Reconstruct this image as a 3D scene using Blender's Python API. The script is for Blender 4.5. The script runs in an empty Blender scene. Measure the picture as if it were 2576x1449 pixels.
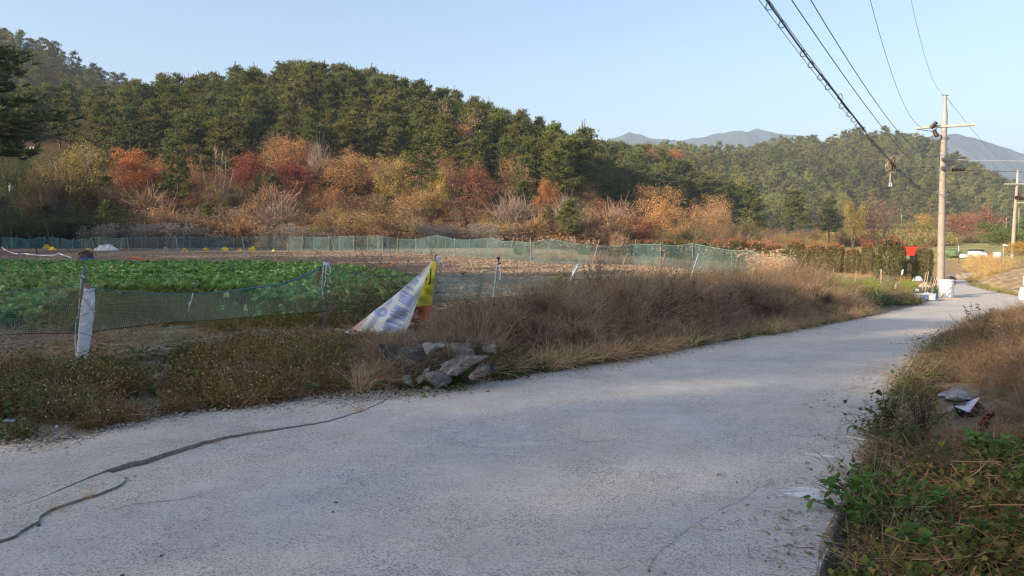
import bpy, math, random
import numpy as np
from mathutils import Vector, Matrix, geometry as mgeo

# ------------------------------------------------------------------ camera, sky, sun, exposure
scene = bpy.context.scene
COL = scene.collection
rng = np.random.default_rng(11)
random.seed(11)
D2R = math.radians

EYE = np.array([0.0, 0.0, 1.65])
PITCH = D2R(4.2)
FPX = 1912.0                      # focal length in pixels of a 2576 px wide picture
cam_data = bpy.data.cameras.new('camera')
cam = bpy.data.objects.new('camera', cam_data)
COL.objects.link(cam)
cam.location = EYE
cam.rotation_euler = (math.pi / 2 - PITCH, 0, 0)
cam_data.sensor_width = 36.0
cam_data.lens = 36.0 * FPX / 2576.0
cam_data.clip_start = 0.05
cam_data.clip_end = 12000
scene.camera = cam

SUN_EL = D2R(20.0)
SUN_DIR = np.array([-0.87, -0.49])            # horizontal direction towards the sun
SUN_DIR = SUN_DIR / np.linalg.norm(SUN_DIR)
world = bpy.data.worlds.new('World')
scene.world = world
world.use_nodes = True
wn = world.node_tree
wn.nodes.clear()
w_out = wn.nodes.new('ShaderNodeOutputWorld')
w_bg = wn.nodes.new('ShaderNodeBackground')
w_sky = wn.nodes.new('ShaderNodeTexSky')
w_sky.sky_type = 'NISHITA'
w_sky.sun_disc = False
w_sky.sun_elevation = SUN_EL
w_sky.sun_rotation = math.atan2(SUN_DIR[0], SUN_DIR[1]) % (2 * math.pi)
w_sky.altitude = 100
w_sky.air_density = 1.0
w_sky.dust_density = 3.0
w_sky.ozone_density = 2.1
w_bg.inputs['Strength'].default_value = 0.122
wn.links.new(w_sky.outputs['Color'], w_bg.inputs['Color'])
wn.links.new(w_bg.outputs['Background'], w_out.inputs['Surface'])

sun_data = bpy.data.lights.new('sun', 'SUN')
sun_data.energy = 4.5
sun_data.angle = D2R(0.5)
sun_data.color = (1.0, 0.80, 0.55)
sun = bpy.data.objects.new('sun', sun_data)
COL.objects.link(sun)
s3 = Vector((SUN_DIR[0] * math.cos(SUN_EL), SUN_DIR[1] * math.cos(SUN_EL), math.sin(SUN_EL)))
sun.rotation_euler = (-s3).to_track_quat('-Z', 'Y').to_euler()
sun.location = (-40, -40, 60)

scene.view_settings.view_transform = 'Standard'
scene.view_settings.look = 'None'
scene.view_settings.exposure = 1.27
scene.view_settings.gamma = 1.0
scene.view_settings.use_curve_mapping = False
scene.render.engine = 'CYCLES'
scene.cycles.max_bounces = 6
scene.cycles.diffuse_bounces = 4
scene.cycles.glossy_bounces = 2
scene.cycles.transmission_bounces = 3
scene.cycles.transparent_max_bounces = 10
scene.cycles.volume_bounces = 0
scene.cycles.sample_clamp_indirect = 6.0
scene.cycles.use_denoising = True
scene.cycles.denoiser = 'OPENIMAGEDENOISE'
scene.cycles.denoising_input_passes = 'RGB_ALBEDO_NORMAL'
scene.cycles.denoising_prefilter = 'ACCURATE'
scene.cycles.filter_width = 1.25
scene.cycles.sampling_pattern = 'BLUE_NOISE'
scene.cycles.use_light_tree = False

# ------------------------------------------------------------------ projection helpers (photo pixels of the 2576 px picture)
FWD = np.array([0, math.cos(PITCH), -math.sin(PITCH)])
UPV = np.array([0, math.sin(PITCH), math.cos(PITCH)])


def ray(px, py):
    d = FWD + (px - 1288) / FPX * np.array([1.0, 0, 0]) + (724.5 - py) / FPX * UPV
    return d / d[1]


def W(px, py, d):
    return EYE + ray(px, py) * d


def proj(P):
    P = np.asarray(P, float) - EYE
    f = P @ FWD
    f = np.where(np.abs(f) < 1e-6, 1e-6, f)
    return 1288 + FPX * P[..., 0] / f, 724.5 - FPX * (P @ UPV) / f, f


def ss(a, b, x):
    t = np.clip((np.asarray(x, float) - a) / (b - a), 0, 1)
    return t * t * (3 - 2 * t)


def hash2(ix, iy, seed):
    v = (ix.astype(np.int64) * 374761393 + iy.astype(np.int64) * 668265263 + seed * 974634777) & 0x7fffffff
    v = ((v ^ (v >> 13)) * 1274126177) & 0x7fffffff
    return ((v ^ (v >> 16)) & 0xffff) / 65535.0


def vnoise(x, y, s, seed=0):
    x = np.asarray(x, float) / s
    y = np.asarray(y, float) / s
    ix, iy = np.floor(x), np.floor(y)
    fx, fy = x - ix, y - iy
    fx, fy = fx * fx * (3 - 2 * fx), fy * fy * (3 - 2 * fy)
    a, b = hash2(ix, iy, seed), hash2(ix + 1, iy, seed)
    c, d = hash2(ix, iy + 1, seed), hash2(ix + 1, iy + 1, seed)
    return (a * (1 - fx) + b * fx) * (1 - fy) + (c * (1 - fx) + d * fx) * fy - 0.5


# ------------------------------------------------------------------ the lie of the land
def road_z(x, y):
    return -1.32 * ss(2.5, 36, y) + 0.17 * ss(45, 85, y)


def ray_road(px, py):
    r = ray(px, py)
    lo, hi = 1.5, 400.0
    for _ in range(60):
        m = 0.5 * (lo + hi)
        p = EYE + r * m
        if p[2] > road_z(p[0], p[1]):
            lo = m
        else:
            hi = m
    return (EYE + r * lo)[:2]


EDGE_L = [(0, 1125), (130, 1112), (230, 1095), (400, 1058), (520, 1042), (640, 1030), (780, 1008), (960, 985), (1100, 968), (1230, 952),
          (1400, 932), (1560, 907), (1700, 882), (1800, 863), (1930, 843), (2050, 823), (2210, 790), (2300, 768), (2360, 752), (2394, 738),
          (2402, 715), (2402, 695), (2427, 688), (2479, 680.5)]
EDGE_R = [(2484, 684), (2444, 703), (2432, 717), (2486, 731), (2576, 748), (2640, 756)]
EDGE_R2 = [(2660, 766), (2576, 776), (2480, 800), (2400, 838), (2360, 870), (2320, 915), (2275, 965), (2262, 1010), (2250, 1060), (2185, 1165), (2115, 1280), (2060, 1449)]
el = np.array([ray_road(*p) for p in EDGE_L])
er = np.array([ray_road(*p) for p in EDGE_R])
er2 = np.array([ray_road(*p) for p in EDGE_R2])
LEFT_LINE = np.vstack([[(-22, -2.0), (-14.0, 1.6), (-8.5, 4.4)], el])
ROAD_POLY = np.vstack([LEFT_LINE, er, [(60, 30.5), (60, 26.0)], er2, [(1.05, 2.2), (0.6, 0.5), (0.0, -3.0), (-1.0, -9.0), (-22, -9.0)]])


def seg_dist(P, poly, closed=True):
    P = np.asarray(P, float)
    best = np.full(len(P), 1e9)
    n = len(poly)
    for i in range(n if closed else n - 1):
        a, b = poly[i], poly[(i + 1) % n]
        ab = b - a
        t = np.clip(((P - a) @ ab) / max(ab @ ab, 1e-9), 0, 1)
        d = np.hypot(*(P - (a + t[:, None] * ab)).T)
        best = np.minimum(best, d)
    return best


def inside(P, poly):
    P = np.asarray(P, float)
    c = np.zeros(len(P), bool)
    n = len(poly)
    for i in range(n):
        x1, y1 = poly[i]
        x2, y2 = poly[(i + 1) % n]
        if y1 == y2:
            continue
        m = ((y1 > P[:, 1]) != (y2 > P[:, 1])) & (P[:, 0] < (x2 - x1) * (P[:, 1] - y1) / (y2 - y1) + x1)
        c ^= m
    return c


def field_z(x, y):
    return 0.06 - 0.40 * ss(3.5, 12, x) - 0.75 * ss(11.5, 18, x) - 0.1 * ss(0, 30, x) * ss(40, 90, y) + 0.03 * ss(40, 72, y)


# silhouettes (tree tops) of the hills: bearing in photo px -> height in photo px, and the distance of crest and foot
HILLS = {
    'near': dict(x=[-1400, -600, -200, 0, 150, 300, 480, 600, 720, 850, 1000, 1100, 1250, 1400, 1470, 1540, 1640, 1760, 1900],
                 y=[400, 285, 250, 242, 242, 232, 212, 198, 188, 184, 203, 232, 274, 314, 348, 430, 500, 555, 600],
                 crest=[(-1400, 150), (1300, 150), (1700, 135)], foot=[(-1400, 78), (900, 80), (1500, 84), (1900, 90)], tree=8.6, pw=1.0),
    'middle': dict(x=[1000, 1250, 1400, 1500, 1620, 1750, 1850, 1950, 2050, 2160, 2250],
                   y=[470, 420, 382, 352, 366, 420, 460, 500, 535, 565, 600],
                   crest=[(1000, 200), (2250, 200)], foot=[(1000, 110), (1900, 112), (2250, 130)], tree=9.0, pw=1.0),
    'right': dict(x=[900, 1200, 1500, 1620, 1750, 1850, 1950, 2050, 2150, 2230, 2330, 2420, 2500, 2576, 2700, 2900, 3200],
                  y=[460, 405, 382, 368, 362, 366, 352, 338, 326, 328, 354, 404, 434, 474, 520, 550, 575],
                  crest=[(900, 430), (3200, 480)], foot=[(900, 190), (1700, 190), (2100, 280), (3200, 300)], tree=11.3, pw=1.0),
    'left': dict(x=[-1500, -500, -200, 0, 100, 200, 290, 380, 500, 700],
                 y=[-80, -80, 0, 70, 102, 148, 184, 226, 330, 540],
                 crest=[(-1500, 280), (700, 280)], foot=[(-1500, 175), (700, 180)], tree=8.0, pw=1.0),
}


def hill_part(h, x, y):
    yy = np.maximum(y, 30.0)
    px = 1288 + FPX * x / yy
    crest = np.interp(px, *np.array(h['crest'], float).T)
    foot = np.interp(px, *np.array(h['foot'], float).T)
    top = np.interp(px, h['x'], h['y'])
    zc = np.maximum((584 - top) / FPX * crest + 1.65 - h['tree'] - 0.3, 0)
    edge = ss(h['x'][0], h['x'][0] + 200, px) * (1 - ss(h['x'][-1] - 150, h['x'][-1] + 50, px))
    t = np.clip((y - foot) / (crest - foot), 0, 1)
    up = 0.35 * t + 0.65 * t * t * (3 - 2 * t)
    down = 1 - 0.8 * ss(0, 1.0, (y - crest) / crest)
    return zc * edge * np.where(y < crest, up, down) * (y > 20)


# the wooded ridge west of the road (outside the picture) that keeps the foreground in the shade
RIDGE_C, RIDGE_D, RIDGE_L = np.array([-94.0, 6.0]), np.array([-0.50, 0.866]), 62.0


def ridge_part(x, y):
    dx, dy = x - RIDGE_C[0], y - RIDGE_C[1]
    t = dx * RIDGE_D[0] + dy * RIDGE_D[1]
    n = dx * RIDGE_D[1] - dy * RIDGE_D[0]
    tt = np.where(t < 0, np.maximum(np.abs(t) - 60.0, 0), np.maximum(np.abs(t) - RIDGE_L, 0))
    return 24.5 * np.exp(-(n / 21.0) ** 2) * np.exp(-(tt / 18.0) ** 2)


def base_z(x, y):
    """ground without the road cut"""
    x = np.asarray(x, float)
    y = np.asarray(y, float)
    z = field_z(x, np.minimum(y, 90))
    far = ss(60, 110, y)
    hn = hill_part(HILLS['near'], x, y)
    hm = hill_part(HILLS['middle'], x, y)
    hr = hill_part(HILLS['right'], x, y)
    hl = hill_part(HILLS['left'], x, y)
    h = np.maximum(np.maximum(hn, hm), np.maximum(hr, hl))
    rough = (vnoise(x, y, 17, 3) * 2.4 + vnoise(x, y, 6, 4) * 0.7) * ss(1.0, 12, h)
    return z + h + rough + ridge_part(x, y)


def T(x, y):
    x = np.atleast_1d(np.asarray(x, float))
    y = np.atleast_1d(np.asarray(y, float))
    z = base_z(x, y)
    near = (y > -14) & (y < 62) & (x > -28) & (x < 75)
    if near.any():
        P = np.stack([x[near], y[near]], 1)
        zr = road_z(P[:, 0], P[:, 1])
        ins = inside(P, ROAD_POLY)
        d = seg_dist(P, ROAD_POLY)
        dl = seg_dist(P, LEFT_LINE, False)
        left = dl <= d + 1e-6
        nz = vnoise(P[:, 0], P[:, 1], 0.35, 1) * 0.05 + vnoise(P[:, 0], P[:, 1], 1.1, 2) * 0.06
        zin = zr + 0.006 - 0.09 * ss(0.0, 0.30, d) + nz * 0.35 * (1 - ss(0.1, 0.4, d)) * ss(0.0, 0.05, d)
        z_left = (zr + 0.02) + (z[near] + nz - zr - 0.02) * ss(0.1, 1.7, d) + nz * 0.3
        right_flat = zr - 0.11 * ss(0.0, 0.10, d) * (1 - ss(4.6, 5.6, P[:, 1])) - 0.02 * ss(0, 0.1, d) + 0.30 * ss(0.45, 2.4, d) + nz * ss(0.05, 0.5, d)
        fade = ss(4, 14, d)
        z_right = right_flat * (1 - fade) + fade * (zr + 0.1)
        beyond = P[:, 1] > 27
        z_right = np.where(beyond, zr + nz * ss(0.05, 0.5, d) + 0.05 * ss(.2, 1, d), z_right)
        zz = np.where(ins, zin, np.where(left, z_left, z_right))
        # melt back into the open terrain at the border of this window
        m = np.minimum.reduce([ss(-14, -10, P[:, 1]), 1 - ss(54, 62, P[:, 1]), ss(-28, -24, P[:, 0]), 1 - ss(68, 75, P[:, 0])])
        z[near] = z[near] * (1 - m) + zz * m
    return z


def T1(x, y):
    return float(T([x], [y])[0])


def G(px, py, far=400.0):
    """where the line of sight through a photo pixel meets the ground"""
    r = ray(px, py)
    ds = np.geomspace(2.0, far, 900)
    pts = EYE + r[None, :] * ds[:, None]
    below = pts[:, 2] < T(pts[:, 0], pts[:, 1])
    i = int(np.argmax(below)) if below.any() else len(ds) - 1
    p = pts[i]
    return np.array([p[0], p[1], T1(p[0], p[1])])


# ------------------------------------------------------------------ mesh building
class MB:
    def __init__(self):
        self.v, self.f, self.n = [], [], 0

    def add(self, v, faces, mi=0):
        v = np.asarray(v, np.float32).reshape(-1, 3)
        f = np.asarray(faces, np.int64)
        if len(f) == 0:
            return
        self.v.append(v)
        self.f.append((f + self.n, mi))
        self.n += len(v)

    def arrays(self):
        return np.concatenate(self.v), self.f

    def mesh(self, name, mats, smooth=False):
        v = np.concatenate(self.v)
        me = bpy.data.meshes.new(name)
        me.vertices.add(len(v))
        me.vertices.foreach_set('co', v.ravel())
        loops, starts, mis, pos = [], [], [], 0
        for f, mi in self.f:
            k = f.shape[1]
            loops.append(f.ravel())
            starts.append(pos + np.arange(len(f)) * k)
            mis.append(np.full(len(f), mi, np.int32))
            pos += f.size
        loops, starts = np.concatenate(loops), np.concatenate(starts)
        me.loops.add(len(loops))
        me.loops.foreach_set('vertex_index', loops.astype(np.int32))
        me.polygons.add(len(starts))
        me.polygons.foreach_set('loop_start', starts.astype(np.int32))
        me.polygons.foreach_set('material_index', np.concatenate(mis))
        me.polygons.foreach_set('use_smooth', np.full(len(starts), smooth, bool))
        for m in (mats if isinstance(mats, (list, tuple)) else [mats]):
            me.materials.append(m)
        me.update(calc_edges=True)
        me.validate()
        return me

    def build(self, name, mats, parent=None, smooth=False, link=True):
        o = bpy.data.objects.new(name, self.mesh(name, mats, smooth))
        if link:
            COL.objects.link(o)
        if parent is not None:
            o.parent = parent
        return o


def unit(v):
    v = np.asarray(v, float)
    return v / np.maximum(np.linalg.norm(v, axis=-1, keepdims=True), 1e-9)


def perp(d):
    d = np.asarray(d, float)
    a = np.where(np.abs(d[..., 2:3]) < 0.9, np.array([0, 0, 1.0]), np.array([1.0, 0, 0]))
    return unit(np.cross(d, a))


def tube(mb, pts, radii, n=6, mi=0, cap=True):
    pts = np.asarray(pts, float)
    k = len(pts)
    radii = np.broadcast_to(np.asarray(radii, float), (k,))
    tang = np.gradient(pts, axis=0)
    tang = unit(tang)
    u = perp(tang[0])
    rows = []
    a = np.arange(n) / n * 2 * math.pi
    for i in range(k):
        u = unit(u - tang[i] * (u @ tang[i]))
        w = np.cross(tang[i], u)
        rows.append(pts[i] + radii[i] * (np.cos(a)[:, None] * u + np.sin(a)[:, None] * w))
    v = np.concatenate(rows)
    i, j = np.meshgrid(np.arange(k - 1), np.arange(n), indexing='ij')
    i, j = i.ravel(), j.ravel()
    jn = (j + 1) % n
    mb.add(v, np.stack([i * n + j, i * n + jn, (i + 1) * n + jn, (i + 1) * n + j], 1), mi)
    if cap:
        c = np.arange(n)
        mb.add(rows[0], c[::-1][None, :], mi)
        mb.add(rows[-1], c[None, :], mi)


def box(mb, c, size, rot=None, mi=0):
    s = np.array(size, float) / 2
    v = np.array([(x, y, z) for z in (-1, 1) for y in (-1, 1) for x in (-1, 1)], float) * s
    if rot is not None:
        v = v @ np.array(rot).T
    v = v + np.array(c, float)
    mb.add(v, [(0, 2, 3, 1), (4, 5, 7, 6), (0, 1, 5, 4), (2, 6, 7, 3), (0, 4, 6, 2), (1, 3, 7, 5)], mi)


def rotz(a):
    c, s = math.cos(a), math.sin(a)
    return np.array([[c, -s, 0], [s, c, 0], [0, 0, 1.0]])


def roty(a):
    c, s = math.cos(a), math.sin(a)
    return np.array([[c, 0, s], [0, 1, 0], [-s, 0, c]])


def rotx(a):
    c, s = math.cos(a), math.sin(a)
    return np.array([[1, 0, 0], [0, c, -s], [0, s, c]])


def lathe(mb, prof, n=20, c=(0, 0, 0), mi=0):
    prof = np.array(prof, float)
    a = np.arange(n) / n * 2 * math.pi
    k = len(prof)
    v = np.stack([np.outer(prof[:, 0], np.cos(a)), np.outer(prof[:, 0], np.sin(a)), np.repeat(prof[:, 1:2], n, 1)], 2).reshape(-1, 3) + np.array(c)
    i, j = np.meshgrid(np.arange(k - 1), np.arange(n), indexing='ij')
    i, j = i.ravel(), j.ravel()
    jn = (j + 1) % n
    mb.add(v, np.stack([i * n + j, i * n + jn, (i + 1) * n + jn, (i + 1) * n + j], 1), mi)


def ribbons(mb, P, D, L, Wd, droop=0.0, segs=3, r=rng, mi=0, tip=0.12, face=None):
    """many thin curved blades at once"""
    P, D = np.asarray(P, float), unit(D)
    n = len(P)
    L = np.broadcast_to(np.asarray(L, float), (n,))
    Wd = np.broadcast_to(np.asarray(Wd, float), (n,))
    droop = np.broadcast_to(np.asarray(droop, float), (n,))
    side = unit(np.cross(D, r.normal(size=(n, 3)) if face is None else face))
    bend = r.normal(size=(n, 3)) * 0.12
    rows = []
    for s in range(segs + 1):
        t = s / segs
        c = P + D * (L * t)[:, None] + bend * (L * t * t)[:, None]
        c[:, 2] -= droop * L * t * t
        w = Wd * (1 - (1 - tip) * t ** 1.3) * 0.5
        rows.append(np.stack([c - side * w[:, None], c + side * w[:, None]], 1))
    v = np.stack(rows, 1)                      # n, segs+1, 2, 3
    m = (segs + 1) * 2
    base = (np.arange(n) * m)[:, None]
    f = []
    for s in range(segs):
        f.append(np.concatenate([base + 2 * s, base + 2 * s + 1, base + 2 * s + 3, base + 2 * s + 2], 1))
    mb.add(v.reshape(-1, 3), np.concatenate(f), mi)


def leaves(mb, C, size, r=rng, mi=0, up=0.4, aspect=0.6, dirs=None, ovate=False):
    """folded leaves: two-triangle diamonds for far crowns, ovate halves with a keel and a drooping tip for near plants"""
    C = np.asarray(C, float)
    n = len(C)
    size = np.broadcast_to(np.asarray(size, float), (n,))
    d = unit(r.normal(size=(n, 3)) * np.array([1, 1, 0.6]) - np.array([0, 0, 0.15])) if dirs is None else unit(dirs)
    nrm = unit(r.normal(size=(n, 3)) + np.array([0, 0, up * 2.5]))
    sd = unit(np.cross(d, nrm))
    nn = np.cross(sd, d)
    if ovate:
        s1, k = size[:, None], (np.arange(n) * 6)[:, None]
        w1, w2 = 0.5 * aspect * r.uniform(0.85, 1.1, (n, 1)), 0.40 * aspect * r.uniform(0.75, 1.1, (n, 1))
        v = np.stack([C - d * s1 * 0.5, C - d * s1 * 0.22 + sd * s1 * w1 + nn * s1 * 0.11, C + d * s1 * 0.16 + sd * s1 * w2 + nn * s1 * 0.09,
                      C + d * s1 * 0.52 - nn * s1 * r.uniform(0.0, 0.16, (n, 1)), C + d * s1 * 0.16 - sd * s1 * w2 + nn * s1 * 0.09, C - d * s1 * 0.22 - sd * s1 * w1 + nn * s1 * 0.11], 1).reshape(-1, 3)
        mb.add(v, np.concatenate([k + np.array([[0, 3, 2, 1]]), k + np.array([[0, 5, 4, 3]])]), mi)
        return
    a = C - d * (size * 0.5)[:, None]
    b = C + d * (size * 0.5)[:, None]
    l = C + sd * (size * aspect * 0.5)[:, None] + nn * (size * 0.1)[:, None]
    q = C - sd * (size * aspect * 0.5)[:, None] + nn * (size * 0.1)[:, None]
    v = np.stack([a, l, b, q], 1).reshape(-1, 3)
    k = (np.arange(n) * 4)[:, None]
    mb.add(v, np.concatenate([k + np.array([[0, 2, 1]]), k + np.array([[0, 3, 2]])]), mi)


def polyline_ribbons(mb, paths, width, r=rng, mi=0):
    """paths: (n, k, 3); one flat strip each, crossed by nothing"""
    paths = np.asarray(paths, float)
    n, k = paths.shape[:2]
    t = unit(np.gradient(paths, axis=1))
    ref = unit(r.normal(size=(n, 1, 3)) + 0 * t)
    side = unit(np.cross(t, ref)) * 0.5
    w = np.broadcast_to(np.asarray(width, float).reshape(-1, 1, 1), (n, 1, 1))
    v = np.stack([paths - side * w, paths + side * w], 2).reshape(-1, 3)
    base = (np.arange(n) * k * 2)[:, None]
    f = [np.concatenate([base + 2 * s, base + 2 * s + 1, base + 2 * s + 3, base + 2 * s + 2], 1) for s in range(k - 1)]
    mb.add(v, np.concatenate(f), mi)


_ICO = {}


def ico(sub):
    if sub not in _ICO:
        import bmesh
        bm = bmesh.new()
        bmesh.ops.create_icosphere(bm, subdivisions=sub, radius=1.0)
        v = np.array([p.co[:] for p in bm.verts])
        f = np.array([[q.index for q in p.verts] for p in bm.faces])
        bm.free()
        _ICO[sub] = (v, f)
    return _ICO[sub]


def rock(mb, c, size, seed, sub=3, rough=0.25, cuts=7, rot=None, mi=0):
    """a lump of stone: a sphere cut by random planes and roughened"""
    r = np.random.default_rng(seed)
    v, f = ico(sub)
    v = v.copy()
    for _ in range(cuts):
        n = unit(r.normal(size=3))
        h = r.uniform(0.42, 0.80)
        d = v @ n
        v = v - n * np.maximum(d - h, 0)[:, None] * 0.985
    ph = r.uniform(0, 50)
    dis = vnoise(v[:, 0] * 2 + ph, v[:, 1] * 2 + v[:, 2] * 1.7, 0.7, seed) + 0.5 * vnoise(v[:, 0] * 2 + v[:, 2] * 2.3, v[:, 1] * 2 + ph, 0.28, seed + 1) + 0.3 * vnoise(v[:, 1] * 3 + v[:, 2] * 2.3, v[:, 0] * 3 + ph, 0.2, seed + 2)
    v = v * (1 + rough * dis)[:, None]
    v = v * np.array(size) * 0.5 / 0.8
    if rot is not None:
        v = v @ np.array(rot).T
    mb.add(v + np.array(c), f, mi)


# ------------------------------------------------------------------ materials
def new_mat(name):
    m = bpy.data.materials.new(name)
    m.use_nodes = True
    nt = m.node_tree
    nt.nodes.clear()
    out = nt.nodes.new('ShaderNodeOutputMaterial')
    return m, nt, out


def ramp(nt, fac, cols):
    n = nt.nodes.new('ShaderNodeValToRGB')
    e = n.color_ramp.elements
    while len(e) < len(cols):
        e.new(0.5)
    for i, c in enumerate(cols):
        if len(c) == 4:
            e[i].position, e[i].color = c[3], (*c[:3], 1)
        else:
            e[i].position, e[i].color = i / max(len(cols) - 1, 1), (*c, 1)
    nt.links.new(fac, n.inputs['Fac'])
    return n.outputs['Color']


def mixc(nt, a, b, fac, mode='MIX'):
    n = nt.nodes.new('ShaderNodeMix')
    n.data_type = 'RGBA'
    n.blend_type = mode
    for sock, val in (('Factor', fac), ('A', a), ('B', b)):
        s = [q for q in n.inputs if q.name == sock and (q.type == 'RGBA' or sock == 'Factor')][0]
        if isinstance(val, (int, float)):
            s.default_value = val
        elif isinstance(val, tuple):
            s.default_value = (*val[:3], 1)
        else:
            nt.links.new(val, s)
    return [q for q in n.outputs if q.type == 'RGBA'][0]


def tex_noise(nt, scale, detail=4, rough=0.6, coord='Object', vec=None, dist=0.0):
    t = nt.nodes.new('ShaderNodeTexNoise')
    t.inputs['Scale'].default_value = scale
    t.inputs['Detail'].default_value = detail
    t.inputs['Roughness'].default_value = rough
    t.inputs['Distortion'].default_value = dist
    if vec is None:
        c = nt.nodes.new('ShaderNodeTexCoord')
        vec = c.outputs[coord]
    nt.links.new(vec, t.inputs['Vector'])
    return t.outputs['Fac']


def scaled(nt, sc, coord='Object'):
    c = nt.nodes.new('ShaderNodeTexCoord')
    mp = nt.nodes.new('ShaderNodeMapping')
    mp.inputs['Scale'].default_value = sc
    nt.links.new(c.outputs[coord], mp.inputs['Vector'])
    return mp.outputs['Vector']


def rng_map(nt, fac, a, b, lo=0.0, hi=1.0):
    n = nt.nodes.new('ShaderNodeMapRange')
    n.inputs['From Min'].default_value, n.inputs['From Max'].default_value = a, b
    n.inputs['To Min'].default_value, n.inputs['To Max'].default_value = lo, hi
    nt.links.new(fac, n.inputs['Value'])
    return n.outputs['Result']


def surf(nt, out, color, rough=0.85, spec=0.2, bump=None, bump_d=0.02, metal=0.0):
    p = nt.nodes.new('ShaderNodeBsdfPrincipled')
    p.inputs['Roughness'].default_value = rough
    p.inputs['Specular IOR Level'].default_value = spec
    p.inputs['Metallic'].default_value = metal
    if isinstance(color, tuple):
        p.inputs['Base Color'].default_value = (*color[:3], 1)
    else:
        nt.links.new(color, p.inputs['Base Color'])
    if bump is not None:
        b = nt.nodes.new('ShaderNodeBump')
        b.inputs['Strength'].default_value = 1.0
        b.inputs['Distance'].default_value = bump_d
        nt.links.new(bump, b.inputs['Height'])
        nt.links.new(b.outputs['Normal'], p.inputs['Normal'])
    nt.links.new(p.outputs['BSDF'], out.inputs['Surface'])
    return p


def plain(name, c1, c2=None, scale=8, rough=0.7, spec=0.3, bump=0.0, metal=0.0, objtint=False):
    m, nt, out = new_mat(name)
    c2 = c2 or tuple(q * 0.75 for q in c1)
    f = tex_noise(nt, scale, 5, 0.65)
    c = ramp(nt, f, [(*c2, 0.3), (*c1, 0.7)])
    if objtint:
        oi = nt.nodes.new('ShaderNodeObjectInfo')
        c = mixc(nt, c, oi.outputs['Color'], 1.0, 'MULTIPLY')
    surf(nt, out, c, rough, spec, f if bump else None, bump, metal)
    return m


def foliage(name, cols, transl=0.35, tint='object', clump=0.35, clump_scale=0.7, rough=None):
    """leaf material: a colour per leaf, a drifting tone per clump, an optional tint per plant"""
    m, nt, out = new_mat(name)
    g = nt.nodes.new('ShaderNodeNewGeometry')
    c = ramp(nt, g.outputs['Random Per Island'], cols)
    if clump:
        f = tex_noise(nt, clump_scale, 2, 0.5)
        k = rng_map(nt, f, 0.3, 0.7, 1 - clump, 1 + clump)
        c = mixc(nt, c, k, 1.0, 'MULTIPLY')
    if tint == 'object':
        oi = nt.nodes.new('ShaderNodeObjectInfo')
        c = mixc(nt, c, oi.outputs['Color'], 1.0, 'MULTIPLY')
    elif tint == 'instance':
        at = nt.nodes.new('ShaderNodeAttribute')
        at.attribute_type = 'INSTANCER'
        at.attribute_name = 'tint'
        c = mixc(nt, c, at.outputs['Color'], 1.0, 'MULTIPLY')
    d = nt.nodes.new('ShaderNodeBsdfDiffuse')
    nt.links.new(c, d.inputs['Color'])
    last = d.outputs['BSDF']
    if transl:
        t = nt.nodes.new('ShaderNodeBsdfTranslucent')
        nt.links.new(c, t.inputs['Color'])
        mx = nt.nodes.new('ShaderNodeMixShader')
        mx.inputs['Fac'].default_value = transl
        nt.links.new(last, mx.inputs[1])
        nt.links.new(t.outputs['BSDF'], mx.inputs[2])
        last = mx.outputs['Shader']
    if rough:
        gl = nt.nodes.new('ShaderNodeBsdfGlossy')
        gl.inputs['Roughness'].default_value = rough
        mx = nt.nodes.new('ShaderNodeMixShader')
        mx.inputs['Fac'].default_value = 0.06
        nt.links.new(last, mx.inputs[1])
        nt.links.new(gl.outputs['BSDF'], mx.inputs[2])
        last = mx.outputs['Shader']
    nt.links.new(last, out.inputs['Surface'])
    return m


# ------------------------------------------------------------------ scene tree helpers
def thing(name, label, cat, loc=(0, 0, 0), rz=0.0, scale=None, group=None, rot=None):
    o = bpy.data.objects.new(name, None)
    o.empty_display_size = 0.2
    COL.objects.link(o)
    o.location = loc
    o.rotation_euler = rot if rot is not None else (0, 0, rz)
    if scale is not None:
        o.scale = (scale,) * 3 if isinstance(scale, (int, float)) else scale
    tag(o, label, cat, group)
    return o


def tag(o, label=None, cat=None, group=None, kind=None):
    if label:
        o['label'] = label
    if cat:
        o['category'] = cat
    if group:
        o['group'] = group
    if kind:
        o['kind'] = kind
    return o


def part(name, mesh, parent, color=None, loc=None, rot=None):
    o = bpy.data.objects.new(name, mesh)
    COL.objects.link(o)
    o.parent = parent
    if loc is not None:
        o.location = loc
    if rot is not None:
        o.rotation_euler = rot
    if color is not None:
        o.color = (*color[:3], 1)
    return o


_scatter_tree = {}


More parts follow.
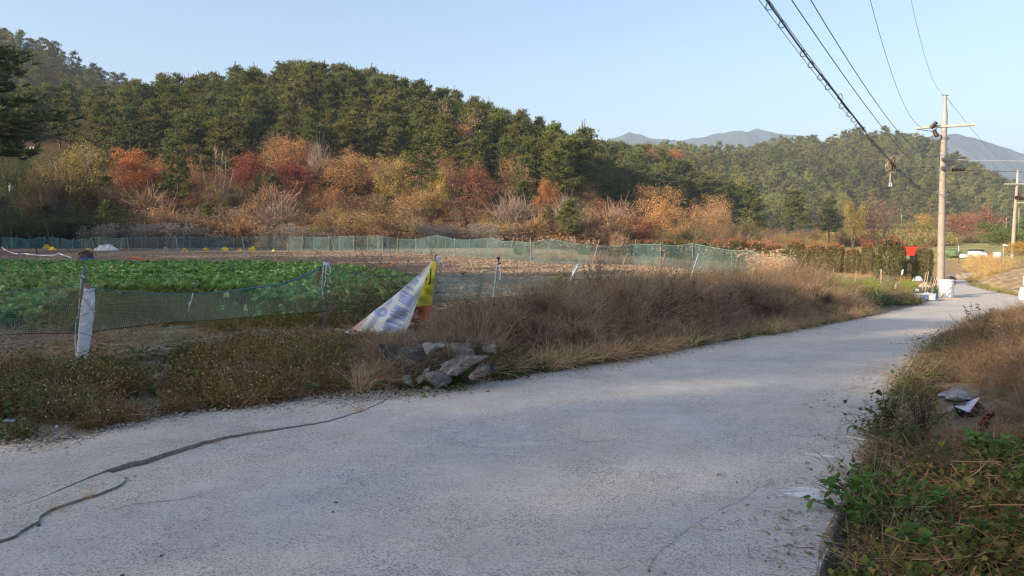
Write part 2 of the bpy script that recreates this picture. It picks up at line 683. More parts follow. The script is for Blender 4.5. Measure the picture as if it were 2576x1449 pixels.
def scatter(name, P, scale, variants, idx=None, rz=None, tilt=0.0, tint=None, kind='stuff'):
    """ONE object that instances small plant meshes on points (ground cover, far-off woods)"""
    P = np.asarray(P, np.float32)
    n = len(P)
    sc = np.broadcast_to(np.asarray(scale, np.float32).reshape(n, -1) if np.ndim(scale) else np.float32(scale), (n, 3) if np.ndim(scale) != 1 else (n, 1))
    sc = np.array(np.broadcast_to(sc, (n, 3)), np.float32)
    idx = rng.integers(0, len(variants), n) if idx is None else np.asarray(idx)
    rz = rng.uniform(0, 2 * math.pi, n) if rz is None else rz
    rot = np.stack([rng.normal(size=n) * tilt, rng.normal(size=n) * tilt, rz], 1).astype(np.float32)
    tint = np.ones((n, 3), np.float32) if tint is None else np.asarray(tint, np.float32)
    me = bpy.data.meshes.new(name)
    me.vertices.add(n)
    me.vertices.foreach_set('co', P.ravel())
    for an, tp, data in (('rot', 'FLOAT_VECTOR', rot), ('scl', 'FLOAT_VECTOR', sc)):
        a = me.attributes.new(an, tp, 'POINT')
        a.data.foreach_set('vector', data.ravel())
    a = me.attributes.new('pick', 'INT', 'POINT')
    a.data.foreach_set('value', idx.astype(np.int32))
    a = me.attributes.new('tint', 'FLOAT_COLOR', 'POINT')
    a.data.foreach_set('color', np.concatenate([tint, np.ones((n, 1), np.float32)], 1).astype(np.float32).ravel())
    me.update()
    o = bpy.data.objects.new(name, me)
    COL.objects.link(o)
    c = bpy.data.collections.new(name + '_variants')
    for i, q in enumerate(variants):
        qo = bpy.data.objects.new('%s_kind_%03d' % (name, i), q)
        c.objects.link(qo)
    ng = bpy.data.node_groups.new(name + '_scatter', 'GeometryNodeTree')
    ng.interface.new_socket('Geometry', in_out='INPUT', socket_type='NodeSocketGeometry')
    ng.interface.new_socket('Geometry', in_out='OUTPUT', socket_type='NodeSocketGeometry')
    N, Lk = ng.nodes, ng.links
    gi, go = N.new('NodeGroupInput'), N.new('NodeGroupOutput')
    ci = N.new('GeometryNodeCollectionInfo')
    ci.inputs['Collection'].default_value = c
    ci.inputs['Separate Children'].default_value = True
    ci.inputs['Reset Children'].default_value = True
    iop = N.new('GeometryNodeInstanceOnPoints')
    iop.inputs['Pick Instance'].default_value = True

    def attr(an, tp):
        q = N.new('GeometryNodeInputNamedAttribute')
        q.data_type = tp
        q.inputs['Name'].default_value = an
        return [s for s in q.outputs if s.enabled][0]
    Lk.new(gi.outputs[0], iop.inputs['Points'])
    Lk.new(ci.outputs[0], iop.inputs['Instance'])
    Lk.new(attr('pick', 'INT'), iop.inputs['Instance Index'])
    e2r = N.new('FunctionNodeEulerToRotation')
    Lk.new(attr('rot', 'FLOAT_VECTOR'), e2r.inputs[0])
    Lk.new(e2r.outputs[0], iop.inputs['Rotation'])
    Lk.new(attr('scl', 'FLOAT_VECTOR'), iop.inputs['Scale'])
    Lk.new(iop.outputs[0], go.inputs[0])
    md = o.modifiers.new('scatter', 'NODES')
    md.node_group = ng
    if kind:
        o['kind'] = kind
    return o
# ------------------------------------------------------------------ ground: one sheet out to the horizon
def build_ground():
    ang = np.concatenate([np.arange(-42, 42, 0.19), np.arange(42, 318, 2.3)]) * math.pi / 180
    rad = np.concatenate([[0.0], np.geomspace(0.8, 4000, 300)])
    na, nr = len(ang), len(rad)
    A, Rr = np.meshgrid(ang, rad[1:])
    x, y = (np.sin(A) * Rr).ravel(), (np.cos(A) * Rr).ravel()
    z = T(x, y)
    z = np.where(Rr.ravel() > 900, z * (1 - ss(900, 1500, Rr.ravel())) - 1.3 * ss(900, 1500, Rr.ravel()), z)
    v = np.concatenate([[[0, 0, T1(0, 0)]], np.stack([x, y, z], 1)])
    mb = MB()
    i, j = np.meshgrid(np.arange(nr - 2), np.arange(na), indexing='ij')
    i, j = i.ravel(), j.ravel()
    jn = (j + 1) % na
    quads = np.stack([1 + i * na + j, 1 + i * na + jn, 1 + (i + 1) * na + jn, 1 + (i + 1) * na + j], 1)[:, ::-1]
    mb.add(v, quads)
    c = np.arange(na)
    mb.f.append((np.stack([np.zeros(na, int), (c + 1) % na + 1, c + 1], 1)[:, ::-1], 0))
    m, nt, out = new_mat('earth')
    at = nt.nodes.new('ShaderNodeAttribute')
    at.attribute_name = 'soil'
    f1 = tex_noise(nt, 3.5, 6, 0.7)
    f2 = tex_noise(nt, 38, 3, 0.7)
    c1 = mixc(nt, at.outputs['Color'], rng_map(nt, f1, 0.3, 0.7, 0.7, 1.25), 1.0, 'MULTIPLY')
    c2 = mixc(nt, c1, rng_map(nt, f2, 0.25, 0.75, 0.55, 1.5), 1.0, 'MULTIPLY')
    add = nt.nodes.new('ShaderNodeMath')
    nt.links.new(f1, add.inputs[0])
    nt.links.new(f2, add.inputs[1])
    surf(nt, out, c2, 0.95, 0.05, add.outputs[0], 0.05)
    o = mb.build('ground', m, smooth=True)
    tag(o, kind='structure')
    # what the soil is where
    x, y = v[:, 0], v[:, 1]
    P = np.stack([x, y], 1)
    d = seg_dist(P, ROAD_POLY)
    dl = seg_dist(P, LEFT_LINE, False)
    n1 = vnoise(x, y, 2.3, 31)[:, None]
    dirt = np.array([0.30, 0.245, 0.185])
    field = np.array([0.225, 0.155, 0.118])
    weedy = np.array([0.22, 0.18, 0.125])
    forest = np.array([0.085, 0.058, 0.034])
    tan = np.array([0.40, 0.28, 0.15])
    grassy = np.array([0.36, 0.32, 0.12])
    px, py, f = proj(np.stack([x, y, z if len(z) == len(x) else v[:, 2]], 1))
    cfield = np.where(((x < 12 - 0.25 * (y - 30)) & (y > 26) & (y < 72))[:, None], field, weedy)
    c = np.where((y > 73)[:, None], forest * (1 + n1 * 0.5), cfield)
    valley = (x > 14 + 0.0 * y) & (y > 36) & (y < 300) & (x > 0.22 * y + 8)
    c = np.where(valley[:, None], np.where(((y > 75) & (y < 230))[:, None], grassy * (1 + 0.8 * n1), np.where((vnoise(x, y, 14, 8) > -0.1)[:, None], tan, weedy)), c)
    edge = (ss(0.9, 0.1, d) if False else 1 - ss(0.15, 0.75, d + 0.25 * vnoise(x, y, 0.4, 5)))[:, None] * (y < 60)[:, None]
    c = c * (1 - edge) + dirt * edge
    c = np.where((~inside(P, ROAD_POLY) & (d < 0.55) & (dl > 2.0) & (y < 5.6) & (x > 0))[:, None], np.array([0.13, 0.115, 0.10]), c)
    c = np.where((inside(P, ROAD_POLY) & (d > 0.3))[:, None], np.array([0.06, 0.052, 0.045]), c)
    a = o.data.attributes.new('soil', 'FLOAT_COLOR', 'POINT')
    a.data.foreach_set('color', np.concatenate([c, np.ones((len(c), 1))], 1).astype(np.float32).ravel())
    return o


ground = build_ground()


# ------------------------------------------------------------------ concrete road
def concrete(name, base, dark, fine=1.0):
    m, nt, out = new_mat(name)
    big = tex_noise(nt, 0.45, 5, 0.6)
    mid = tex_noise(nt, 2.6, 5, 0.65)
    c = ramp(nt, mid, [(*[q * 0.86 for q in base], 0.3), (*[q * 1.08 for q in base], 0.72)])
    warm = ramp(nt, big, [(0.94, 0.97, 1.0, 0.32), (1.05, 1.01, 0.95, 0.68)])
    c = mixc(nt, c, warm, 1.0, 'MULTIPLY')
    # exposed aggregate: dark and pale grains of a few millimetres to a centimetre
    for sc, dk, lo, hi in ((170, 0.58, 0.05, 0.35), (95, 0.58, 0.03, 0.25)):
        v = nt.nodes.new('ShaderNodeTexVoronoi')
        v.inputs['Scale'].default_value = sc
        tc = nt.nodes.new('ShaderNodeTexCoord')
        nt.links.new(tc.outputs['Object'], v.inputs['Vector'])
        sep = nt.nodes.new('ShaderNodeSeparateColor')
        nt.links.new(v.outputs['Color'], sep.inputs['Color'])
        grain = rng_map(nt, sep.outputs['Red'], 0.72, 0.80)
        worn = rng_map(nt, tex_noise(nt, 1.1, 4, 0.7), 0.18, 0.60)
        mu = nt.nodes.new('ShaderNodeMath')
        mu.operation = 'MULTIPLY'
        nt.links.new(grain, mu.inputs[0])
        nt.links.new(worn, mu.inputs[1])
        c = mixc(nt, c, mixc(nt, c, (dk, dk, dk * 1.05), 1.0, 'MULTIPLY'), mu.outputs[0])
    grain_f = tex_noise(nt, 160, 3, 0.8)
    c = mixc(nt, c, rng_map(nt, grain_f, 0.25, 0.75, 0.86, 1.16), 1.0, 'MULTIPLY')
    # scuffs and old whitewash, dragged along the way the tyres go
    mp = nt.nodes.new('ShaderNodeMapping')
    mp.inputs['Rotation'].default_value = (0, 0, D2R(-58))
    mp.inputs['Scale'].default_value = (4.2, 0.8, 1)
    tc = nt.nodes.new('ShaderNodeTexCoord')
    nt.links.new(tc.outputs['Object'], mp.inputs['Vector'])
    st = tex_noise(nt, 1.0, 6, 0.75, vec=mp.outputs['Vector'])
    patch = tex_noise(nt, 0.35, 2, 0.5)
    mu = nt.nodes.new('ShaderNodeMath')
    mu.operation = 'MULTIPLY'
    nt.links.new(rng_map(nt, st, 0.60, 0.74), mu.inputs[0])
    nt.links.new(rng_map(nt, patch, 0.5, 0.62, 0, 0.55), mu.inputs[1])
    c = mixc(nt, c, (0.60, 0.62, 0.65), mu.outputs[0])
    stain = rng_map(nt, tex_noise(nt, 0.3, 5, 0.65), 0.45, 0.68, 0, 0.6)
    c = mixc(nt, c, mixc(nt, c, dark, 1.0, 'MULTIPLY'), stain)
    add = nt.nodes.new('ShaderNodeMath')
    nt.links.new(mid, add.inputs[0])
    nt.links.new(grain_f, add.inputs[1])
    surf(nt, out, c, 0.9, 0.15, add.outputs[0], 0.006)
    return m


MAT_ROAD = concrete('worn_concrete', (0.60, 0.55, 0.495), (0.80, 0.80, 0.80))
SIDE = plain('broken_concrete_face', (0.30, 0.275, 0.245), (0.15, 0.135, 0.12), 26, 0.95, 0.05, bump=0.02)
MAT_SLAB = concrete('broken_concrete', (0.58, 0.525, 0.465), (0.78, 0.78, 0.78))


def jag(line, amp, step, seed):
    """a line of points made uneven like a broken edge"""
    line = np.asarray(line, float)
    out = []
    for a, b in zip(line[:-1], line[1:]):
        k = max(1, int(np.hypot(*(b - a)) / step))
        for q in range(k):
            out.append(a + (b - a) * q / k)
    out.append(line[-1])
    out = np.array(out)
    t = np.gradient(out, axis=0)
    n = np.stack([-t[:, 1], t[:, 0]], 1)
    n /= np.maximum(np.hypot(*n.T)[:, None], 1e-9)
    s = np.cumsum(np.r_[0, np.hypot(*np.diff(out, axis=0).T)])
    w = vnoise(s, s * 0 + seed, step * 2.2, seed) * amp + vnoise(s, s * 0 + seed, step * 9, seed + 5) * amp * 2.2
    w[0] = w[-1] = 0
    return out + n * w[:, None]


def slab(name, poly, mat, z_add, thick, spacing, lift=None):
    """a concrete slab: triangulated top that follows the road, with a real side"""
    poly = np.asarray(poly, float)
    if 0.5 * np.sum(poly[:, 0] * np.roll(poly[:, 1], -1) - np.roll(poly[:, 0], -1) * poly[:, 1]) < 0:
        poly = poly[::-1]
    lo, hi = poly.min(0), poly.max(0)
    if callable(spacing):
        pts = []
        for y0 in np.arange(lo[1], hi[1], 2.0):
            s = spacing(y0)
            gx, gy = np.meshgrid(np.arange(lo[0], hi[0], s), np.arange(y0, min(y0 + 2, hi[1]), s))
            pts.append(np.stack([gx.ravel(), gy.ravel()], 1))
        g = np.concatenate(pts)
    else:
        gx, gy = np.meshgrid(np.arange(lo[0], hi[0], spacing), np.arange(lo[1], hi[1], spacing))
        g = np.stack([gx.ravel(), gy.ravel()], 1)
    g = g + rng.normal(size=g.shape) * 0.01
    g = g[inside(g, poly)]
    g = g[seg_dist(g, poly) > 0.05]
    allp = [Vector(p) for p in np.concatenate([poly, g])]
    n = len(poly)
    vs, es, fs, *_ = mgeo.delaunay_2d_cdt(allp, [(i, (i + 1) % n) for i in range(n)], [], 1, 1e-5)
    vs = np.array([v[:] for v in vs])
    fs = np.array([f for f in fs if len(f) == 3])
    z = road_z(vs[:, 0], vs[:, 1]) + z_add
    z = z + 0.012 * vnoise(vs[:, 0], vs[:, 1], 1.3, 77) + 0.006 * vnoise(vs[:, 0], vs[:, 1], 0.4, 78)
    if lift is not None:
        z = z + lift(vs)
    mb = MB()
    top = np.concatenate([vs, z[:, None]], 1)
    mb.add(top, fs)
    # sides
    zi = road_z(poly[:, 0], poly[:, 1]) + z_add + 0.012 * vnoise(poly[:, 0], poly[:, 1], 1.3, 77) + 0.006 * vnoise(poly[:, 0], poly[:, 1], 0.4, 78)
    if lift is not None:
        zi = zi + lift(poly)
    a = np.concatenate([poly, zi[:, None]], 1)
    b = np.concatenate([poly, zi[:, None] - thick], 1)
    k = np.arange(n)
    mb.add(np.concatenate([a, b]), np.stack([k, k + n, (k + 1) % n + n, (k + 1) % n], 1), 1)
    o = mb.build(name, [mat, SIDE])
    tag(o, kind='structure')
    return o


def rp(pts):
    return np.array([ray_road(*p) for p in pts])


# the broken seam: outer shoulder slab (left), a loose piece, then the carriageway
SEAM_FAR = [(960, 1012), (905, 1037), (830, 1060), (760, 1072), (700, 1081), (640, 1092), (580, 1104), (520, 1119), (460, 1137), (400, 1156), (345, 1172), (300, 1184), (272, 1190)]
SEAM_NEAR = [(316, 1212), (285, 1230), (230, 1252), (180, 1270), (135, 1288), (95, 1312), (60, 1335), (0, 1366)]
SEAM_IN = [(272, 1190), (220, 1208), (150, 1235), (90, 1262), (0, 1292)]
sf, sn, si = jag(rp(SEAM_FAR), 0.036, 0.032, 3), jag(rp(SEAM_NEAR), 0.030, 0.032, 4), jag(rp(SEAM_IN), 0.012, 0.05, 5)
near_tail = np.array([(-4.6, 2.2), (-7.5, -0.8), (-13, -4.5), (-22, -8.0)])
in_tail = np.array([(-4.9, 3.0), (-8.5, 0.3), (-14, -3.2), (-22, -6.6)])
ledge = jag(LEFT_LINE[:11], 0.05, 0.09, 9)                       # outer edge of the shoulder, up to photo px 960
shoulder_end = ray_road(1010, 1003)
gap = 0.016


def offset(line, d):
    t = np.gradient(line, axis=0)
    n = np.stack([-t[:, 1], t[:, 0]], 1)
    n /= np.maximum(np.hypot(*n.T)[:, None], 1e-9)
    return line + n * d


tip = ray_road(1000, 1003)
gapw = np.interp(np.arange(len(sf)) / (len(sf) - 1), [0, 0.3, 0.75, 1], [0.002, 0.005, 0.013, 0.020])[:, None]
tt = np.gradient(sf, axis=0)
nrm = np.stack([-tt[:, 1], tt[:, 0]], 1) / np.hypot(*tt.T)[:, None]
upside = nrm if (nrm[5] @ (el[5] - sf[5])) > 0 else -nrm
shoulder_poly = np.concatenate([ledge, [ray_road(985, 990)], sf + upside * gapw, (si + [0, 0.012])[1:], in_tail + [0, 0.05], [(-22, -5)]])
piece_poly = np.concatenate([si + [0.004, -0.008], in_tail[:1], near_tail[:1] + [-.03, 0.04], (sn + [-0.003, 0.009])[::-1], [ray_road(306, 1198)]])


def lift_shoulder(p):
    d = seg_dist(p, sf, False)
    px, py, f = proj(np.concatenate([p, road_z(p[:, 0], p[:, 1])[:, None]], 1))
    rise = np.interp(px, [0, 250, 330, 480, 640, 800, 960], [0.010, 0.018, 0.030, 0.022, 0.012, 0.005, 0.0])
    return rise * (1 - ss(0.1, 1.6, d)) * (f > 0.5) + 0.006


def lift_piece(p):
    return 0.016 + 0 * p[:, 0]


road_main = np.concatenate([[(-22, -9)], near_tail[::-1], sn[::-1], sf[::-1][1:], [ray_road(985, 996), ray_road(1040, 977)], jag(LEFT_LINE[11:], 0.05, 0.12, 12),
                            er, [(60, 30.5), (60, 26.0)], jag(er2, 0.02, 0.1, 13), [(1.05, 2.2), (0.6, 0.5), (0.0, -3.0), (-1.0, -9.0)]])
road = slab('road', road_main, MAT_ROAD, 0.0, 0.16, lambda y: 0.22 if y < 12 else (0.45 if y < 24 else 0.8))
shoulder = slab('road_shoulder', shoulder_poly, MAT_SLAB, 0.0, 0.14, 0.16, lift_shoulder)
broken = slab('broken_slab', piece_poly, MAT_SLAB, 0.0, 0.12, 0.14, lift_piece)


# ------------------------------------------------------------------ far mountains (with depth of their own)
def mountain(name, pts, dist, depth, seed):
    pts = np.array(pts, float)
    us = np.arange(pts[0, 0], pts[-1, 0], 5.0)
    top = np.interp(us, pts[:, 0], pts[:, 1])
    zt = (584 - top) / FPX * dist + 1.65
    zt = zt + vnoise(us, us * 0, 9, seed) * 2.5 + vnoise(us, us * 0, 26, seed) * 5
    rows = np.linspace(-1, 1, 25)
    V = []
    for q in rows:
        dd = dist + q * depth
        hgt = np.maximum(zt, 1) * (1 - np.abs(q) ** 1.25) - 3
        x = (us - 1288) / FPX * dist + q * 20 * np.sin(us * 0.05)
        hgt = hgt * (1 + 0.22 * vnoise(us, us * 0 + q * 30, 22, seed + 2) * (1 - (1 - abs(q)) ** 6))
        V.append(np.stack([x, np.full_like(x, dd), hgt], 1))
    n, k = len(us), len(rows)
    mb = MB()
    i, j = np.meshgrid(np.arange(k - 1), np.arange(n - 1), indexing='ij')
    i, j = i.ravel(), j.ravel()
    mb.add(np.concatenate(V), np.stack([i * n + j, i * n + j + 1, (i + 1) * n + j + 1, (i + 1) * n + j], 1))
    m = plain(name + '_woods', (0.045, 0.055, 0.06), (0.03, 0.038, 0.045), 0.02, 0.95, 0.0, bump=6.0)
    o = mb.build(name, m, smooth=True)
    tag(o, kind='structure')


MTN_D = 2500.0
mountain('mountain', [(1380, 470), (1480, 372), (1540, 349), (1580, 333), (1630, 348), (1700, 356), (1760, 345), (1800, 338), (1835, 331), (1870, 334), (1897, 324), (1930, 335), (1980, 342), (2060, 356), (2180, 420), (2260, 500)], MTN_D, 450, 5)
mountain('mountain', [(2120, 470), (2220, 385), (2280, 358), (2330, 343), (2390, 339), (2440, 348), (2520, 376), (2576, 392), (2700, 432), (2850, 480), (3000, 540)], MTN_D * 0.88, 380, 9)


# ------------------------------------------------------------------ trees: a few of each kind, shared by all
BARK_PINE = plain('pine_bark', (0.21, 0.135, 0.095), (0.10, 0.065, 0.05), 3.0, 0.9, 0.05)
BARK_GREY = plain('grey_bark', (0.26, 0.22, 0.18), (0.15, 0.12, 0.10), 4.0, 0.9, 0.05)
BARK_PALE = plain('pale_bark', (0.52, 0.45, 0.36), (0.36, 0.31, 0.25), 4.0, 0.9, 0.05)
NEEDLES = foliage('pine_needles', [(0.085, 0.110, 0.032), (0.135, 0.155, 0.048), (0.185, 0.190, 0.068), (0.105, 0.140, 0.048)], 0.15, 'object', 0.35, 0.55)
NEEDLES_FAR = foliage('far_pine_needles', [(0.105, 0.130, 0.048), (0.160, 0.178, 0.066), (0.210, 0.215, 0.085)], 0.15, 'instance', 0.3, 0.4)


def pine(seed, h=10.0, lod=0, low=0.14, high=0.34):
    r = np.random.default_rng(seed)
    lean = r.normal(size=2) * 0.03 * h
    k = 7
    tz = np.linspace(0, h * 0.97, k)
    tp = np.stack([lean[0] * (tz / h) ** 1.5 + r.normal(size=k) * 0.06 * (tz > 0), lean[1] * (tz / h) ** 1.5 + r.normal(size=k) * 0.06 * (tz > 0), tz], 1)
    rad = np.linspace(0.17, 0.03, k)
    tr, cr = MB(), MB()
    tube(tr, tp, rad, 6 if lod == 0 else 4, cap=False)
    cb = r.uniform(low, high) * h
    nb = 26 if lod == 0 else 11
    pads = []
    for i in range(nb):
        t = (i + r.uniform(0, 0.9)) / nb
        z = cb + (h * 0.98 - cb) * t
        az = i * 2.4 + r.uniform(-0.5, 0.5)
        L = h * 0.30 * math.sqrt(max(1 - 0.93 * t, 0.02)) * r.uniform(0.6, 1.15)
        if t < 0.12:
            L *= 0.75
        el_ = -0.1 + 0.75 * t + r.uniform(-0.15, 0.15)
        p0 = np.array([np.interp(z, tz, tp[:, 0]), np.interp(z, tz, tp[:, 1]), z])
        d = np.array([math.cos(az) * math.cos(el_), math.sin(az) * math.cos(el_), math.sin(el_)])
        s = np.linspace(0, 1, 4)
        path = p0 + d * (L * s)[:, None] + np.array([0, 0, 1]) * (0.16 * L * (s ** 2.2))[:, None]
        tube(tr, path, np.linspace(0.055, 0.015, 4) * (1 - 0.4 * t), 4 if lod == 0 else 3, cap=False)
        for sp in ((0.5, 0.78, 1.0) if lod == 0 else (0.55, 0.95)):
            q = p0 + d * L * sp + np.array([0, 0, 0.16 * L * sp ** 2.2])
            sdv = np.cross(d, [0, 0, 1.0])
            q = q + sdv * r.normal() * 0.26 * L * (1 - abs(sp - 0.6)) + np.array([0, 0, 0.10])
            pads.append((q, 0.36 + 0.13 * L, d))
    pads.append((tp[-1] + np.array([0, 0, -0.2]), 0.45, np.array([0, 0, 1.0])))
    pads.append((tp[-1] + np.array([0, 0, 0.15]), 0.3, np.array([0, 0, 1.0])))
    if lod == 0:
        iv, if_ = ico(1)  # solid cores added inside the pads to block light and deepen the crown's shade
        for q, pr, d in pads:
            cr.add((iv * [pr * 0.72, pr * 0.72, pr * 0.20]) * r.uniform(0.8, 1.15, (len(iv), 1)) + q - [0, 0, 0.06], if_)
    B, Dv, Ln = [], [], []
    ns, nbld, bl, bw = (13, 8, 0.32, 0.10) if lod == 0 else (8, 5, 0.62, 0.19)
    for q, pr, d in pads:
        o = r.normal(size=(ns, 3)) * np.array([pr, pr, pr * 0.24]) * 0.68
        pos = q + o
        shoot = unit(np.array([0, 0, 0.75]) + 0.55 * d + o / pr * 0.45 + r.normal(size=(ns, 3)) * 0.25)
        for sidx in range(ns):
            bd = unit(shoot[sidx] + r.normal(size=(nbld, 3)) * 0.55)
            B.append(np.repeat(pos[sidx][None], nbld, 0) + shoot[sidx] * r.uniform(0, 0.22, nbld)[:, None])
            Dv.append(bd)
            Ln.append(bl * r.uniform(0.7, 1.2, nbld))
    B, Dv, Ln = np.concatenate(B), np.concatenate(Dv), np.concatenate(Ln)
    n = len(B)
    sd = unit(np.cross(Dv, r.normal(size=(n, 3)))) * bw * 0.5
    v = np.stack([B - sd, B + sd, B + Dv * Ln[:, None]], 1).reshape(-1, 3)
    cr.add(v, np.arange(n * 3).reshape(-1, 3))
    # leading shoots that stick out of the crown top
    tops = np.array([tp[-1] + r.normal(size=3) * np.array([0.5, 0.5, 0.25]) for _ in range(15 if lod == 0 else 5)])
    for t_ in tops:
        hh = r.uniform(0.5, 1.5)
        m_ = 22 if lod == 0 else 7
        bz = t_ + np.array([0, 0, 1.0]) * r.uniform(0, hh, m_)[:, None]
        bd = unit(np.array([0, 0, 0.9]) + r.normal(size=(m_, 3)) * 0.6)
        sd = unit(np.cross(bd, r.normal(size=(m_, 3)))) * bw * 0.5
        v = np.stack([bz - sd, bz + sd, bz + bd * bl * 0.8], 1).reshape(-1, 3)
        cr.add(v, np.arange(m_ * 3).reshape(-1, 3))
    return tr, cr


PINES = []
for s_ in range(9):
    tr_, cr_ = pine(100 + s_, 10.0)
    PINES.append((tr_.mesh('pine_trunk', BARK_PINE, True), cr_.mesh('pine_crown', NEEDLES)))
tr_, cr_ = pine(190, 10.0, 0, 0.44, 0.48)
PINES.append((tr_.mesh('pine_trunk', BARK_PINE, True), cr_.mesh('pine_crown', NEEDLES)))
PINES_GN = []
for s_ in range(5):
    tr_, cr_ = pine(150 + s_, 10.0)
    m_ = MB()
    for src, mi in ((tr_, 0), (cr_, 1)):
        v_, f_ = src.arrays()
        m_.v.append(v_)
        for ff, _ in f_:
            m_.f.append((ff + m_.n, mi))
        m_.n += len(v_)
    PINES_GN.append(m_.mesh('wood_pine', [BARK_PINE, NEEDLES_FAR]))
PINES_FAR = []
for s_ in range(7):
    tr_, cr_ = pine(200 + s_, 9.5, 1)
    m_ = MB()
    for src, mi in ((tr_, 0), (cr_, 1)):
        v_, f_ = src.arrays()
        m_.v.append(v_)
        for ff, _ in f_:
            m_.f.append((ff + m_.n, mi))
        m_.n += len(v_)
    PINES_FAR.append(m_.mesh('far_pine', [BARK_PINE, NEEDLES_FAR]))


LEAF_AUTUMN = foliage('autumn_leaves', [(0.50, 0.46, 0.42), (0.80, 0.74, 0.70), (1.0, 1.0, 1.0), (1.08, 1.30, 1.15), (1.2, 1.1, 1.0)], 0.3, 'object', 0.3, 0.8)
LEAF_FAR = foliage('far_autumn_leaves', [(0.6, 0.6, 0.6), (0.85, 0.85, 0.85), (1.1, 1.1, 1.0)], 0.35, 'instance', 0.25, 0.8)
TWIG = foliage('bare_twigs', [(0.7, 0.7, 0.7), (1.0, 1.0, 1.0), (1.25, 1.2, 1.15)], 0.0, 'object', 0.25, 0.9)


def grow(r, mb, base, h, spread, stems, depth=3, rad=0.05, clear=0.25, kink=0.25):
    """limbs by repeated forking; returns the twig ends"""
    ends = []

    def limb(p, d, L, rd, lev):
        k = 4
        pts = [np.array(p)]
        dd = np.array(d)
        for _ in range(k - 1):
            dd = unit(dd + r.normal(size=3) * kink * 0.5 + np.array([0, 0, 0.06]))
            pts.append(pts[-1] + dd * L / (k - 1))
        pts = np.array(pts)
        tube(mb, pts, np.linspace(rd, rd * 0.6, k), 5 if lev == 0 else (4 if lev == 1 else 3), cap=False)
        if lev >= depth:
            ends.append((pts[-1], dd))
            return
        for _ in range(r.integers(3, 5)):
            s = r.uniform(0.35, 1.0)
            i = min(int(s * (k - 1)), k - 2)
            q = pts[i] + (pts[i + 1] - pts[i]) * (s * (k - 1) - i)
            nd = unit(dd + unit(r.normal(size=3)) * 0.75 + np.array([0, 0, 0.15]))
            limb(q, nd, L * r.uniform(0.5, 0.75), rd * 0.55, lev + 1)
        ends.append((pts[-1], dd))
    for s in range(stems):
        a = s / stems * 2 * math.pi + r.uniform(-0.5, 0.5)
        tilt = spread * r.uniform(0.5, 1.2) if stems > 1 else spread * 0.15
        d = unit(np.array([math.cos(a) * tilt, math.sin(a) * tilt, 1.0]))
        limb(np.array(base) + np.array([math.cos(a), math.sin(a), 0]) * 0.06 * (stems > 1), d, h * r.uniform(0.42, 0.55), rad, 0)
    return ends


def leafy(seed, h=5.0, w=4.2, n_cl=300, per=26, size=0.125, stems=2, fill=0.85):
    """broadleaf tree or bush: limbs and clusters of leaves in an uneven crown"""
    r = np.random.default_rng(seed)
    tr, cr = MB(), MB()
    grow(r, tr, (0, 0, 0), h * 0.85, 0.5, stems, 3, 0.075)
    lobes = [(np.array([r.normal() * w * 0.27, r.normal() * w * 0.27, h * r.uniform(0.32, 0.82)]), r.uniform(0.16, 0.32) * w) for _ in range(11)]
    C = []
    for _ in range(n_cl):
        c, R0 = lobes[r.integers(len(lobes))]
        d = unit(r.normal(size=3))
        d[2] = d[2] * 0.9
        c0 = c + d * R0 * r.uniform(0.55, 1.08)
        if c0[2] < 0.12 * h:
            c0[2] = r.uniform(0.12, 0.35) * h
        C.append(c0 + r.normal(size=(per, 3)) * 0.24 * [1, 1, 0.7])
    leaves(cr, np.concatenate(C), r.uniform(0.7, 1.3, n_cl * per) * size, r)
    return tr.mesh('limbs', BARK_GREY, True), cr.mesh('leaf_crown', LEAF_AUTUMN)


def twiggy(seed, h=3.5, stems=9, tops=420, leaf=140):
    """leafless shrub: a fan of stems and very many thin twigs"""
    r = np.random.default_rng(seed)
    tr, cr = MB(), MB()
    ends = grow(r, tr, (0, 0, 0), h * 0.62, 0.55, stems, 1, 0.028)
    e = np.array([p for p, d in ends])
    dd = np.array([d for p, d in ends])
    i = r.integers(0, len(e), tops)
    p0 = e[i] - dd[i] * (r.uniform(0, 0.5, tops) * h * 0.3)[:, None]
    d = unit(dd[i] + r.normal(size=(tops, 3)) * 0.5 + np.array([0, 0, 0.45]))
    ribbons(cr, p0, d, r.uniform(0.18, 0.42, tops) * h, 0.024, r.uniform(-0.1, 0.25, tops), 2, r, tip=0.4)
    j = r.integers(0, tops, tops)
    p1 = p0[j] + d[j] * (r.uniform(0.3, 0.9, tops) * 0.25 * h)[:, None]
    ribbons(cr, p1, unit(d[j] + r.normal(size=(tops, 3)) * 0.7), r.uniform(0.08, 0.2, tops) * h, 0.018, 0.05, 1, r, tip=0.5)
    if leaf:
        leaves(cr, p1[r.integers(0, tops, leaf)] + r.normal(size=(leaf, 3)) * 0.08, r.uniform(0.08, 0.16, leaf), r)
    return tr.mesh('stems', BARK_GREY, True), cr.mesh('twigs', TWIG)


LEAFY = [leafy(300 + i, stems=[1, 2, 3][i % 3]) for i in range(6)]
BIG_OAK = [leafy(390, h=5.5, w=7.5, n_cl=900, per=26, size=0.085, stems=3), leafy(391, h=5.5, w=5.5, n_cl=600, per=24, size=0.085, stems=2)]
LEAFY_SPARSE = [leafy(330 + i, n_cl=190, per=17, size=0.125, stems=[2, 3][i % 2]) for i in range(4)]
TWIGGY = [twiggy(360 + i, leaf=[0, 120, 320][i % 3]) for i in range(6)]
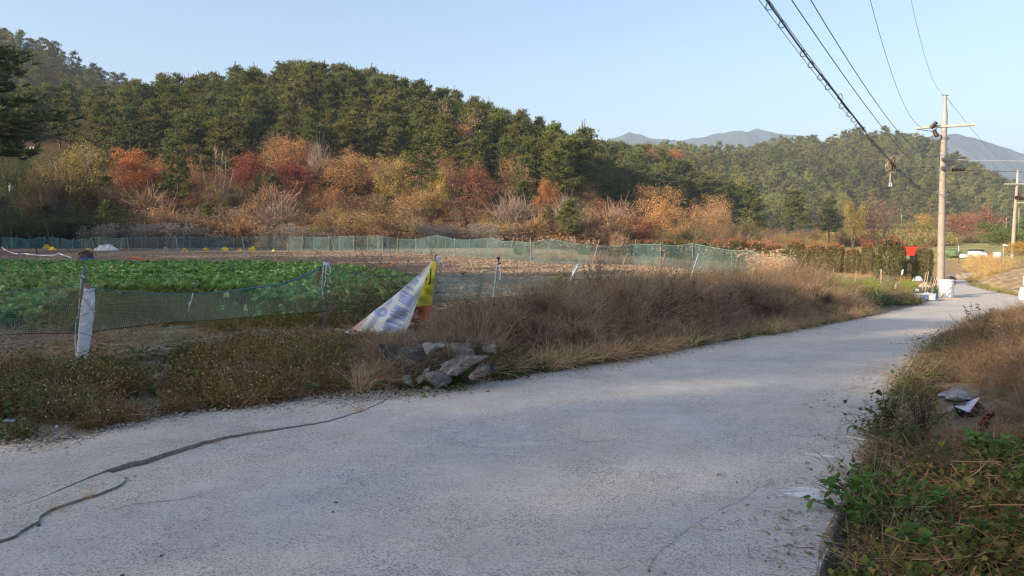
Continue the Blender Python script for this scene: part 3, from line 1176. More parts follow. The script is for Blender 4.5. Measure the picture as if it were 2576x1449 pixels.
# ------------------------------------------------------------------ woods on the hills
def tree_points(xr, yr, step, seed, keep):
    r = np.random.default_rng(seed)
    gx, gy = np.meshgrid(np.arange(xr[0], xr[1], step), np.arange(yr[0], yr[1], step))
    P = np.stack([gx.ravel(), gy.ravel()], 1) + r.uniform(-0.42, 0.42, (gx.size, 2)) * step
    h = np.maximum.reduce([hill_part(HILLS[k], P[:, 0], P[:, 1]) for k in HILLS])
    ok = keep(P[:, 0], P[:, 1], h)
    P, h = P[ok], h[ok]
    return np.stack([P[:, 0], P[:, 1], T(P[:, 0], P[:, 1])], 1), h


def pine_line(px):
    """photo height of the lower border of the pines on the near hill"""
    return np.interp(px, [-300, 0, 120, 300, 480, 620, 760, 900, 1050, 1200, 1300, 1420, 1480, 1560, 1700, 1850, 1950, 2100],
                     [345, 360, 372, 440, 472, 462, 450, 440, 460, 495, 530, 550, 560, 565, 545, 570, 580, 590])


def keep_pine(x, y, h):
    z = base_z(x, y)
    px, py, f = proj(np.stack([x, y, z], 1))
    return (h > 1.2) & (py < pine_line(px) + 14 * vnoise(x, y, 9, 55)) & (px > -420) & (px < 2350)


P1, h1 = tree_points((-120, 75), (82, 235), 3.2, 21, keep_pine)
px1, py1, f1 = proj(P1)
# those behind the crest cannot be seen
crest_d = np.where(px1 < 1480, 158, 215)
left_hill = (px1 < 330) & (P1[:, 1] > 172)
vis = ((P1[:, 1] < crest_d) | left_hill) & (px1 > -110) & (px1 < 2110)
order = np.argsort(np.where(vis, P1[:, 1], 1e6))
single = order[:min(300, int(vis.sum()))]
rest = np.ones(len(P1), bool)
rest[single] = False
PINE_LABEL = 'dark green pine tree standing among the pines of the wooded hillside'
r_ = np.random.default_rng(5)
for i in single:
    x, y, z = P1[i]
    k = r_.integers(9)
    s = r_.uniform(0.55, 0.98)
    o = thing('pine_tree', PINE_LABEL, 'tree', (x, y, z - 0.3), r_.uniform(0, 6.28), (s * r_.uniform(0.85, 1.15), s * r_.uniform(0.85, 1.15), s), 'pines on the wooded hillside')
    g = r_.uniform(0.82, 1.18)
    tone = (g * r_.uniform(0.9, 1.22), g, g * r_.uniform(0.8, 1.1))
    part('trunk', PINES[k][0], o)
    part('crown', PINES[k][1], o, tone)


def tints(n, r):
    g = r.uniform(0.75, 1.2, n)
    return np.stack([g * r.uniform(0.9, 1.2, n), g, g * r.uniform(0.85, 1.15, n)], 1)


Pr = P1[rest]
near_rest = Pr[(Pr[:, 1] < 240)]
scatter('pine_wood', near_rest - [0, 0, 0.3], r_.uniform(0.55, 0.98, len(near_rest)), PINES_GN, tilt=0.04, tint=tints(len(near_rest), r_))

P2, h2 = tree_points((20, 470), (150, 560), 4.9, 23, lambda x, y, h: (h > 2.5) & (1288 + FPX * x / y > 1180) & (1288 + FPX * x / y < 2900) & (y > np.where(1288 + FPX * x / y < 2100, 205, 270)))
scatter('hillside_forest', P2 - [0, 0, 0.3], r_.uniform(0.6, 1.3, len(P2)) * (1 + 0.5 * vnoise(P2[:, 0], P2[:, 1], 26, 61)), PINES_FAR, tilt=0.03, tint=tints(len(P2), r_) * np.array([0.98, 0.97, 0.90]) * (1 + 0.7 * vnoise(P2[:, 0], P2[:, 1], 45, 62))[:, None])
P3, h3 = tree_points((-260, -40), (165, 330), 4.0, 24, lambda x, y, h: (h > 3) & (1288 + FPX * x / y < 560) & (1288 + FPX * x / y > -500) & (y > 172))
lv = r_.random(len(P3)) < 0.3
scatter('left_hill_forest', P3[~lv] - [0, 0, 0.3], r_.uniform(0.65, 1.05, (~lv).sum()), PINES_FAR, tilt=0.03, tint=tints((~lv).sum(), r_))

# broad-leaved trees that colour the far slopes
LEAFY_FAR = []
for i in range(3):
    q = LEAFY_SPARSE[i][1].copy()
    q.materials.clear()
    q.materials.append(LEAF_FAR)
    LEAFY_FAR.append(q)
rust = np.array([[0.30, 0.14, 0.05], [0.26, 0.12, 0.05], [0.34, 0.20, 0.06], [0.22, 0.14, 0.07]])
pal = rust[r_.integers(0, 4, lv.sum())] * r_.uniform(0.8, 1.15, (lv.sum(), 1))
scatter('left_hill_autumn_woods', P3[lv], r_.uniform(0.9, 1.35, lv.sum()), LEAFY_FAR, tint=pal)

# trees of the ridge west of the road, whose shade lies over the foreground
r2 = np.random.default_rng(77)
n_r = 520
tt_ = r2.uniform(-95, RIDGE_L + 14, n_r)
nn_ = r2.normal(size=n_r) * 16
PR = np.stack([RIDGE_C[0] + RIDGE_D[0] * tt_ + RIDGE_D[1] * nn_, RIDGE_C[1] + RIDGE_D[1] * tt_ - RIDGE_D[0] * nn_], 1)
PR = np.concatenate([PR, T(PR[:, 0], PR[:, 1])[:, None]], 1)
keep = (1288 + FPX * PR[:, 0] / np.maximum(PR[:, 1], 1) < -150) | (PR[:, 1] < 2)
PR = PR[keep]
scatter('ridge_forest', PR - [0, 0, 0.3], r2.uniform(0.8, 1.15, len(PR)), PINES_FAR, tilt=0.03, tint=tints(len(PR), r2))

# undergrowth on the hill foot, too thick to count
BR = foliage('undergrowth_twigs', [(0.7, 0.7, 0.7), (1.0, 1.0, 1.0), (1.25, 1.2, 1.15)], 0.15, 'instance', 0.25, 0.9)
und = []
for i in range(4):
    r = np.random.default_rng(400 + i)
    mb = MB()
    n = 220
    p = r.normal(size=(n, 3)) * np.array([0.55, 0.55, 0])
    ribbons(mb, p, unit(r.normal(size=(n, 3)) * 0.6 + np.array([0, 0, 1.0])), r.uniform(0.5, 1.5, n), 0.03, r.uniform(0, 0.4, n), 3, r, tip=0.4)
    leaves(mb, r.normal(size=(160, 3)) * np.array([0.7, 0.7, 0.3]) + np.array([0, 0, 0.7]), r.uniform(0.1, 0.2, 160), r)
    und.append(mb.mesh('undergrowth_clump', BR))
r3 = np.random.default_rng(31)
n = 7500
yy = 72 + 55 * r3.random(n) ** 1.3
uu = r3.uniform(-80, 2080, n)
xx = (uu - 1288) / FPX * yy
Pz = np.stack([xx, yy, T(xx, yy)], 1)
px, py, f = proj(Pz)
ok = (py > pine_line(px) - 75) & (hill_part(HILLS['near'], xx, yy) + hill_part(HILLS['middle'], xx, yy) > 0.05)
Pz, px, py = Pz[ok], px[ok], py[ok]
m = len(Pz)
pal = np.array([[0.24, 0.14, 0.08], [0.30, 0.18, 0.10], [0.20, 0.12, 0.08], [0.28, 0.20, 0.11], [0.20, 0.17, 0.08], [0.30, 0.15, 0.06]])
tn = pal[r3.integers(0, len(pal), m)] * r3.uniform(0.8, 1.2, (m, 1))
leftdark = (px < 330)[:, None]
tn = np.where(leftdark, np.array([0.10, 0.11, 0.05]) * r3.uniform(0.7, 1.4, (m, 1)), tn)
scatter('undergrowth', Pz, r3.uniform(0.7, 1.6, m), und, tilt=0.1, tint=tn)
# ------------------------------------------------------------------ single broad-leaved trees and shrubs of the hill foot
def extent(*meshes):
    lo, hi = np.full(3, 1e9), np.full(3, -1e9)
    for me in meshes:
        v = np.empty(len(me.vertices) * 3, np.float32)
        me.vertices.foreach_get('co', v)
        v = v.reshape(-1, 3)
        lo, hi = np.minimum(lo, np.percentile(v, 1.5, axis=0)), np.maximum(hi, np.percentile(v, 98.5, axis=0))
    return lo, hi


EXT = {}


def plant(name, label, cat, kinds, k, px, ytop, wpx, d, color, group=None, names=('limbs', 'leaf_crown'), limb=None, ybase=None, rz=None):
    tr, cr = kinds[k % len(kinds)]
    if cr.name not in EXT:
        EXT[cr.name] = extent(cr)
    lo, hi = EXT[cr.name]
    p = W(px, 584, d)
    if ybase is not None:
        g = G(px, ybase)
        d = g[1]
        p = W(px, 584, d)
    zg = T1(p[0], d)
    h = max(W(px, ytop, d)[2] - zg, 0.5)
    w = wpx / FPX * d
    sz, sx = h / hi[2], w / (0.5 * (hi[0] - lo[0] + hi[1] - lo[1]))
    o = thing(name, label, cat, (p[0], d, zg - 0.08), random.uniform(0, 6.28) if rz is None else rz, (sx, sx, sz), group)
    part(names[0], tr, o, limb or (1, 1, 1))
    part(names[1], cr, o, soft(color))
    return o


ORANGE, RUST, YELLOW, CRIMSON = (0.55, 0.20, 0.06), (0.40, 0.21, 0.10), (0.46, 0.32, 0.08), (0.30, 0.09, 0.065)
TANLEAF, OLIVE, PINKBROWN, GOLD = (0.44, 0.29, 0.15), (0.26, 0.23, 0.09), (0.38, 0.23, 0.16), (0.50, 0.36, 0.10)


def soft(c, k=0.14):
    m = 0.3 * c[0] + 0.6 * c[1] + 0.1 * c[2]
    return tuple(v + (m - v) * k for v in c[:3])

named = [
    ('oak_tree', 'bright orange oak glowing among pines on the left of the slope', 'tree', LEAFY, 0, 322, 378, 88, 97, ORANGE),
    ('oak_tree', 'small red orange tree beside the bright orange oak', 'tree', LEAFY, 1, 402, 405, 78, 98, (0.44, 0.16, 0.06)),
    ('broadleaf_tree', 'broad olive and yellow tree at the left end of the slope', 'tree', LEAFY, 2, 190, 368, 150, 92, (0.34, 0.25, 0.075)),
    ('broadleaf_tree', 'olive brown tree standing over the graveyard shrubs', 'tree', LEAFY, 3, 120, 405, 100, 90, (0.28, 0.20, 0.07)),
    ('oak_tree', 'slim tall orange tree rising above dark red maples', 'tree', LEAFY, 4, 722, 346, 84, 104, (0.48, 0.23, 0.09)),
    ('maple_tree', 'dark red maple left of the slim orange tree', 'tree', LEAFY, 5, 655, 388, 100, 101, (0.30, 0.085, 0.055)),
    ('maple_tree', 'dark red maple right below the slim orange tree', 'tree', LEAFY, 0, 738, 412, 92, 99, (0.26, 0.065, 0.055)),
    ('oak_tree', 'large tan oak in the middle of the hill foot', 'tree', LEAFY, 1, 878, 388, 112, 99, (0.46, 0.25, 0.10)),
    ('broadleaf_tree', 'golden yellow tree left of the tall pale trunked pine', 'tree', LEAFY, 2, 1003, 397, 92, 98, GOLD),
    ('broadleaf_tree', 'narrow yellow green tree right of the tall pale trunked pine', 'tree', LEAFY, 3, 1105, 425, 58, 96, (0.50, 0.36, 0.07)),
    ('oak_tree', 'pinkish half bare oak high among the pines', 'tree', LEAFY_SPARSE, 0, 1125, 264, 120, 120, PINKBROWN),
    ('oak_tree', 'orange oak just under the pinkish half bare oak', 'tree', LEAFY, 4, 1145, 312, 84, 117, (0.46, 0.21, 0.09)),
    ('maple_tree', 'round crimson maple against dark pines', 'tree', LEAFY, 5, 1168, 428, 84, 98, CRIMSON),
    ('oak_tree', 'yellow tan bush in front of the crimson maple', 'tree', LEAFY, 0, 1085, 478, 78, 90, (0.48, 0.31, 0.09)),
    ('oak_tree', 'tan bush at the fence left of the crimson maple', 'tree', LEAFY_SPARSE, 1, 1030, 490, 70, 88, TANLEAF),
    ('broadleaf_tree', 'brown round bush with bare twigs below the crimson maple', 'tree', LEAFY_SPARSE, 2, 1165, 505, 100, 88, (0.32, 0.17, 0.085)),
    ('broadleaf_tree', 'low tan bush close behind the green net fence', 'tree', LEAFY, 1, 915, 532, 100, 82, (0.38, 0.24, 0.11)),
    ('oak_tree', 'big golden brown oak, largest autumn tree behind the net fence', 'tree', BIG_OAK, 0, 1705, 474, 205, 96, (0.66, 0.36, 0.13)),
    ('oak_tree', 'pale brown oak leaning on the right side of the big golden oak', 'tree', BIG_OAK, 1, 1795, 508, 95, 94, (0.56, 0.32, 0.16)),
    ('oak_tree', 'rust brown bush left of the big golden oak', 'tree', LEAFY_SPARSE, 3, 1530, 520, 110, 92, RUST),
    ('oak_tree', 'brown bush with red leaves between two bare trees and the big oak', 'tree', LEAFY, 5, 1590, 548, 80, 90, (0.42, 0.18, 0.08)),
    ('oak_tree', 'small orange tree in the shade right of the bare pale tree', 'tree', LEAFY, 0, 1378, 455, 44, 96, (0.46, 0.19, 0.06)),
    ('oak_tree', 'rust red oak alone on the top of the pine spur', 'tree', LEAFY, 4, 1664, 374, 66, 185, (0.50, 0.17, 0.075)),
    ('oak_tree', 'brown oak on the pine spur left of the valley', 'tree', LEAFY_SPARSE, 1, 1500, 402, 56, 150, PINKBROWN),
    ('oak_tree', 'pinkish brown oak lower on the pine spur', 'tree', LEAFY_SPARSE, 2, 1545, 435, 110, 140, (0.38, 0.19, 0.09)),
    ('broadleaf_tree', 'purple brown bare crowned tree left of the utility pole', 'tree', LEAFY_SPARSE, 0, 2215, 497, 118, 130, (0.30, 0.14, 0.11)),
    ('broadleaf_tree', 'slim olive yellow tree beside the purple brown tree', 'tree', LEAFY, 1, 2146, 506, 44, 126, (0.34, 0.25, 0.05)),
    ('oak_tree', 'reddish brown tree at the valley end right of the utility pole', 'tree', LEAFY, 3, 2470, 524, 76, 190, (0.40, 0.16, 0.10)),
    ('oak_tree', 'orange brown tree at the valley end close right of the utility pole', 'tree', LEAFY, 2, 2400, 538, 70, 195, (0.44, 0.20, 0.09)),
    ('broadleaf_tree', 'light green leafy thicket behind the small power poles', 'tree', LEAFY, 4, 2295, 558, 110, 180, (0.30, 0.30, 0.06)),
    ('broadleaf_tree', 'golden yellow tree left of the utility pole far in the valley', 'tree', LEAFY, 5, 2336, 540, 46, 190, (0.50, 0.32, 0.05)),
    ('broadleaf_tree', 'golden orange shrub at the right edge under the second pole', 'shrub', LEAFY, 0, 2572, 606, 66, 70, (0.55, 0.32, 0.05)),
    ('broadleaf_tree', 'fresh green bush behind the second pole', 'shrub', LEAFY, 1, 2545, 548, 120, 92, (0.17, 0.22, 0.055)),
]
for i, (nm, lb, ct, kinds, k, px, yt, w, d, c) in enumerate(named):
    plant(nm, lb, ct, kinds, k, px, yt, w * (1.22 if d > 80 and w < 150 else 1.0), d, c)

# orange and rusty crowns dotted over the far right slope
r = np.random.default_rng(17)
for i, (px, yt, w) in enumerate([(2125, 452, 16), (2160, 492, 30), (2330, 412, 16), (2400, 428, 16), (2405, 442, 40), (2340, 468, 26), (2560, 470, 22), (2520, 498, 20),
                                 (2478, 508, 18), (2050, 440, 14), (1985, 470, 18), (2250, 512, 20), (2500, 444, 16), (1905, 432, 14)]):
    g = G(px, yt + 12, 520)
    plant('oak_tree', 'small rust coloured crown among the pines of the far hillside', 'tree', LEAFY, i, px, yt, w * 1.2, float(g[1]), tuple(np.array((0.46, 0.20, 0.075)) * r.uniform(0.85, 1.2)), 'autumn trees on the far hillside')

BAREC = (0.30, 0.22, 0.17)
for px, yt, w, d, k, lb in [(1290, 486, 118, 88, 0, 'tall bare grey twigged tree behind the net fence'), (1425, 490, 80, 89, 3, 'bare fan shaped tree right of the taller bare tree'),
                            (700, 500, 110, 84, 0, 'leafless grey brown shrub left of the middle of the thicket'), (806, 358, 70, 102, 3, 'dead grey tree among pines above the thicket'),
                            (150, 425, 90, 90, 3, 'bare crooked shrub with pale stems above the graveyard')]:
    plant('bare_tree', lb, 'tree', TWIGGY, k, px, yt, w, d, BAREC, names=('stems', 'twigs'), limb=(1.0, 0.9, 0.85))

# brown shrubs of the thicket between pines and fence
r = np.random.default_rng(18)
cols = [(0.30, 0.19, 0.12), (0.36, 0.22, 0.13), (0.27, 0.18, 0.13), (0.24, 0.19, 0.09), (0.38, 0.23, 0.11)]
spots = []
for i in range(230):
    px = r.uniform(110, 1560) if i < 190 else r.uniform(1400, 2060)
    d = r.uniform(78, 112) if px < 1300 else r.uniform(84, 118)
    spots.append((d, px))
for i, (d, px) in enumerate(sorted(spots, reverse=True)):
    h = r.uniform(1.7, 3.4) if d < 90 else r.uniform(2.6, 5.2)
    p = W(px, 584, d)
    zg = T1(p[0], d)
    yt = 584 - (zg + h - 1.65) / d * FPX
    w = h * r.uniform(0.85, 1.25) / d * FPX
    c = np.array(cols[r.integers(len(cols))]) * r.uniform(0.85, 1.2)
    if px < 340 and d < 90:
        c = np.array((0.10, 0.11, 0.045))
    if i % 3 != 2 or d > 96:
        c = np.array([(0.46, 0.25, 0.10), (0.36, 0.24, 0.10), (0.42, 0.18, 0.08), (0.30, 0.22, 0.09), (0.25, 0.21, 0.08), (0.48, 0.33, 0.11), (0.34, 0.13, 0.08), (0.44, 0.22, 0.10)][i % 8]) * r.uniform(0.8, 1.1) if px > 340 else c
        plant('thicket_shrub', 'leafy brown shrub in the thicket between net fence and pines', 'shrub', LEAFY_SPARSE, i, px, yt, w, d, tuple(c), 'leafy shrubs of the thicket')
    else:
        plant('twiggy_shrub', 'leafless twiggy shrub in the thicket between net fence and pines', 'shrub', TWIGGY, i, px, yt, w, d, tuple(c), 'bare shrubs of the thicket', ('stems', 'twigs'), (0.8, 0.7, 0.65))
for i, (px, d, h, w) in enumerate([(60, 79, 2.6, 4.6), (130, 77, 3.2, 5.0), (200, 78, 3.0, 5.2), (255, 80, 2.4, 4.0), (20, 83, 2.0, 4.0)]):
    p = W(px, 584, d)
    zg = T1(p[0], d)
    lab = ['low dark green bush at the left edge behind the net', 'dark green bush left of the big dark bush', 'big dark green bush behind the teal net', 'dark green bush at the right end of the dark bushes', 'dark bush on the terrace below the stone pillar'][i]
    plant('dark_bush', lab, 'bush', LEAFY, i, px, 584 - (zg + h - 1.65) / d * FPX, w / d * FPX, d, (0.07, 0.105, 0.035))

# the multi-stemmed pale tree that rises out of the thicket
tr = MB()
base = G(548, 548)
d0 = base[1]
t = thing('pale_stemmed_tree', 'tall thin tree with several bare pale stems rising from the brown thicket', 'tree', tuple(base))
for i, pts in enumerate([[(540, 548), (522, 480), (510, 425), (503, 385)], [(546, 548), (543, 480), (542, 410), (540, 368)], [(550, 548), (552, 480), (556, 420), (560, 385)],
                         [(553, 548), (560, 490), (568, 430), (567, 392)], [(556, 548), (570, 500), (580, 460), (588, 425)]]):
    m = MB()
    P = np.array([W(x, y, d0 + 0.3 * j * (i - 2)) for j, (x, y) in enumerate(pts)]) - base
    P[0, 2] = -0.15
    tube(m, P, np.linspace(0.062, 0.02, len(P)), 5, cap=False)
    m.build('stem', BARK_PALE, t, True)
m = MB()
rr = np.random.default_rng(3)
tips = np.array([W(x, y, d0) for x, y in [(503, 385), (540, 368), (560, 385), (567, 392), (588, 425), (512, 430), (550, 420)]]) - base
p0 = np.repeat(tips, 16, 0) - np.array([0, 0, 1.0]) * rr.uniform(0, 1.6, 112)[:, None]
ribbons(m, p0, rr.normal(size=(112, 3)) * 0.5 + [0, 0, 1.0], rr.uniform(0.5, 1.3, 112), 0.022, 0.1, 2, rr)
m.build('twigs', TWIG, t).color = (0.55, 0.46, 0.36, 1)

# single pines that stand out
for px, yt, d, k, wd, lb in [(452, 352, 92, 0, 75, 'single pine with a visible bare trunk in front of the pine wood'), (1055, 330, 97, 1, 120, 'tall pine with a long pale trunk and dead branches in mid slope'),
                             (722, 158, 150, 2, 60, 'pine with a spiky top rising above the crest'), (820, 160, 150, 3, 70, 'pine at the highest point of the crest'),
                             (1465, 318, 118, 4, 110, 'dark pine at the right end of the near hill'), (1410, 350, 108, 5, 120, 'broad dark pine at the foot of the right hill end'),
                             (1560, 440, 120, 6, 110, 'low spreading pine left of the golden oak'), (1700, 470, 128, 7, 110, 'dark pine directly behind the golden oak'),
                             (1890, 470, 130, 8, 100, 'dark pine right of the golden oak'), (2000, 478, 140, 0, 100, 'dark pine in front of the far hillside'), (2085, 500, 146, 2, 80, 'smaller dark pine left of the slim olive tree'),
                             (-85, 100, 58, 9, 400, 'huge dark pine at the left edge in front of the hill'), (-230, 40, 55, 9, 330, 'huge dark pine mostly out of frame on the left')]:
    p = W(px, 584, d)
    zg = T1(p[0], d)
    h = W(px, yt, d)[2] - zg
    s = h / 10.4
    sx = wd / FPX * d / 5.6 if d < 80 else min(s, wd / FPX * d / 5.6)
    o = thing('pine_tree', lb, 'tree', (p[0], d, zg - 0.3), 1.0 + k, (sx, sx, s))
    part('trunk', PINES[k][0], o)
    part('crown', PINES[k][1], o, (0.95, 0.95, 0.95) if d > 80 else (0.8, 0.85, 0.9))

# trimmed nursery shrubs right of the field: dark green columns with red young tips
HEDGE = foliage('hedge_leaves', [(0.06, 0.075, 0.022), (0.11, 0.11, 0.03), (0.17, 0.15, 0.045), (0.085, 0.09, 0.028)], 0.25, 'object', 0.25, 1.5, 0.5)
TIPS = foliage('red_young_leaves', [(0.20, 0.085, 0.045), (0.30, 0.13, 0.07), (0.26, 0.16, 0.08), (0.24, 0.075, 0.05)], 0.3, 'object', 0.25, 1.5)


def hedge_plant(seed):
    r = np.random.default_rng(seed)
    st, gr, rd = MB(), MB(), MB()
    for i in range(3):
        a = r.uniform(0, 6.28)
        tube(st, [(0.05 * math.cos(a), 0.05 * math.sin(a), 0), (0.2 * math.cos(a), 0.2 * math.sin(a), 0.8), (0.3 * math.cos(a), 0.3 * math.sin(a), 1.6)], [0.03, 0.025, 0.012], 4, cap=False)

    def shell(n):
        u = r.uniform(0.05, 1, n)
        prof = np.interp(u, [0, 0.12, 0.5, 0.8, 0.95, 1], [0.55, 0.82, 1.0, 0.92, 0.66, 0.15])
        a = r.uniform(0, 6.28, n)
        lump = 1 + 0.16 * np.sin(3 * a + seed) * np.sin(7 * u + seed) + 0.10 * np.sin(5 * a + 2 * seed)
        rr_ = prof * lump * np.sqrt(r.uniform(0.55, 1.05, n))
        return np.stack([rr_ * np.cos(a), rr_ * np.sin(a), 2.0 * u], 1)
    P = shell(5600)
    leaves(gr, P, r.uniform(0.075, 0.13, len(P)), r, dirs=P * [1, 1, 0.2] + r.normal(size=P.shape) * 0.6 + [0, 0, 0.3])
    Q = shell(900)
    Q = Q[Q[:, 2] > 1.0 + 0.9 * r.random(len(Q)) ** 0.5]
    Q[:, 2] += 0.12
    leaves(rd, Q * [1.05, 1.05, 1.04], r.uniform(0.09, 0.16, len(Q)), r, dirs=r.normal(size=Q.shape) * 0.5 + [0, 0, 1])
    return st.mesh('stems', BARK_GREY), gr.mesh('green_foliage', HEDGE), rd.mesh('red_leaves', TIPS)


HEDGES = [hedge_plant(500 + i) for i in range(5)]
for i, (px, yt, yb, w, red, lb) in enumerate([
        (2240, 596, 706, 78, 0.75, 'tallest trimmed dark green shrub of the nursery row'), (2326, 618, 708, 52, 0.8, 'trimmed dark shrub nearest to the utility pole'),
        (2266, 612, 702, 36, 1.0, 'narrow reddish shrub leaning on the tallest trimmed shrub'), (2294, 650, 704, 44, 0.7, 'low dark shrub under the red container'), (2185, 610, 692, 40, 1.1, 'reddish shrub left of the tallest trimmed shrub'),
        (2148, 622, 690, 44, 1.0, 'dark shrub with red tips second left of the tallest one'), (2100, 612, 686, 60, 1.2, 'wide reddish shrub in the nursery row'),
        (2055, 612, 682, 62, 1.1, 'big red topped shrub of the nursery row'), (2005, 604, 676, 56, 1.0, 'shrub with dark green base and red top behind the net end'),
        (1950, 612, 668, 60, 1.2, 'reddish wide shrub just above the net end'), (1898, 606, 662, 56, 1.3, 'rusty shrub behind the right net section'),
        (1850, 600, 655, 54, 0.9, 'dark green shrub behind the right net section'), (1805, 604, 650, 44, 1.0, 'shrub with red tip above the right net section'),
        (1765, 603, 648, 40, 0.9, 'green shrub next left above the right net section'), (1722, 603, 646, 44, 0.9, 'green brown shrub above the middle net section'),
        (1680, 602, 645, 40, 0.8, 'green shrub beside the big oak foot'), (1640, 604, 644, 44, 0.9, 'rounded green shrub left of the big oak foot'),
        (1600, 603, 643, 42, 0.8, 'rounded shrub in the hedge row behind the net'), (1560, 604, 642, 44, 0.8, 'second rounded shrub from the left hedge end'),
        (1545, 608, 650, 36, 0.8, 'small rounded shrub close behind the net'), (1315, 599, 642, 56, 0.7, 'low green shrub alone behind the net'), (1470, 604, 644, 40, 0.9, 'first rounded shrub at the left hedge end')]):
    g = G(px, yb)
    d = min(g[1], 62 if px < 1900 else 56)
    p = W(px, 584, d)
    zg = T1(p[0], d)
    h = W(px, yt, d)[2] - zg
    sx = 0.86 * w / FPX * d / 2.0
    o = thing('trimmed_shrub', lb, 'shrub', (p[0], d, zg - 0.05), i * 1.3, (sx, sx, h / 2.12), 'trimmed nursery shrubs')
    k = i % 5
    part('stems', HEDGES[k][0], o)
    part('green_foliage', HEDGES[k][1], o, (0.95, 1.0, 0.9) if red < 1 else (1.2, 1.0, 0.9))
    part('red_leaves', HEDGES[k][2], o, (red * 1.3, red * 1.15, red * 1.15))

r = np.random.default_rng(203)
for i in range(18):
    px, d = r.uniform(250, 1380), r.uniform(100, 138)
    p = W(px, 584, d)
    zg = T1(p[0], d)
    h = r.uniform(4.5, 7.5)
    c = np.array([(0.42, 0.22, 0.11), (0.36, 0.20, 0.12), (0.46, 0.25, 0.09), (0.38, 0.28, 0.10)][i % 4]) * r.uniform(0.8, 1.1)
    plant('oak_tree', 'brown or rust coloured broadleaf crown showing between the pines', 'tree', LEAFY_SPARSE, i, px, 584 - (zg + h - 1.65) / d * FPX, h * r.uniform(0.75, 1.0) / d * FPX, d, tuple(c), 'autumn crowns between the pines')

for i in range(17):
    px, d = r.uniform(260, 1540), r.uniform(84, 104)
    p = W(px, 584, d)
    k, s_ = int(r.integers(9)), r.uniform(0.3, 0.58)
    o = thing('pine_tree', 'young green pine growing among the autumn shrubs of the hill foot', 'tree', (p[0], d, T1(p[0], d) - 0.2), r.uniform(0, 6), (s_ * 1.1, s_ * 1.1, s_), 'young pines among the autumn shrubs')
    part('trunk', PINES[k][0], o)
    part('crown', PINES[k][1], o, (1.05, 1.05, 0.95))
# ------------------------------------------------------------------ ground plants used by the thousand
GN_DRY = foliage('dry_grass_blades', [(0.36, 0.275, 0.185), (0.47, 0.37, 0.255), (0.28, 0.205, 0.14), (0.56, 0.46, 0.33), (0.23, 0.165, 0.115)], 0.45, 'instance', 0.3, 1.2)
GN_GREEN = foliage('weed_leaves', [(0.07, 0.115, 0.035), (0.11, 0.16, 0.048), (0.16, 0.185, 0.06), (0.24, 0.22, 0.085)], 0.4, 'instance', 0.25, 1.5)
GN_BROWN = foliage('dead_weed_stems', [(0.28, 0.195, 0.122), (0.38, 0.28, 0.175), (0.19, 0.128, 0.08), (0.48, 0.37, 0.24)], 0.35, 'instance', 0.3, 1.2)
GN_WITHER = foliage('withering_weed_leaves', [(0.14, 0.125, 0.06), (0.21, 0.17, 0.085), (0.10, 0.115, 0.045), (0.26, 0.20, 0.11)], 0.35, 'instance', 0.3, 1.5)
GN_HEAD = foliage('pale_seed_heads', [(0.42, 0.38, 0.26), (0.52, 0.48, 0.34), (0.36, 0.34, 0.22)], 0.2, 'instance', 0.1, 1.2)
GN_PLUME = foliage('silver_plumes', [(0.42, 0.36, 0.30), (0.52, 0.46, 0.40), (0.35, 0.29, 0.24)], 0.4, 'instance', 0.1, 1.2)
GN_SOIL = plain('dry_clods', (0.36, 0.275, 0.21), (0.22, 0.16, 0.12), 20, 0.95, 0.0)
STRAW = foliage('straw_bits', [(0.30, 0.22, 0.15), (0.42, 0.33, 0.235), (0.23, 0.165, 0.115)], 0.1, 'instance', 0.1, 1)


def variants(fn, n, seed):
    return [fn(np.random.default_rng(seed + i)) for i in range(n)]


def tuft_arch(r):
    """dead grass that arches over in one main direction"""
    mb = MB()
    n = 70
    p = r.normal(size=(n, 3)) * [0.09, 0.09, 0]
    lean = np.array([0.55, -0.1, 1.0])
    d = unit(lean + r.normal(size=(n, 3)) * [0.42, 0.42, 0.2])
    ribbons(mb, p, d, r.uniform(0.45, 1.15, n), np.where(r.random(n) < 0.22, r.uniform(0.016, 0.026, n), r.uniform(0.007, 0.014, n)), r.uniform(0.2, 0.7, n), 5, r, tip=0.2)
    return mb.mesh('dry_tuft', GN_DRY)


def tuft_tangle(r):
    """fine dead stalks crossing each other"""
    mb = MB()
    n = 46
    p = r.normal(size=(n, 3)) * [0.17, 0.17, 0.0] + np.abs(r.normal(size=(n, 1))) * [0, 0, 0.12]
    d = unit(r.normal(size=(n, 3)) * [1, 1, 0.55] + [0.2, 0, 0.55])
    ribbons(mb, p, d, r.uniform(0.3, 0.95, n), r.uniform(0.007, 0.015, n), r.uniform(-0.1, 0.5, n), 3, r, tip=0.4)
    q = r.normal(size=(26, 3)) * [0.22, 0.22, 0.12] + [0.08, 0, 0.3]
    leaves(mb, q, r.uniform(0.02, 0.06, 26), r)
    return mb.mesh('tangled_stalks', GN_BROWN)


def weed_dead(r):
    """upright dead weed: forked brown stems and small seed bits"""
    mb = MB()
    for s in range(4):
        b = r.normal(size=3) * [0.05, 0.05, 0]
        top = b + np.array([r.normal() * 0.16, r.normal() * 0.16, r.uniform(0.45, 0.85)])
        n = 20
        ribbons(mb, b[None], (top - b)[None], [np.linalg.norm(top - b)], 0.008, 0.0, 3, r, tip=0.5)
        t = r.uniform(0.3, 1, n)
        p = b + (top - b) * t[:, None]
        ribbons(mb, p, r.normal(size=(n, 3)) * [0.8, 0.8, 0.3] + [0, 0, 0.7], r.uniform(0.08, 0.24, n), 0.005, 0.1, 2, r)
        q = p + r.normal(size=(n, 3)) * 0.07 + [0, 0, 0.07]
        leaves(mb, q, r.uniform(0.015, 0.045, n), r)
    return mb.mesh('dead_weed', GN_BROWN)


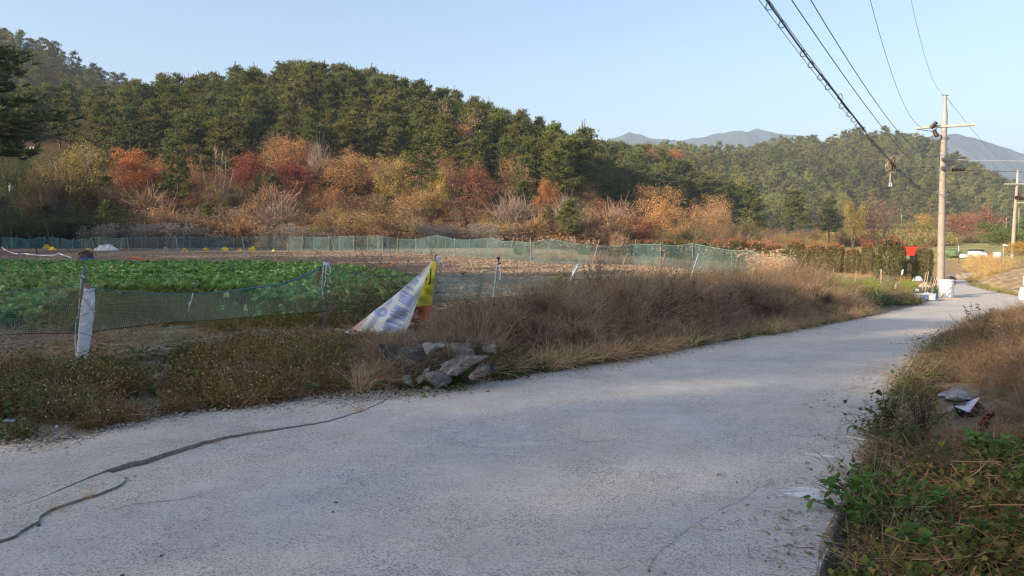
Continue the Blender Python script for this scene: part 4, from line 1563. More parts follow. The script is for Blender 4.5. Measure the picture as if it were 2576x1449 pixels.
def weed_head(r):
    """low bushy weed with a dust of pale flower heads"""
    mb = MB()
    n = 50
    p = r.normal(size=(n, 3)) * [0.08, 0.08, 0]
    d = unit(r.normal(size=(n, 3)) * [0.8, 0.8, 0.2] + [0, 0, 0.9])
    L = r.uniform(0.12, 0.34, n)
    ribbons(mb, p, d, L, 0.005, 0.15, 3, r, tip=0.5)
    q = p[:, None] + d[:, None] * (L[:, None] * r.uniform(0.2, 0.9, (n, 3)))[:, :, None]
    leaves(mb, q.reshape(-1, 3) + r.normal(size=(n * 3, 3)) * 0.02, r.uniform(0.02, 0.05, n * 3), r, mi=1)
    hd = p + d * L[:, None]
    hd = hd[r.random(n) < 0.5]
    leaves(mb, hd, r.uniform(0.012, 0.02, len(hd)), r, mi=2, aspect=1.0)
    return mb.mesh('headed_weed', [GN_BROWN, GN_WITHER, GN_HEAD])


def weed_green(r):
    """low green leafy weed"""
    mb = MB()
    n = 60
    p = r.normal(size=(n, 3)) * [0.10, 0.10, 0.0] + np.abs(r.normal(size=(n, 1))) * [0, 0, 0.07]
    leaves(mb, p, r.uniform(0.03, 0.075, n), r, up=0.8, ovate=True)
    ribbons(mb, p[:16] * [1, 1, 0], r.normal(size=(16, 3)) * [0.6, 0.6, 0.1] + [0, 0, 1], r.uniform(0.08, 0.22, 16), 0.005, 0.3, 3, r)
    return mb.mesh('green_weed', GN_GREEN)


def grass_green(r):
    mb = MB()
    n = 60
    p = r.normal(size=(n, 3)) * [0.08, 0.08, 0]
    ribbons(mb, p, r.normal(size=(n, 3)) * [0.35, 0.35, 0.1] + [0, 0, 1], r.uniform(0.12, 0.42, n), 0.006, r.uniform(0, 0.6, n), 3, r)
    return mb.mesh('grass_tuft', GN_GREEN)


def vine_leaves(r):
    """broad dull leaves lying over one another, with bits of dead vine"""
    mb = MB()
    n = 60
    p = r.normal(size=(n, 3)) * [0.17, 0.17, 0.0] + [0, 0, 0.08] + np.abs(r.normal(size=(n, 1))) * [0, 0, 0.09]
    leaves(mb, p, r.uniform(0.028, 0.06, n), r, up=1.0, aspect=0.8, ovate=True)
    k = 10
    P = np.cumsum(np.concatenate([r.normal(size=(k, 1, 3)) * [0.12, 0.12, 0.02] + [0, 0, 0.12], r.normal(size=(k, 7, 3)) * [0.06, 0.06, 0.035]], 1), 1)
    polyline_ribbons(mb, P, 0.006, r, 1)
    return mb.mesh('vine_clump', [GN_GREEN, GN_BROWN])


def plume(r):
    """silver grass: tall stalks, drooping blades, feathery heads"""
    mb = MB()
    n = 34
    p = r.normal(size=(n, 3)) * [0.18, 0.18, 0]
    ribbons(mb, p, r.normal(size=(n, 3)) * [0.3, 0.3, 0.1] + [0, 0, 1], r.uniform(0.8, 1.5, n), 0.02, r.uniform(0.2, 0.8, n), 4, r)
    k = 12
    b = r.normal(size=(k, 3)) * [0.18, 0.18, 0]
    d = unit(r.normal(size=(k, 3)) * [0.15, 0.15, 0] + [0, 0, 1])
    L = r.uniform(1.3, 2.0, k)
    ribbons(mb, b, d, L, 0.014, 0.05, 3, r, tip=0.7)
    top = b + d * L[:, None]
    for t in top:
        m = 9
        ribbons(mb, np.repeat(t[None], m, 0) - [0, 0, 0.05], r.normal(size=(m, 3)) * [0.35, 0.35, 0.1] + [0.25, 0, 1], r.uniform(0.22, 0.38, m), 0.035, 0.7, 3, r, mi=1, tip=0.3)
    return mb.mesh('silver_grass_clump', [GN_DRY, GN_PLUME])


def stubble(r):
    mb = MB()
    n = 26
    p = r.normal(size=(n, 3)) * [0.28, 0.28, 0.0] + [0, 0, 0.015]
    ribbons(mb, p, r.normal(size=(n, 3)) * [1, 1, 0.25] + [0, 0, 0.2], r.uniform(0.05, 0.2, n), 0.015, 0.1, 2, r, tip=0.6)
    leaves(mb, r.normal(size=(26, 3)) * [0.3, 0.3, 0.0] + [0, 0, 0.02], r.uniform(0.025, 0.06, 26), r, up=0.9, mi=0)
    for i in range(7):
        q = r.normal(size=3) * [0.28, 0.28, 0]
        rock(mb, q + [0, 0, 0.01], (r.uniform(0.05, 0.15),) * 2 + (r.uniform(0.04, 0.08),), int(r.integers(1e6)), 1, 0.3, 3, None, 1)
    return mb.mesh('stubble_patch', [STRAW, GN_SOIL])


V_ARCH, V_TANGLE, V_DEAD = variants(tuft_arch, 6, 600), variants(tuft_tangle, 5, 620), variants(weed_dead, 5, 640)
V_HEAD, V_GREEN, V_GRASS = variants(weed_head, 5, 660), variants(weed_green, 4, 680), variants(grass_green, 4, 700)
V_VINE, V_PLUME, V_STUB = variants(vine_leaves, 5, 720), variants(plume, 5, 740), variants(stubble, 5, 760)


def spread(n, box_, cond, seed):
    """n tries in an xy box, kept where cond(x, y, dist_to_left_edge_or_other, px, py) holds; returns points on the ground"""
    r = np.random.default_rng(seed)
    x = r.uniform(box_[0], box_[1], n)
    y = r.uniform(box_[2], box_[3], n)
    P = np.stack([x, y], 1)
    ok = ~inside(P, ROAD_POLY)
    P = P[ok]
    dl = seg_dist(P, LEFT_LINE, False)
    dr = seg_dist(P, ROAD_POLY[len(LEFT_LINE):], False)
    z = T(P[:, 0], P[:, 1])
    px, py, f = proj(np.stack([P[:, 0], P[:, 1], z], 1))
    k = cond(P[:, 0], P[:, 1], dl, dr, px, py) & (f > 1)
    return np.stack([P[k, 0], P[k, 1], z[k]], 1), px[k], py[k]


def rtint(n, seed, lo=0.8, hi=1.2, base=(1, 1, 1), hue=0.08):
    r = np.random.default_rng(seed)
    return np.array(base) * r.uniform(lo, hi, (n, 1)) * (1 + r.normal(size=(n, 3)) * hue * [1, 0.3, 1])


# ------------------------------------------------------------------ bare field
S, px, py = spread(9000, (-32, 16, 24, 74), lambda x, y, dl, dr, px, py: (dl > 4.5) & (x < 13.5 - 0.28 * (y - 30)) & (px > -60) & (px < 2000) & (y < 73) & ((x > -3.2 + 0.05 * (y - 20)) | (y > 36.0)), 41)
scatter('field_stubble', S, np.random.default_rng(1).uniform(0.7, 1.3, len(S)), V_STUB, tint=rtint(len(S), 2))
S, px, py = spread(1500, (-8, 9, 12, 30), lambda x, y, dl, dr, px, py: (dl > 3.0) & (x > -3.0 + 0.05 * (y - 20)) & (px < 2000), 42)
scatter('field_litter', S, 1.0, V_STUB, tint=rtint(len(S), 3))

# ------------------------------------------------------------------ cabbages in rows
CAB = [m for m in [foliage('cabbage_leaf', [(0.13, 0.26, 0.05), (0.175, 0.335, 0.068), (0.22, 0.38, 0.095), (0.32, 0.46, 0.125)], 0.25, 'object', 0.2, 6, 0.5)]][0]
CAB_GN = foliage('cabbage_leaf_far', [(0.13, 0.26, 0.05), (0.175, 0.335, 0.068), (0.22, 0.38, 0.095), (0.32, 0.46, 0.125)], 0.25, 'instance', 0.2, 6, 0.5)


def cabbage_leaf(r, L, Wd, cup, lay):
    """one leaf: a ruffled spoon that grows along +x and bends up or out"""
    nu, nv = 6, 6
    v = []
    ph = r.uniform(0, 6)
    for i in range(nu):
        t = i / (nu - 1)
        wid = Wd * np.interp(t, [0, 0.25, 0.6, 0.82, 1], [0.25, 0.68, 1.0, 0.88, 0.30]) * 0.5
        ang = lay + (1 - 2 * t) * cup
        for j in range(nv):
            s = j / (nv - 1) * 2 - 1
            ruf = 0.028 * math.sin(9 * t + 6 * s + ph) * (abs(s) * 0.9 + t * 0.5) + 0.012 * r.normal() * abs(s) - 0.10 * L * max(t - 0.75, 0) * 4 * (1 - abs(s))
            v.append((0, s * wid, s * s * wid * 0.45 + ruf, t, ang))
    pts, x, z = [], 0.0, 0.0
    xs, zs = [0.0], [0.0]
    for i in range(1, nu):
        ang = lay + (1 - 2 * (i - 0.5) / (nu - 1)) * cup
        xs.append(xs[-1] + math.cos(ang) * L / (nu - 1))
        zs.append(zs[-1] + math.sin(ang) * L / (nu - 1))
    for i in range(nu):
        ang = lay + (1 - 2 * i / (nu - 1)) * cup
        for j in range(nv):
            _, y, q, _, _ = v[i * nv + j]
            pts.append((xs[i] - math.sin(ang) * q, y, zs[i] + math.cos(ang) * q))
    f = [(i * nv + j, i * nv + j + 1, (i + 1) * nv + j + 1, (i + 1) * nv + j) for i in range(nu - 1) for j in range(nv - 1)]
    return np.array(pts), np.array(f)


def cabbage_plan(r):
    plan = []
    for ring, (n, L, Wd, cup, lay) in enumerate([(5, 0.37, 0.34, 0.75, 0.30), (5, 0.34, 0.32, 0.5, 0.70), (4, 0.31, 0.28, -0.35, 1.15)]):
        for i in range(n):
            plan.append((i / n * 6.283 + ring * 0.55 + r.uniform(-0.25, 0.25), L * r.uniform(0.85, 1.15), Wd * r.uniform(0.85, 1.2), cup + r.uniform(-0.15, 0.15), lay + r.uniform(-0.15, 0.15), 0.03 + 0.02 * ring))
    return plan


LEAFSET, CABS, CABS_GN = [], [], []
for i in range(4):
    r = np.random.default_rng(800 + i)
    plan = cabbage_plan(r)
    one, lf = MB(), []
    for a, L, Wd, cup, lay, r0 in plan:
        v, f = cabbage_leaf(r, L, Wd, cup, lay)
        m = MB()
        m.add(v, f)
        lf.append((m.mesh('cabbage_leaf', CAB, True), a, r0))
        one.add((v + [r0, 0, 0.03]) @ rotz(a).T, f)
    LEAFSET.append(lf)
    CABS.append(one.mesh('cabbage', CAB, True))
    CABS_GN.append(one.mesh('cabbage_far', CAB_GN, True))
CAB_D = [(-420, 668), (0, 668), (500, 672), (800, 676), (920, 690), (1040, 714), (1080, 745), (1045, 778), (880, 793), (700, 783), (560, 752), (300, 748), (170, 775), (70, 838), (-420, 880)]
CABPOLY = np.array([G(*p)[:2] for p in CAB_D])
r = np.random.default_rng(88)
gx, gy = np.meshgrid(np.arange(-40, 5, 0.38), np.arange(8, 42, 0.68))
Q = np.stack([gx.ravel(), gy.ravel()], 1) @ rotz(0.10)[:2, :2].T + [0, 0]
Q = Q + r.normal(size=Q.shape) * 0.05
Q = Q[inside(Q, CABPOLY)]
zq = T(Q[:, 0], Q[:, 1])
px, py, f = proj(np.stack([Q[:, 0], Q[:, 1], zq], 1))
Q, zq = Q[(px > -160)], zq[(px > -160)]
order = np.argsort(Q[:, 1])
CL, CG = 'leafy green cabbage in the rows behind the green net', 'cabbages growing in rows'
for n, i in enumerate(order[:300]):
    k = int(r.integers(4))
    s = r.uniform(0.78, 1.08)
    g = r.uniform(0.8, 1.2)
    tone = (g * r.uniform(0.9, 1.25), g, g * 0.95)
    loc = (Q[i, 0], Q[i, 1], zq[i])
    if n < 85:
        o = thing('cabbage', CL, 'cabbage', loc, r.uniform(0, 6.28), (s, s, s * 1.22), CG)
        for me, a, r0 in LEAFSET[k]:
            part('leaf', me, o, tone, (r0 * math.cos(a), r0 * math.sin(a), 0.03), (0, 0, a))
    else:
        o = part('cabbage', CABS[k], None, tone, loc, (0, 0, r.uniform(0, 6.28)))
        o.scale = (s, s, s * 1.22)
        tag(o, CL, 'cabbage', CG)
i = order[300:]
scatter('cabbage_rows', np.concatenate([Q[i], zq[i][:, None]], 1), r.uniform(0.78, 1.08, len(i)), CABS_GN, tint=rtint(len(i), 5, 0.8, 1.2))
print('cabbages', len(Q))
S, px, py = spread(1500, (-14, 0, 11, 17), lambda x, y, dl, dr, px, py: (px > 40) & (px < 900) & (py > 735) & (py < 835) & (y > 11.5), 43)
scatter('grass_before_cabbages', S, np.random.default_rng(1).uniform(0.8, 1.4, len(S)), V_GRASS, tint=rtint(len(S), 4, base=(1.15, 0.9, 0.8)))

# ------------------------------------------------------------------ silver grass behind the far fence
r = np.random.default_rng(90)
n = 1000
u = np.where(r.random(n) < 0.72, r.uniform(200, 1260, n), r.uniform(350, 720, n))
d = np.where(np.arange(n) < 800, r.uniform(74.5, 79, n), r.uniform(84, 92, n))
u = np.where(np.arange(n) < 800, u, r.uniform(350, 760, n))
x = (u - 1288) / FPX * d
S = np.stack([x, d, T(x, d)], 1)
kp = vnoise(S[:, 0], S[:, 1], 3.5, 71) > -0.12
S = S[kp]
scatter('silver_grass', S, r.uniform(0.6, 1.25, len(S)), V_PLUME, tilt=0.1, tint=rtint(len(S), 6, 0.6, 1.1, hue=0.05))
S2 = []
for _ in range(160):
    u_ = r.uniform(1180, 1960)
    g = G(u_, float(np.interp(u_, [1180, 1300, 1500, 1700, 1960], [640, 655, 664, 672, 690])))
    S2.append(g + [r.uniform(-0.5, 0.5), r.uniform(0.4, 2.5), 0])
scatter('fence_reeds', np.array(S2), r.uniform(0.4, 0.7, len(S2)), V_PLUME[:2] + V_DEAD, tilt=0.1, tint=rtint(len(S2), 7, 0.8, 1.3, (1.1, 1.0, 0.85)))
# ------------------------------------------------------------------ materials of small things
STEEL = plain('galvanised_post', (0.30, 0.33, 0.36), (0.20, 0.23, 0.26), 14, 0.5, 0.4)
BLUEPOST = plain('blue_grey_post', (0.17, 0.22, 0.28), (0.10, 0.13, 0.17), 10, 0.55, 0.4)
DARKPOST = plain('rusty_dark_post', (0.055, 0.035, 0.03), (0.025, 0.02, 0.02), 20, 0.8, 0.2)
RUSTY = plain('rusty_stake', (0.13, 0.055, 0.03), (0.06, 0.03, 0.02), 25, 0.85, 0.2)
WOOD = plain('grey_stake_wood', (0.36, 0.28, 0.20), (0.22, 0.17, 0.12), 14, 0.9, 0.1)
PALEWOOD = plain('pale_stake_wood', (0.55, 0.45, 0.33), (0.36, 0.28, 0.19), 14, 0.85, 0.1)
WHITEPLASTIC = plain('white_plastic', (0.78, 0.79, 0.80), (0.60, 0.61, 0.63), 6, 0.45, 0.4)
WRAP = plain('crumpled_white_wrap', (0.72, 0.73, 0.77), (0.55, 0.56, 0.60), 5, 0.6, 0.3, bump=0.02)
ROPE = plain('white_rope', (0.75, 0.76, 0.78), (0.55, 0.55, 0.57), 30, 0.7, 0.2)
ORANGE_CLOTH = plain('orange_ribbon', (0.85, 0.17, 0.04), (0.65, 0.11, 0.03), 8, 0.6, 0.3)
YELLOWBAG = plain('yellow_bag', (0.78, 0.56, 0.03), (0.6, 0.40, 0.02), 5, 0.5, 0.3)
NETSTRAND = plain('green_net_strand', (0.26, 0.44, 0.40), (0.19, 0.36, 0.33), 8, 0.5, 0.3)
NETROPE = plain('teal_net_rope', (0.09, 0.25, 0.27), (0.06, 0.19, 0.21), 18, 0.6, 0.3)


def net_cloth(name, col, open_lo, open_hi, scale=0.7):
    """fine garden netting seen from afar: threads too thin to model, so part of the sheet lets light through"""
    m, nt, out = new_mat(name)
    f = tex_noise(nt, scale, 3, 0.6)
    a = rng_map(nt, f, 0.35, 0.65, open_lo, open_hi)
    d = nt.nodes.new('ShaderNodeBsdfDiffuse')
    d.inputs['Color'].default_value = (*col, 1)
    tl = nt.nodes.new('ShaderNodeBsdfTranslucent')
    tl.inputs['Color'].default_value = (*col, 1)
    m1 = nt.nodes.new('ShaderNodeMixShader')
    m1.inputs['Fac'].default_value = 0.4
    nt.links.new(d.outputs[0], m1.inputs[1])
    nt.links.new(tl.outputs[0], m1.inputs[2])
    tr = nt.nodes.new('ShaderNodeBsdfTransparent')
    mx = nt.nodes.new('ShaderNodeMixShader')
    nt.links.new(a, mx.inputs['Fac'])
    nt.links.new(m1.outputs[0], mx.inputs[1])
    nt.links.new(tr.outputs[0], mx.inputs[2])
    nt.links.new(mx.outputs[0], out.inputs['Surface'])
    return m


NET_TEAL = net_cloth('teal_netting', (0.11, 0.26, 0.27), 0.38, 0.62)
NET_GREEN = net_cloth('faded_green_netting', (0.15, 0.255, 0.25), 0.50, 0.72)
NET_DARK = net_cloth('dark_green_netting', (0.03, 0.13, 0.10), 0.35, 0.65, 4)


def stick(parent, name, a, b, r0, r1, mat, n=6):
    m = MB()
    mid = (np.asarray(a) + np.asarray(b)) / 2 + rng.normal(size=3) * 0.004
    tube(m, [a, mid, b], [r0, (r0 + r1) / 2, r1], n)
    return m.build(name, mat, parent, True)


# ------------------------------------------------------------------ far net fence along the back of the field
BACK = [  # photo px of top and foot of each post
    (2, 593, 3, 622), (9, 600, 6, 624), (41, 592, 40, 625), (76, 590, 70, 626), (112, 594, 112, 625), (131, 593, 131, 625), (144, 597, 147, 626), (157, 597, 156, 626), (184, 600, 183, 627),
    (207, 601, 206, 627), (230, 596, 238, 627), (252, 594, 246, 627), (268, 595, 265, 627), (305, 600, 304, 627), (319, 593, 324, 628), (331, 594, 329, 628), (357, 598, 354, 628), (367, 592, 363, 628),
    (399, 598, 396, 628), (419, 592, 418, 628), (424, 597, 421, 628), (437, 596, 432, 628), (463, 592, 461, 629), (479, 593, 476, 629), (518, 594, 514, 629), (551, 590, 549, 630),
    (587, 594, 587, 630), (627, 593, 623, 630), (663, 595, 662, 631), (690, 594, 689, 631), (725, 593, 723, 631), (762, 593, 758, 632), (790, 594, 791, 632), (827, 594, 826, 633), (855, 592, 853, 633),
    (890, 592, 890, 634), (925, 592, 925, 634), (951, 591, 951, 635), (962, 594, 962, 636), (1000, 595, 1000, 637), (1046, 597, 1046, 638), (1078, 594, 1077, 640), (1122, 594, 1120, 643), (1144, 597, 1143, 645), (1182, 598, 1179, 648),
    (1236, 598, 1213, 652), (1293, 595, 1278, 655), (1334, 597, 1336, 662), (1386, 600, 1366, 664), (1506, 609, 1487, 668), (1600, 602, 1591, 668), (1662, 610, 1661, 673), (1741, 610, 1746, 680), (1842, 630, 1838, 690), (1888, 627, 1886, 697), (1912, 640, 1908, 701)]
fence = thing('net_fence', 'long green net fence on thin leaning posts along the back of the field', 'fence', (0, 60, 0), group=None)
tops, feet = [], []
r = np.random.default_rng(50)
for i, (x0, y0, x1, y1) in enumerate(BACK):
    foot = G(x1, y1)
    d = foot[1] + (0.25 if x0 > x1 else -0.1) * 0
    top = W(x0, y0, d)
    tops.append(top)
    feet.append(foot)
    pale = i in (14, 19, 23, 25, 46, 48)
    stick(fence, 'post', foot - [0, 60, 0.1], top - [0, 60, 0], 0.026 if d > 55 else 0.02, 0.024 if d > 55 else 0.017, PALEWOOD if i in (14, 19) else (WOOD if i % 3 == 0 else STEEL), 5)
NETTOP = np.array([(2, 597), (20, 597), (41, 598), (62, 602), (78, 602), (95, 598), (110, 596), (131, 597), (146, 600), (160, 600), (172, 604), (190, 604), (207, 601), (238, 598), (252, 597), (280, 599), (305, 600), (330, 597),
                   (367, 597), (400, 599), (420, 597), (462, 597), (515, 597), (550, 596), (590, 597), (625, 596), (663, 598), (725, 596), (760, 597), (826, 597), (855, 595), (890, 594), (951, 593), (975, 597), (1000, 601), (1046, 603), (1095, 592), (1122, 597),
                   (1144, 603), (1182, 604), (1236, 598), (1262, 607), (1293, 608), (1336, 610), (1386, 602), (1440, 613), (1506, 619), (1560, 621), (1600, 614), (1662, 616), (1700, 619), (1741, 613), (1800, 624), (1842, 631), (1888, 630), (1912, 642)], float)
line = np.array([(f[0], f[1]) for f in feet])
fpx = np.array([b[2] for b in BACK], float)
o_ = np.argsort(fpx)
fpx, line, fz = fpx[o_], line[o_], np.array([f[2] for f in feet])[o_]


def net_strip(x_lo, x_hi, mat, name, lift=0.03):
    xs = np.arange(x_lo, x_hi + 0.1, 4.0)
    v = []
    for x in xs:
        y_ = np.interp(x, fpx, line[:, 1])
        dd = np.interp(x, fpx, line[:, 1]) + 0.05 + 0.06 * vnoise(np.array([x]), np.array([0.0]), 30, 9)[0]
        zt = W(x, np.interp(x, NETTOP[:, 0], NETTOP[:, 1]), dd)
        zb = np.interp(x, fpx, fz) + lift
        for q in range(5):
            t = q / 4
            bow = 0.06 * math.sin(t * math.pi) * vnoise(np.array([x * 1.0]), np.array([3.0]), 22, 4)[0] * 3
            v.append((zt[0], dd + bow, zb + (zt[2] - zb) * t))
    n = len(xs)
    i, j = np.meshgrid(np.arange(n - 1), np.arange(4), indexing='ij')
    i, j = i.ravel(), j.ravel()
    m = MB()
    m.add(np.array(v) - [0, 60, 0], np.stack([i * 5 + j, (i + 1) * 5 + j, (i + 1) * 5 + j + 1, i * 5 + j + 1], 1))
    ob = m.build(name, mat, fence)
    e = MB()
    tube(e, (np.array(v) - [0, 60, 0])[4::5], 0.012, 3, cap=False)
    e.build('edge_cord', NETROPE if mat is NET_TEAL else NETSTRAND, fence)
    return ob


net_strip(2, 236, NET_TEAL, 'net')
net_strip(236, 962, NET_GREEN, 'net')
net_strip(962, 1912, NET_GREEN, 'net')

# second row of nearer leaning posts at the field's edges
for (x0, y0, x1, y1, rad, mt, lb, tie) in [
        (88, 611, 96, 645, 0.03, DARKPOST, 'dark leaning stake beside the white hose', 0), (442, 594, 453, 664, 0.022, STEEL, 'left leaning steel post with the orange tape', 1),
        (608, 594, 624, 666, 0.022, STEEL, 'right leaning steel post with the orange tape', 1), (672, 626, 714, 668, 0.018, WOOD, 'thin stick lying aslant at the back of the cabbages', 0),
        (970, 597, 999, 682, 0.022, BLUEPOST, 'leaning post tied with an orange ribbon', 2), (830, 594, 846, 634, 0.02, STEEL, 'short leaning post close to the back fence', 0),
        (1101, 586, 1099, 662, 0.012, WOOD, 'tall thin bamboo pole rising behind the banner', 0),
        (1575, 642, 1556, 697, 0.022, WOOD, 'leaning wooden stake behind the brown brush, leftmost of three', 0), (1674, 637, 1652, 703, 0.022, WOOD, 'leaning wooden stake in the middle of three behind the brush', 0),
        (1758, 637, 1724, 730, 0.024, STEEL, 'long leaning grey stake beside the short rusty stake', 0), (1858, 636, 1842, 692, 0.022, WOOD, 'leaning stake in front of the right net section', 0)]:
    foot = G(x1, y1)
    o = thing('leaning_post', lb, 'post', tuple(foot), group='leaning stakes in the field')
    top = W(x0, y0, foot[1])
    stick(o, 'shaft', (0, 0, -0.15), top - foot, rad, rad * 0.85, mt)
    if tie == 2:
        m = MB()
        k = W(992, 663, foot[1]) - foot
        tube(m, [k + [-0.02, -0.03, 0], k + [0.03, -0.04, 0.05], W(996, 640, foot[1]) - foot + [0, -0.03, 0]], [0.02, 0.03, 0.02], 5)
        tube(m, [k + [0, -0.03, 0], W(975, 668, foot[1]) - foot + [0, -0.03, 0.0], W(944, 674, foot[1]) - foot], [0.022, 0.015, 0.02], 5)
        m.build('orange_ribbon', ORANGE_CLOTH, o)
    elif tie == 1:
        m = MB()
        tube(m, [(-0.12, -0.03, 0.12), (0.0, -0.04, 0.15), (0.14, -0.03, 0.11)], [0.04, 0.05, 0.04], 5)
        m.build('orange_knot', ORANGE_CLOTH, o)

# orange tape, white hose, box, bags at the back of the cabbages
m = MB()
base = G(440, 664)
P = []
for x, y in [(300, 654), (322, 651), (332, 647.5), (345, 650), (372, 655), (410, 657.5), (440, 658), (470, 657.5), (500, 659), (560, 660), (622, 662)]:
    P.append(W(x, y, base[1] - 0.3) - base)
P = np.array(P)
w_ = np.interp(np.arange(len(P)), [0, 3, 6, 8, 10], [0.025, 0.05, 0.03, 0.055, 0.02])
tube(m, P, w_, 5)
o = m.build('orange_tape', ORANGE_CLOTH)
o.location = base
tag(o, 'orange tape strung low behind the far cabbages', 'tape')
m = MB()
P = np.array([G(x, y) for x, y in [(3.5, 624), (12, 631), (22.6, 637), (34, 641), (47, 644), (62, 643), (90, 646), (111, 647), (132, 647), (149, 645), (161, 648), (179, 651)]])
o0 = P[0].copy()
P[:, 2] += np.interp(np.arange(len(P)), [0, 2, 5, 8, 9, 11], [0.1, 0.1, 0.12, 0.08, 0.2, 0.06])
tube(m, P - o0, 0.045, 6)
o = m.build('white_hose', WHITEPLASTIC)
o.location = o0
tag(o, 'white hose lying in a curve across the bare field', 'hose')
g = G(217, 663)
o = thing('field_box', 'blue and dark brown wooden box with a tilted board on top beyond the cabbages', 'box', tuple(g), -0.15)
sc = g[1] / FPX
bw = 25 * sc
for nm, z0, z1, mt in [('lower_case', 0.0, 16 * sc, plain('blue_paint', (0.05, 0.10, 0.26), (0.04, 0.08, 0.2), 5)), ('upper_case', 16 * sc + 0.004, 27 * sc, plain('dark_brown_paint', (0.09, 0.05, 0.05), None, 5))]:
    m = MB()
    box(m, (0, 0, (z0 + z1) / 2), (bw, bw * 0.9, z1 - z0))
    m.build(nm, mt, o)
m = MB()
box(m, (-0.01, 0, 29.5 * sc), (bw * 1.05, bw * 1.1, 0.025), roty(-0.22))
box(m, (-bw * 0.2, -bw * 0.1, 31.5 * sc), (bw * 0.7, bw * 0.8, 0.03), roty(-0.35))
m.build('cover_board', plain('cardboard', (0.42, 0.33, 0.22), (0.30, 0.23, 0.15), 6), o)


def crumple(name, lab, cat, px, py, w, h, mat, seed, group=None, depth=0.6, n=9):
    """a heap of thin sheet: a dented, folded mound"""
    g = G(px, py + 3)
    s = g[1] / FPX
    rr = np.random.default_rng(seed)
    a = np.linspace(0, 1, n)
    U, V = np.meshgrid(a, a, indexing='ij')
    hgt = np.sin(U * math.pi) ** 0.6 * np.sin(V * math.pi) ** 0.6
    z = hgt * h * s * (0.5 + rr.random((n, n)))
    x = (U - 0.5) * w * s + rr.normal(size=(n, n)) * 0.10 * w * s / n * 2
    y = (V - 0.5) * w * s * depth + rr.normal(size=(n, n)) * 0.10 * w * s / n * 2
    v = np.stack([x, y, z], 2).reshape(-1, 3)
    i, j = np.meshgrid(np.arange(n - 1), np.arange(n - 1), indexing='ij')
    i, j = i.ravel(), j.ravel()
    m = MB()
    m.add(v, np.stack([i * n + j, (i + 1) * n + j, (i + 1) * n + j + 1, i * n + j + 1], 1))
    o = m.build(name, mat)
    o.location = g
    tag(o, lab, cat, group)
    return o


for i, (x, y, w, h, lb) in enumerate([(118, 622, 20, 9, 'peaked yellow bag at the foot of the teal net, left of the flat one'), (132, 626, 17, 7, 'flat yellow bag next to the peaked one under the teal net'),
                                      (222, 627, 18, 5, 'yellow bag just left of the white sheets'), (465, 627, 14, 5, 'yellow bag by the fence above the left leaning post'),
                                      (517, 628, 16, 6, 'yellow bag by the fence between the two leaning posts'), (566, 628, 20, 8, 'yellow bag left of the right leaning post at the fence'),
                                      (604, 629, 16, 6, 'yellow bag behind the right leaning post'), (634, 628, 24, 9, 'largest yellow bag right of the right leaning post'), (688, 630, 9, 5, 'smallest yellow bag at the right end of the row')]):
    crumple('plastic_bag', lb, 'bag', x, y, w, h, YELLOWBAG, i, 'yellow bags along the back fence')
crumple('plastic_sheet', 'crumpled white plastic sheets heaped at the back fence', 'sheet', 266, 627, 52, 12, WHITEPLASTIC, 31, n=14)
crumple('stone_lump', 'pale lump at the foot of the back fence', 'stone', 417, 627, 16, 7, PALEWOOD, 33)


# ------------------------------------------------------------------ near net fence
NEAR = [(-330, 740, 990, 7.4), (205, 705, 938, 9.4), (818, 668, 838, 12.6), (1094, 655, 815, 12.9), (1246, 665, 774, 16.4), (1445, 672, 730, 20.0)]
nearf = thing('net_fence', 'sagging fine green net fence between the roadside weeds and the cabbages', 'fence', (0, 10, 0))
OFF = np.array([0, 10, 0])
NX = np.array([n_[0] for n_ in NEAR], float)
ND = np.array([n_[3] for n_ in NEAR], float)
NT = np.array([(-330, 745), (0, 733), (100, 727), (160, 722), (205, 716), (240, 724), (320, 733), (400, 738), (460, 739), (520, 738), (600, 729), (700, 716), (760, 696), (800, 676), (820, 664), (850, 676), (880, 688), (940, 694), (1010, 695), (1080, 693), (1150, 695),
               (1200, 693), (1240, 676), (1262, 688), (1300, 696), (1350, 699), (1400, 700), (1445, 694)], float)
NB = np.array([(-330, 900), (0, 842), (200, 838), (400, 814), (600, 800), (800, 785), (1000, 764), (1094, 760), (1246, 748), (1445, 735)], float)


def near_at(px, t):
    """point of the net: px along the picture, t = 0 foot .. 1 top"""
    d = np.interp(px, NX, ND)
    a = W(px, np.interp(px, NB[:, 0], NB[:, 1]), d)
    b = W(px, np.interp(px, NT[:, 0], NT[:, 1]), d)
    return a + (b - a) * t + np.array([0, 0.05 * math.sin(px * 0.02 + 4 * t), 0])


def net_mesh(x0, x1, pitch, sw, mat):
    m = MB()
    xs = np.arange(x0, x1, 11.0)
    hgt = np.median([np.linalg.norm(near_at(x, 1) - near_at(x, 0)) for x in xs])
    nrow = int(hgt / pitch)
    paths = np.array([[near_at(x, k / nrow) for x in xs] for k in range(nrow + 1)]) - OFF
    # strands lie in the plane of the net; each is a narrow strip
    def strips(paths, up):
        n, k = paths.shape[:2]
        v = np.stack([paths - up * sw / 2, paths + up * sw / 2], 2).reshape(-1, 3)
        base = (np.arange(n) * k * 2)[:, None]
        f = np.concatenate([np.concatenate([base + 2 * s, base + 2 * s + 2, base + 2 * s + 3, base + 2 * s + 1], 1) for s in range(k - 1)])
        m.add(v, f)
    strips(paths, np.array([0, 0, 1.0]))
    L = np.cumsum(np.r_[0, np.linalg.norm(np.diff(paths[nrow // 2], axis=0), axis=1)])
    sx = np.interp(np.arange(0, L[-1], pitch * 1.15), L, xs)
    vp = np.array([[near_at(x, t) for t in np.linspace(0, 1, 6)] for x in sx]) - OFF + [0, 0.003, 0]
    strips(vp, np.array([1.0, 0.1, 0]) / 1.005)
    return m.build('net', mat, nearf)


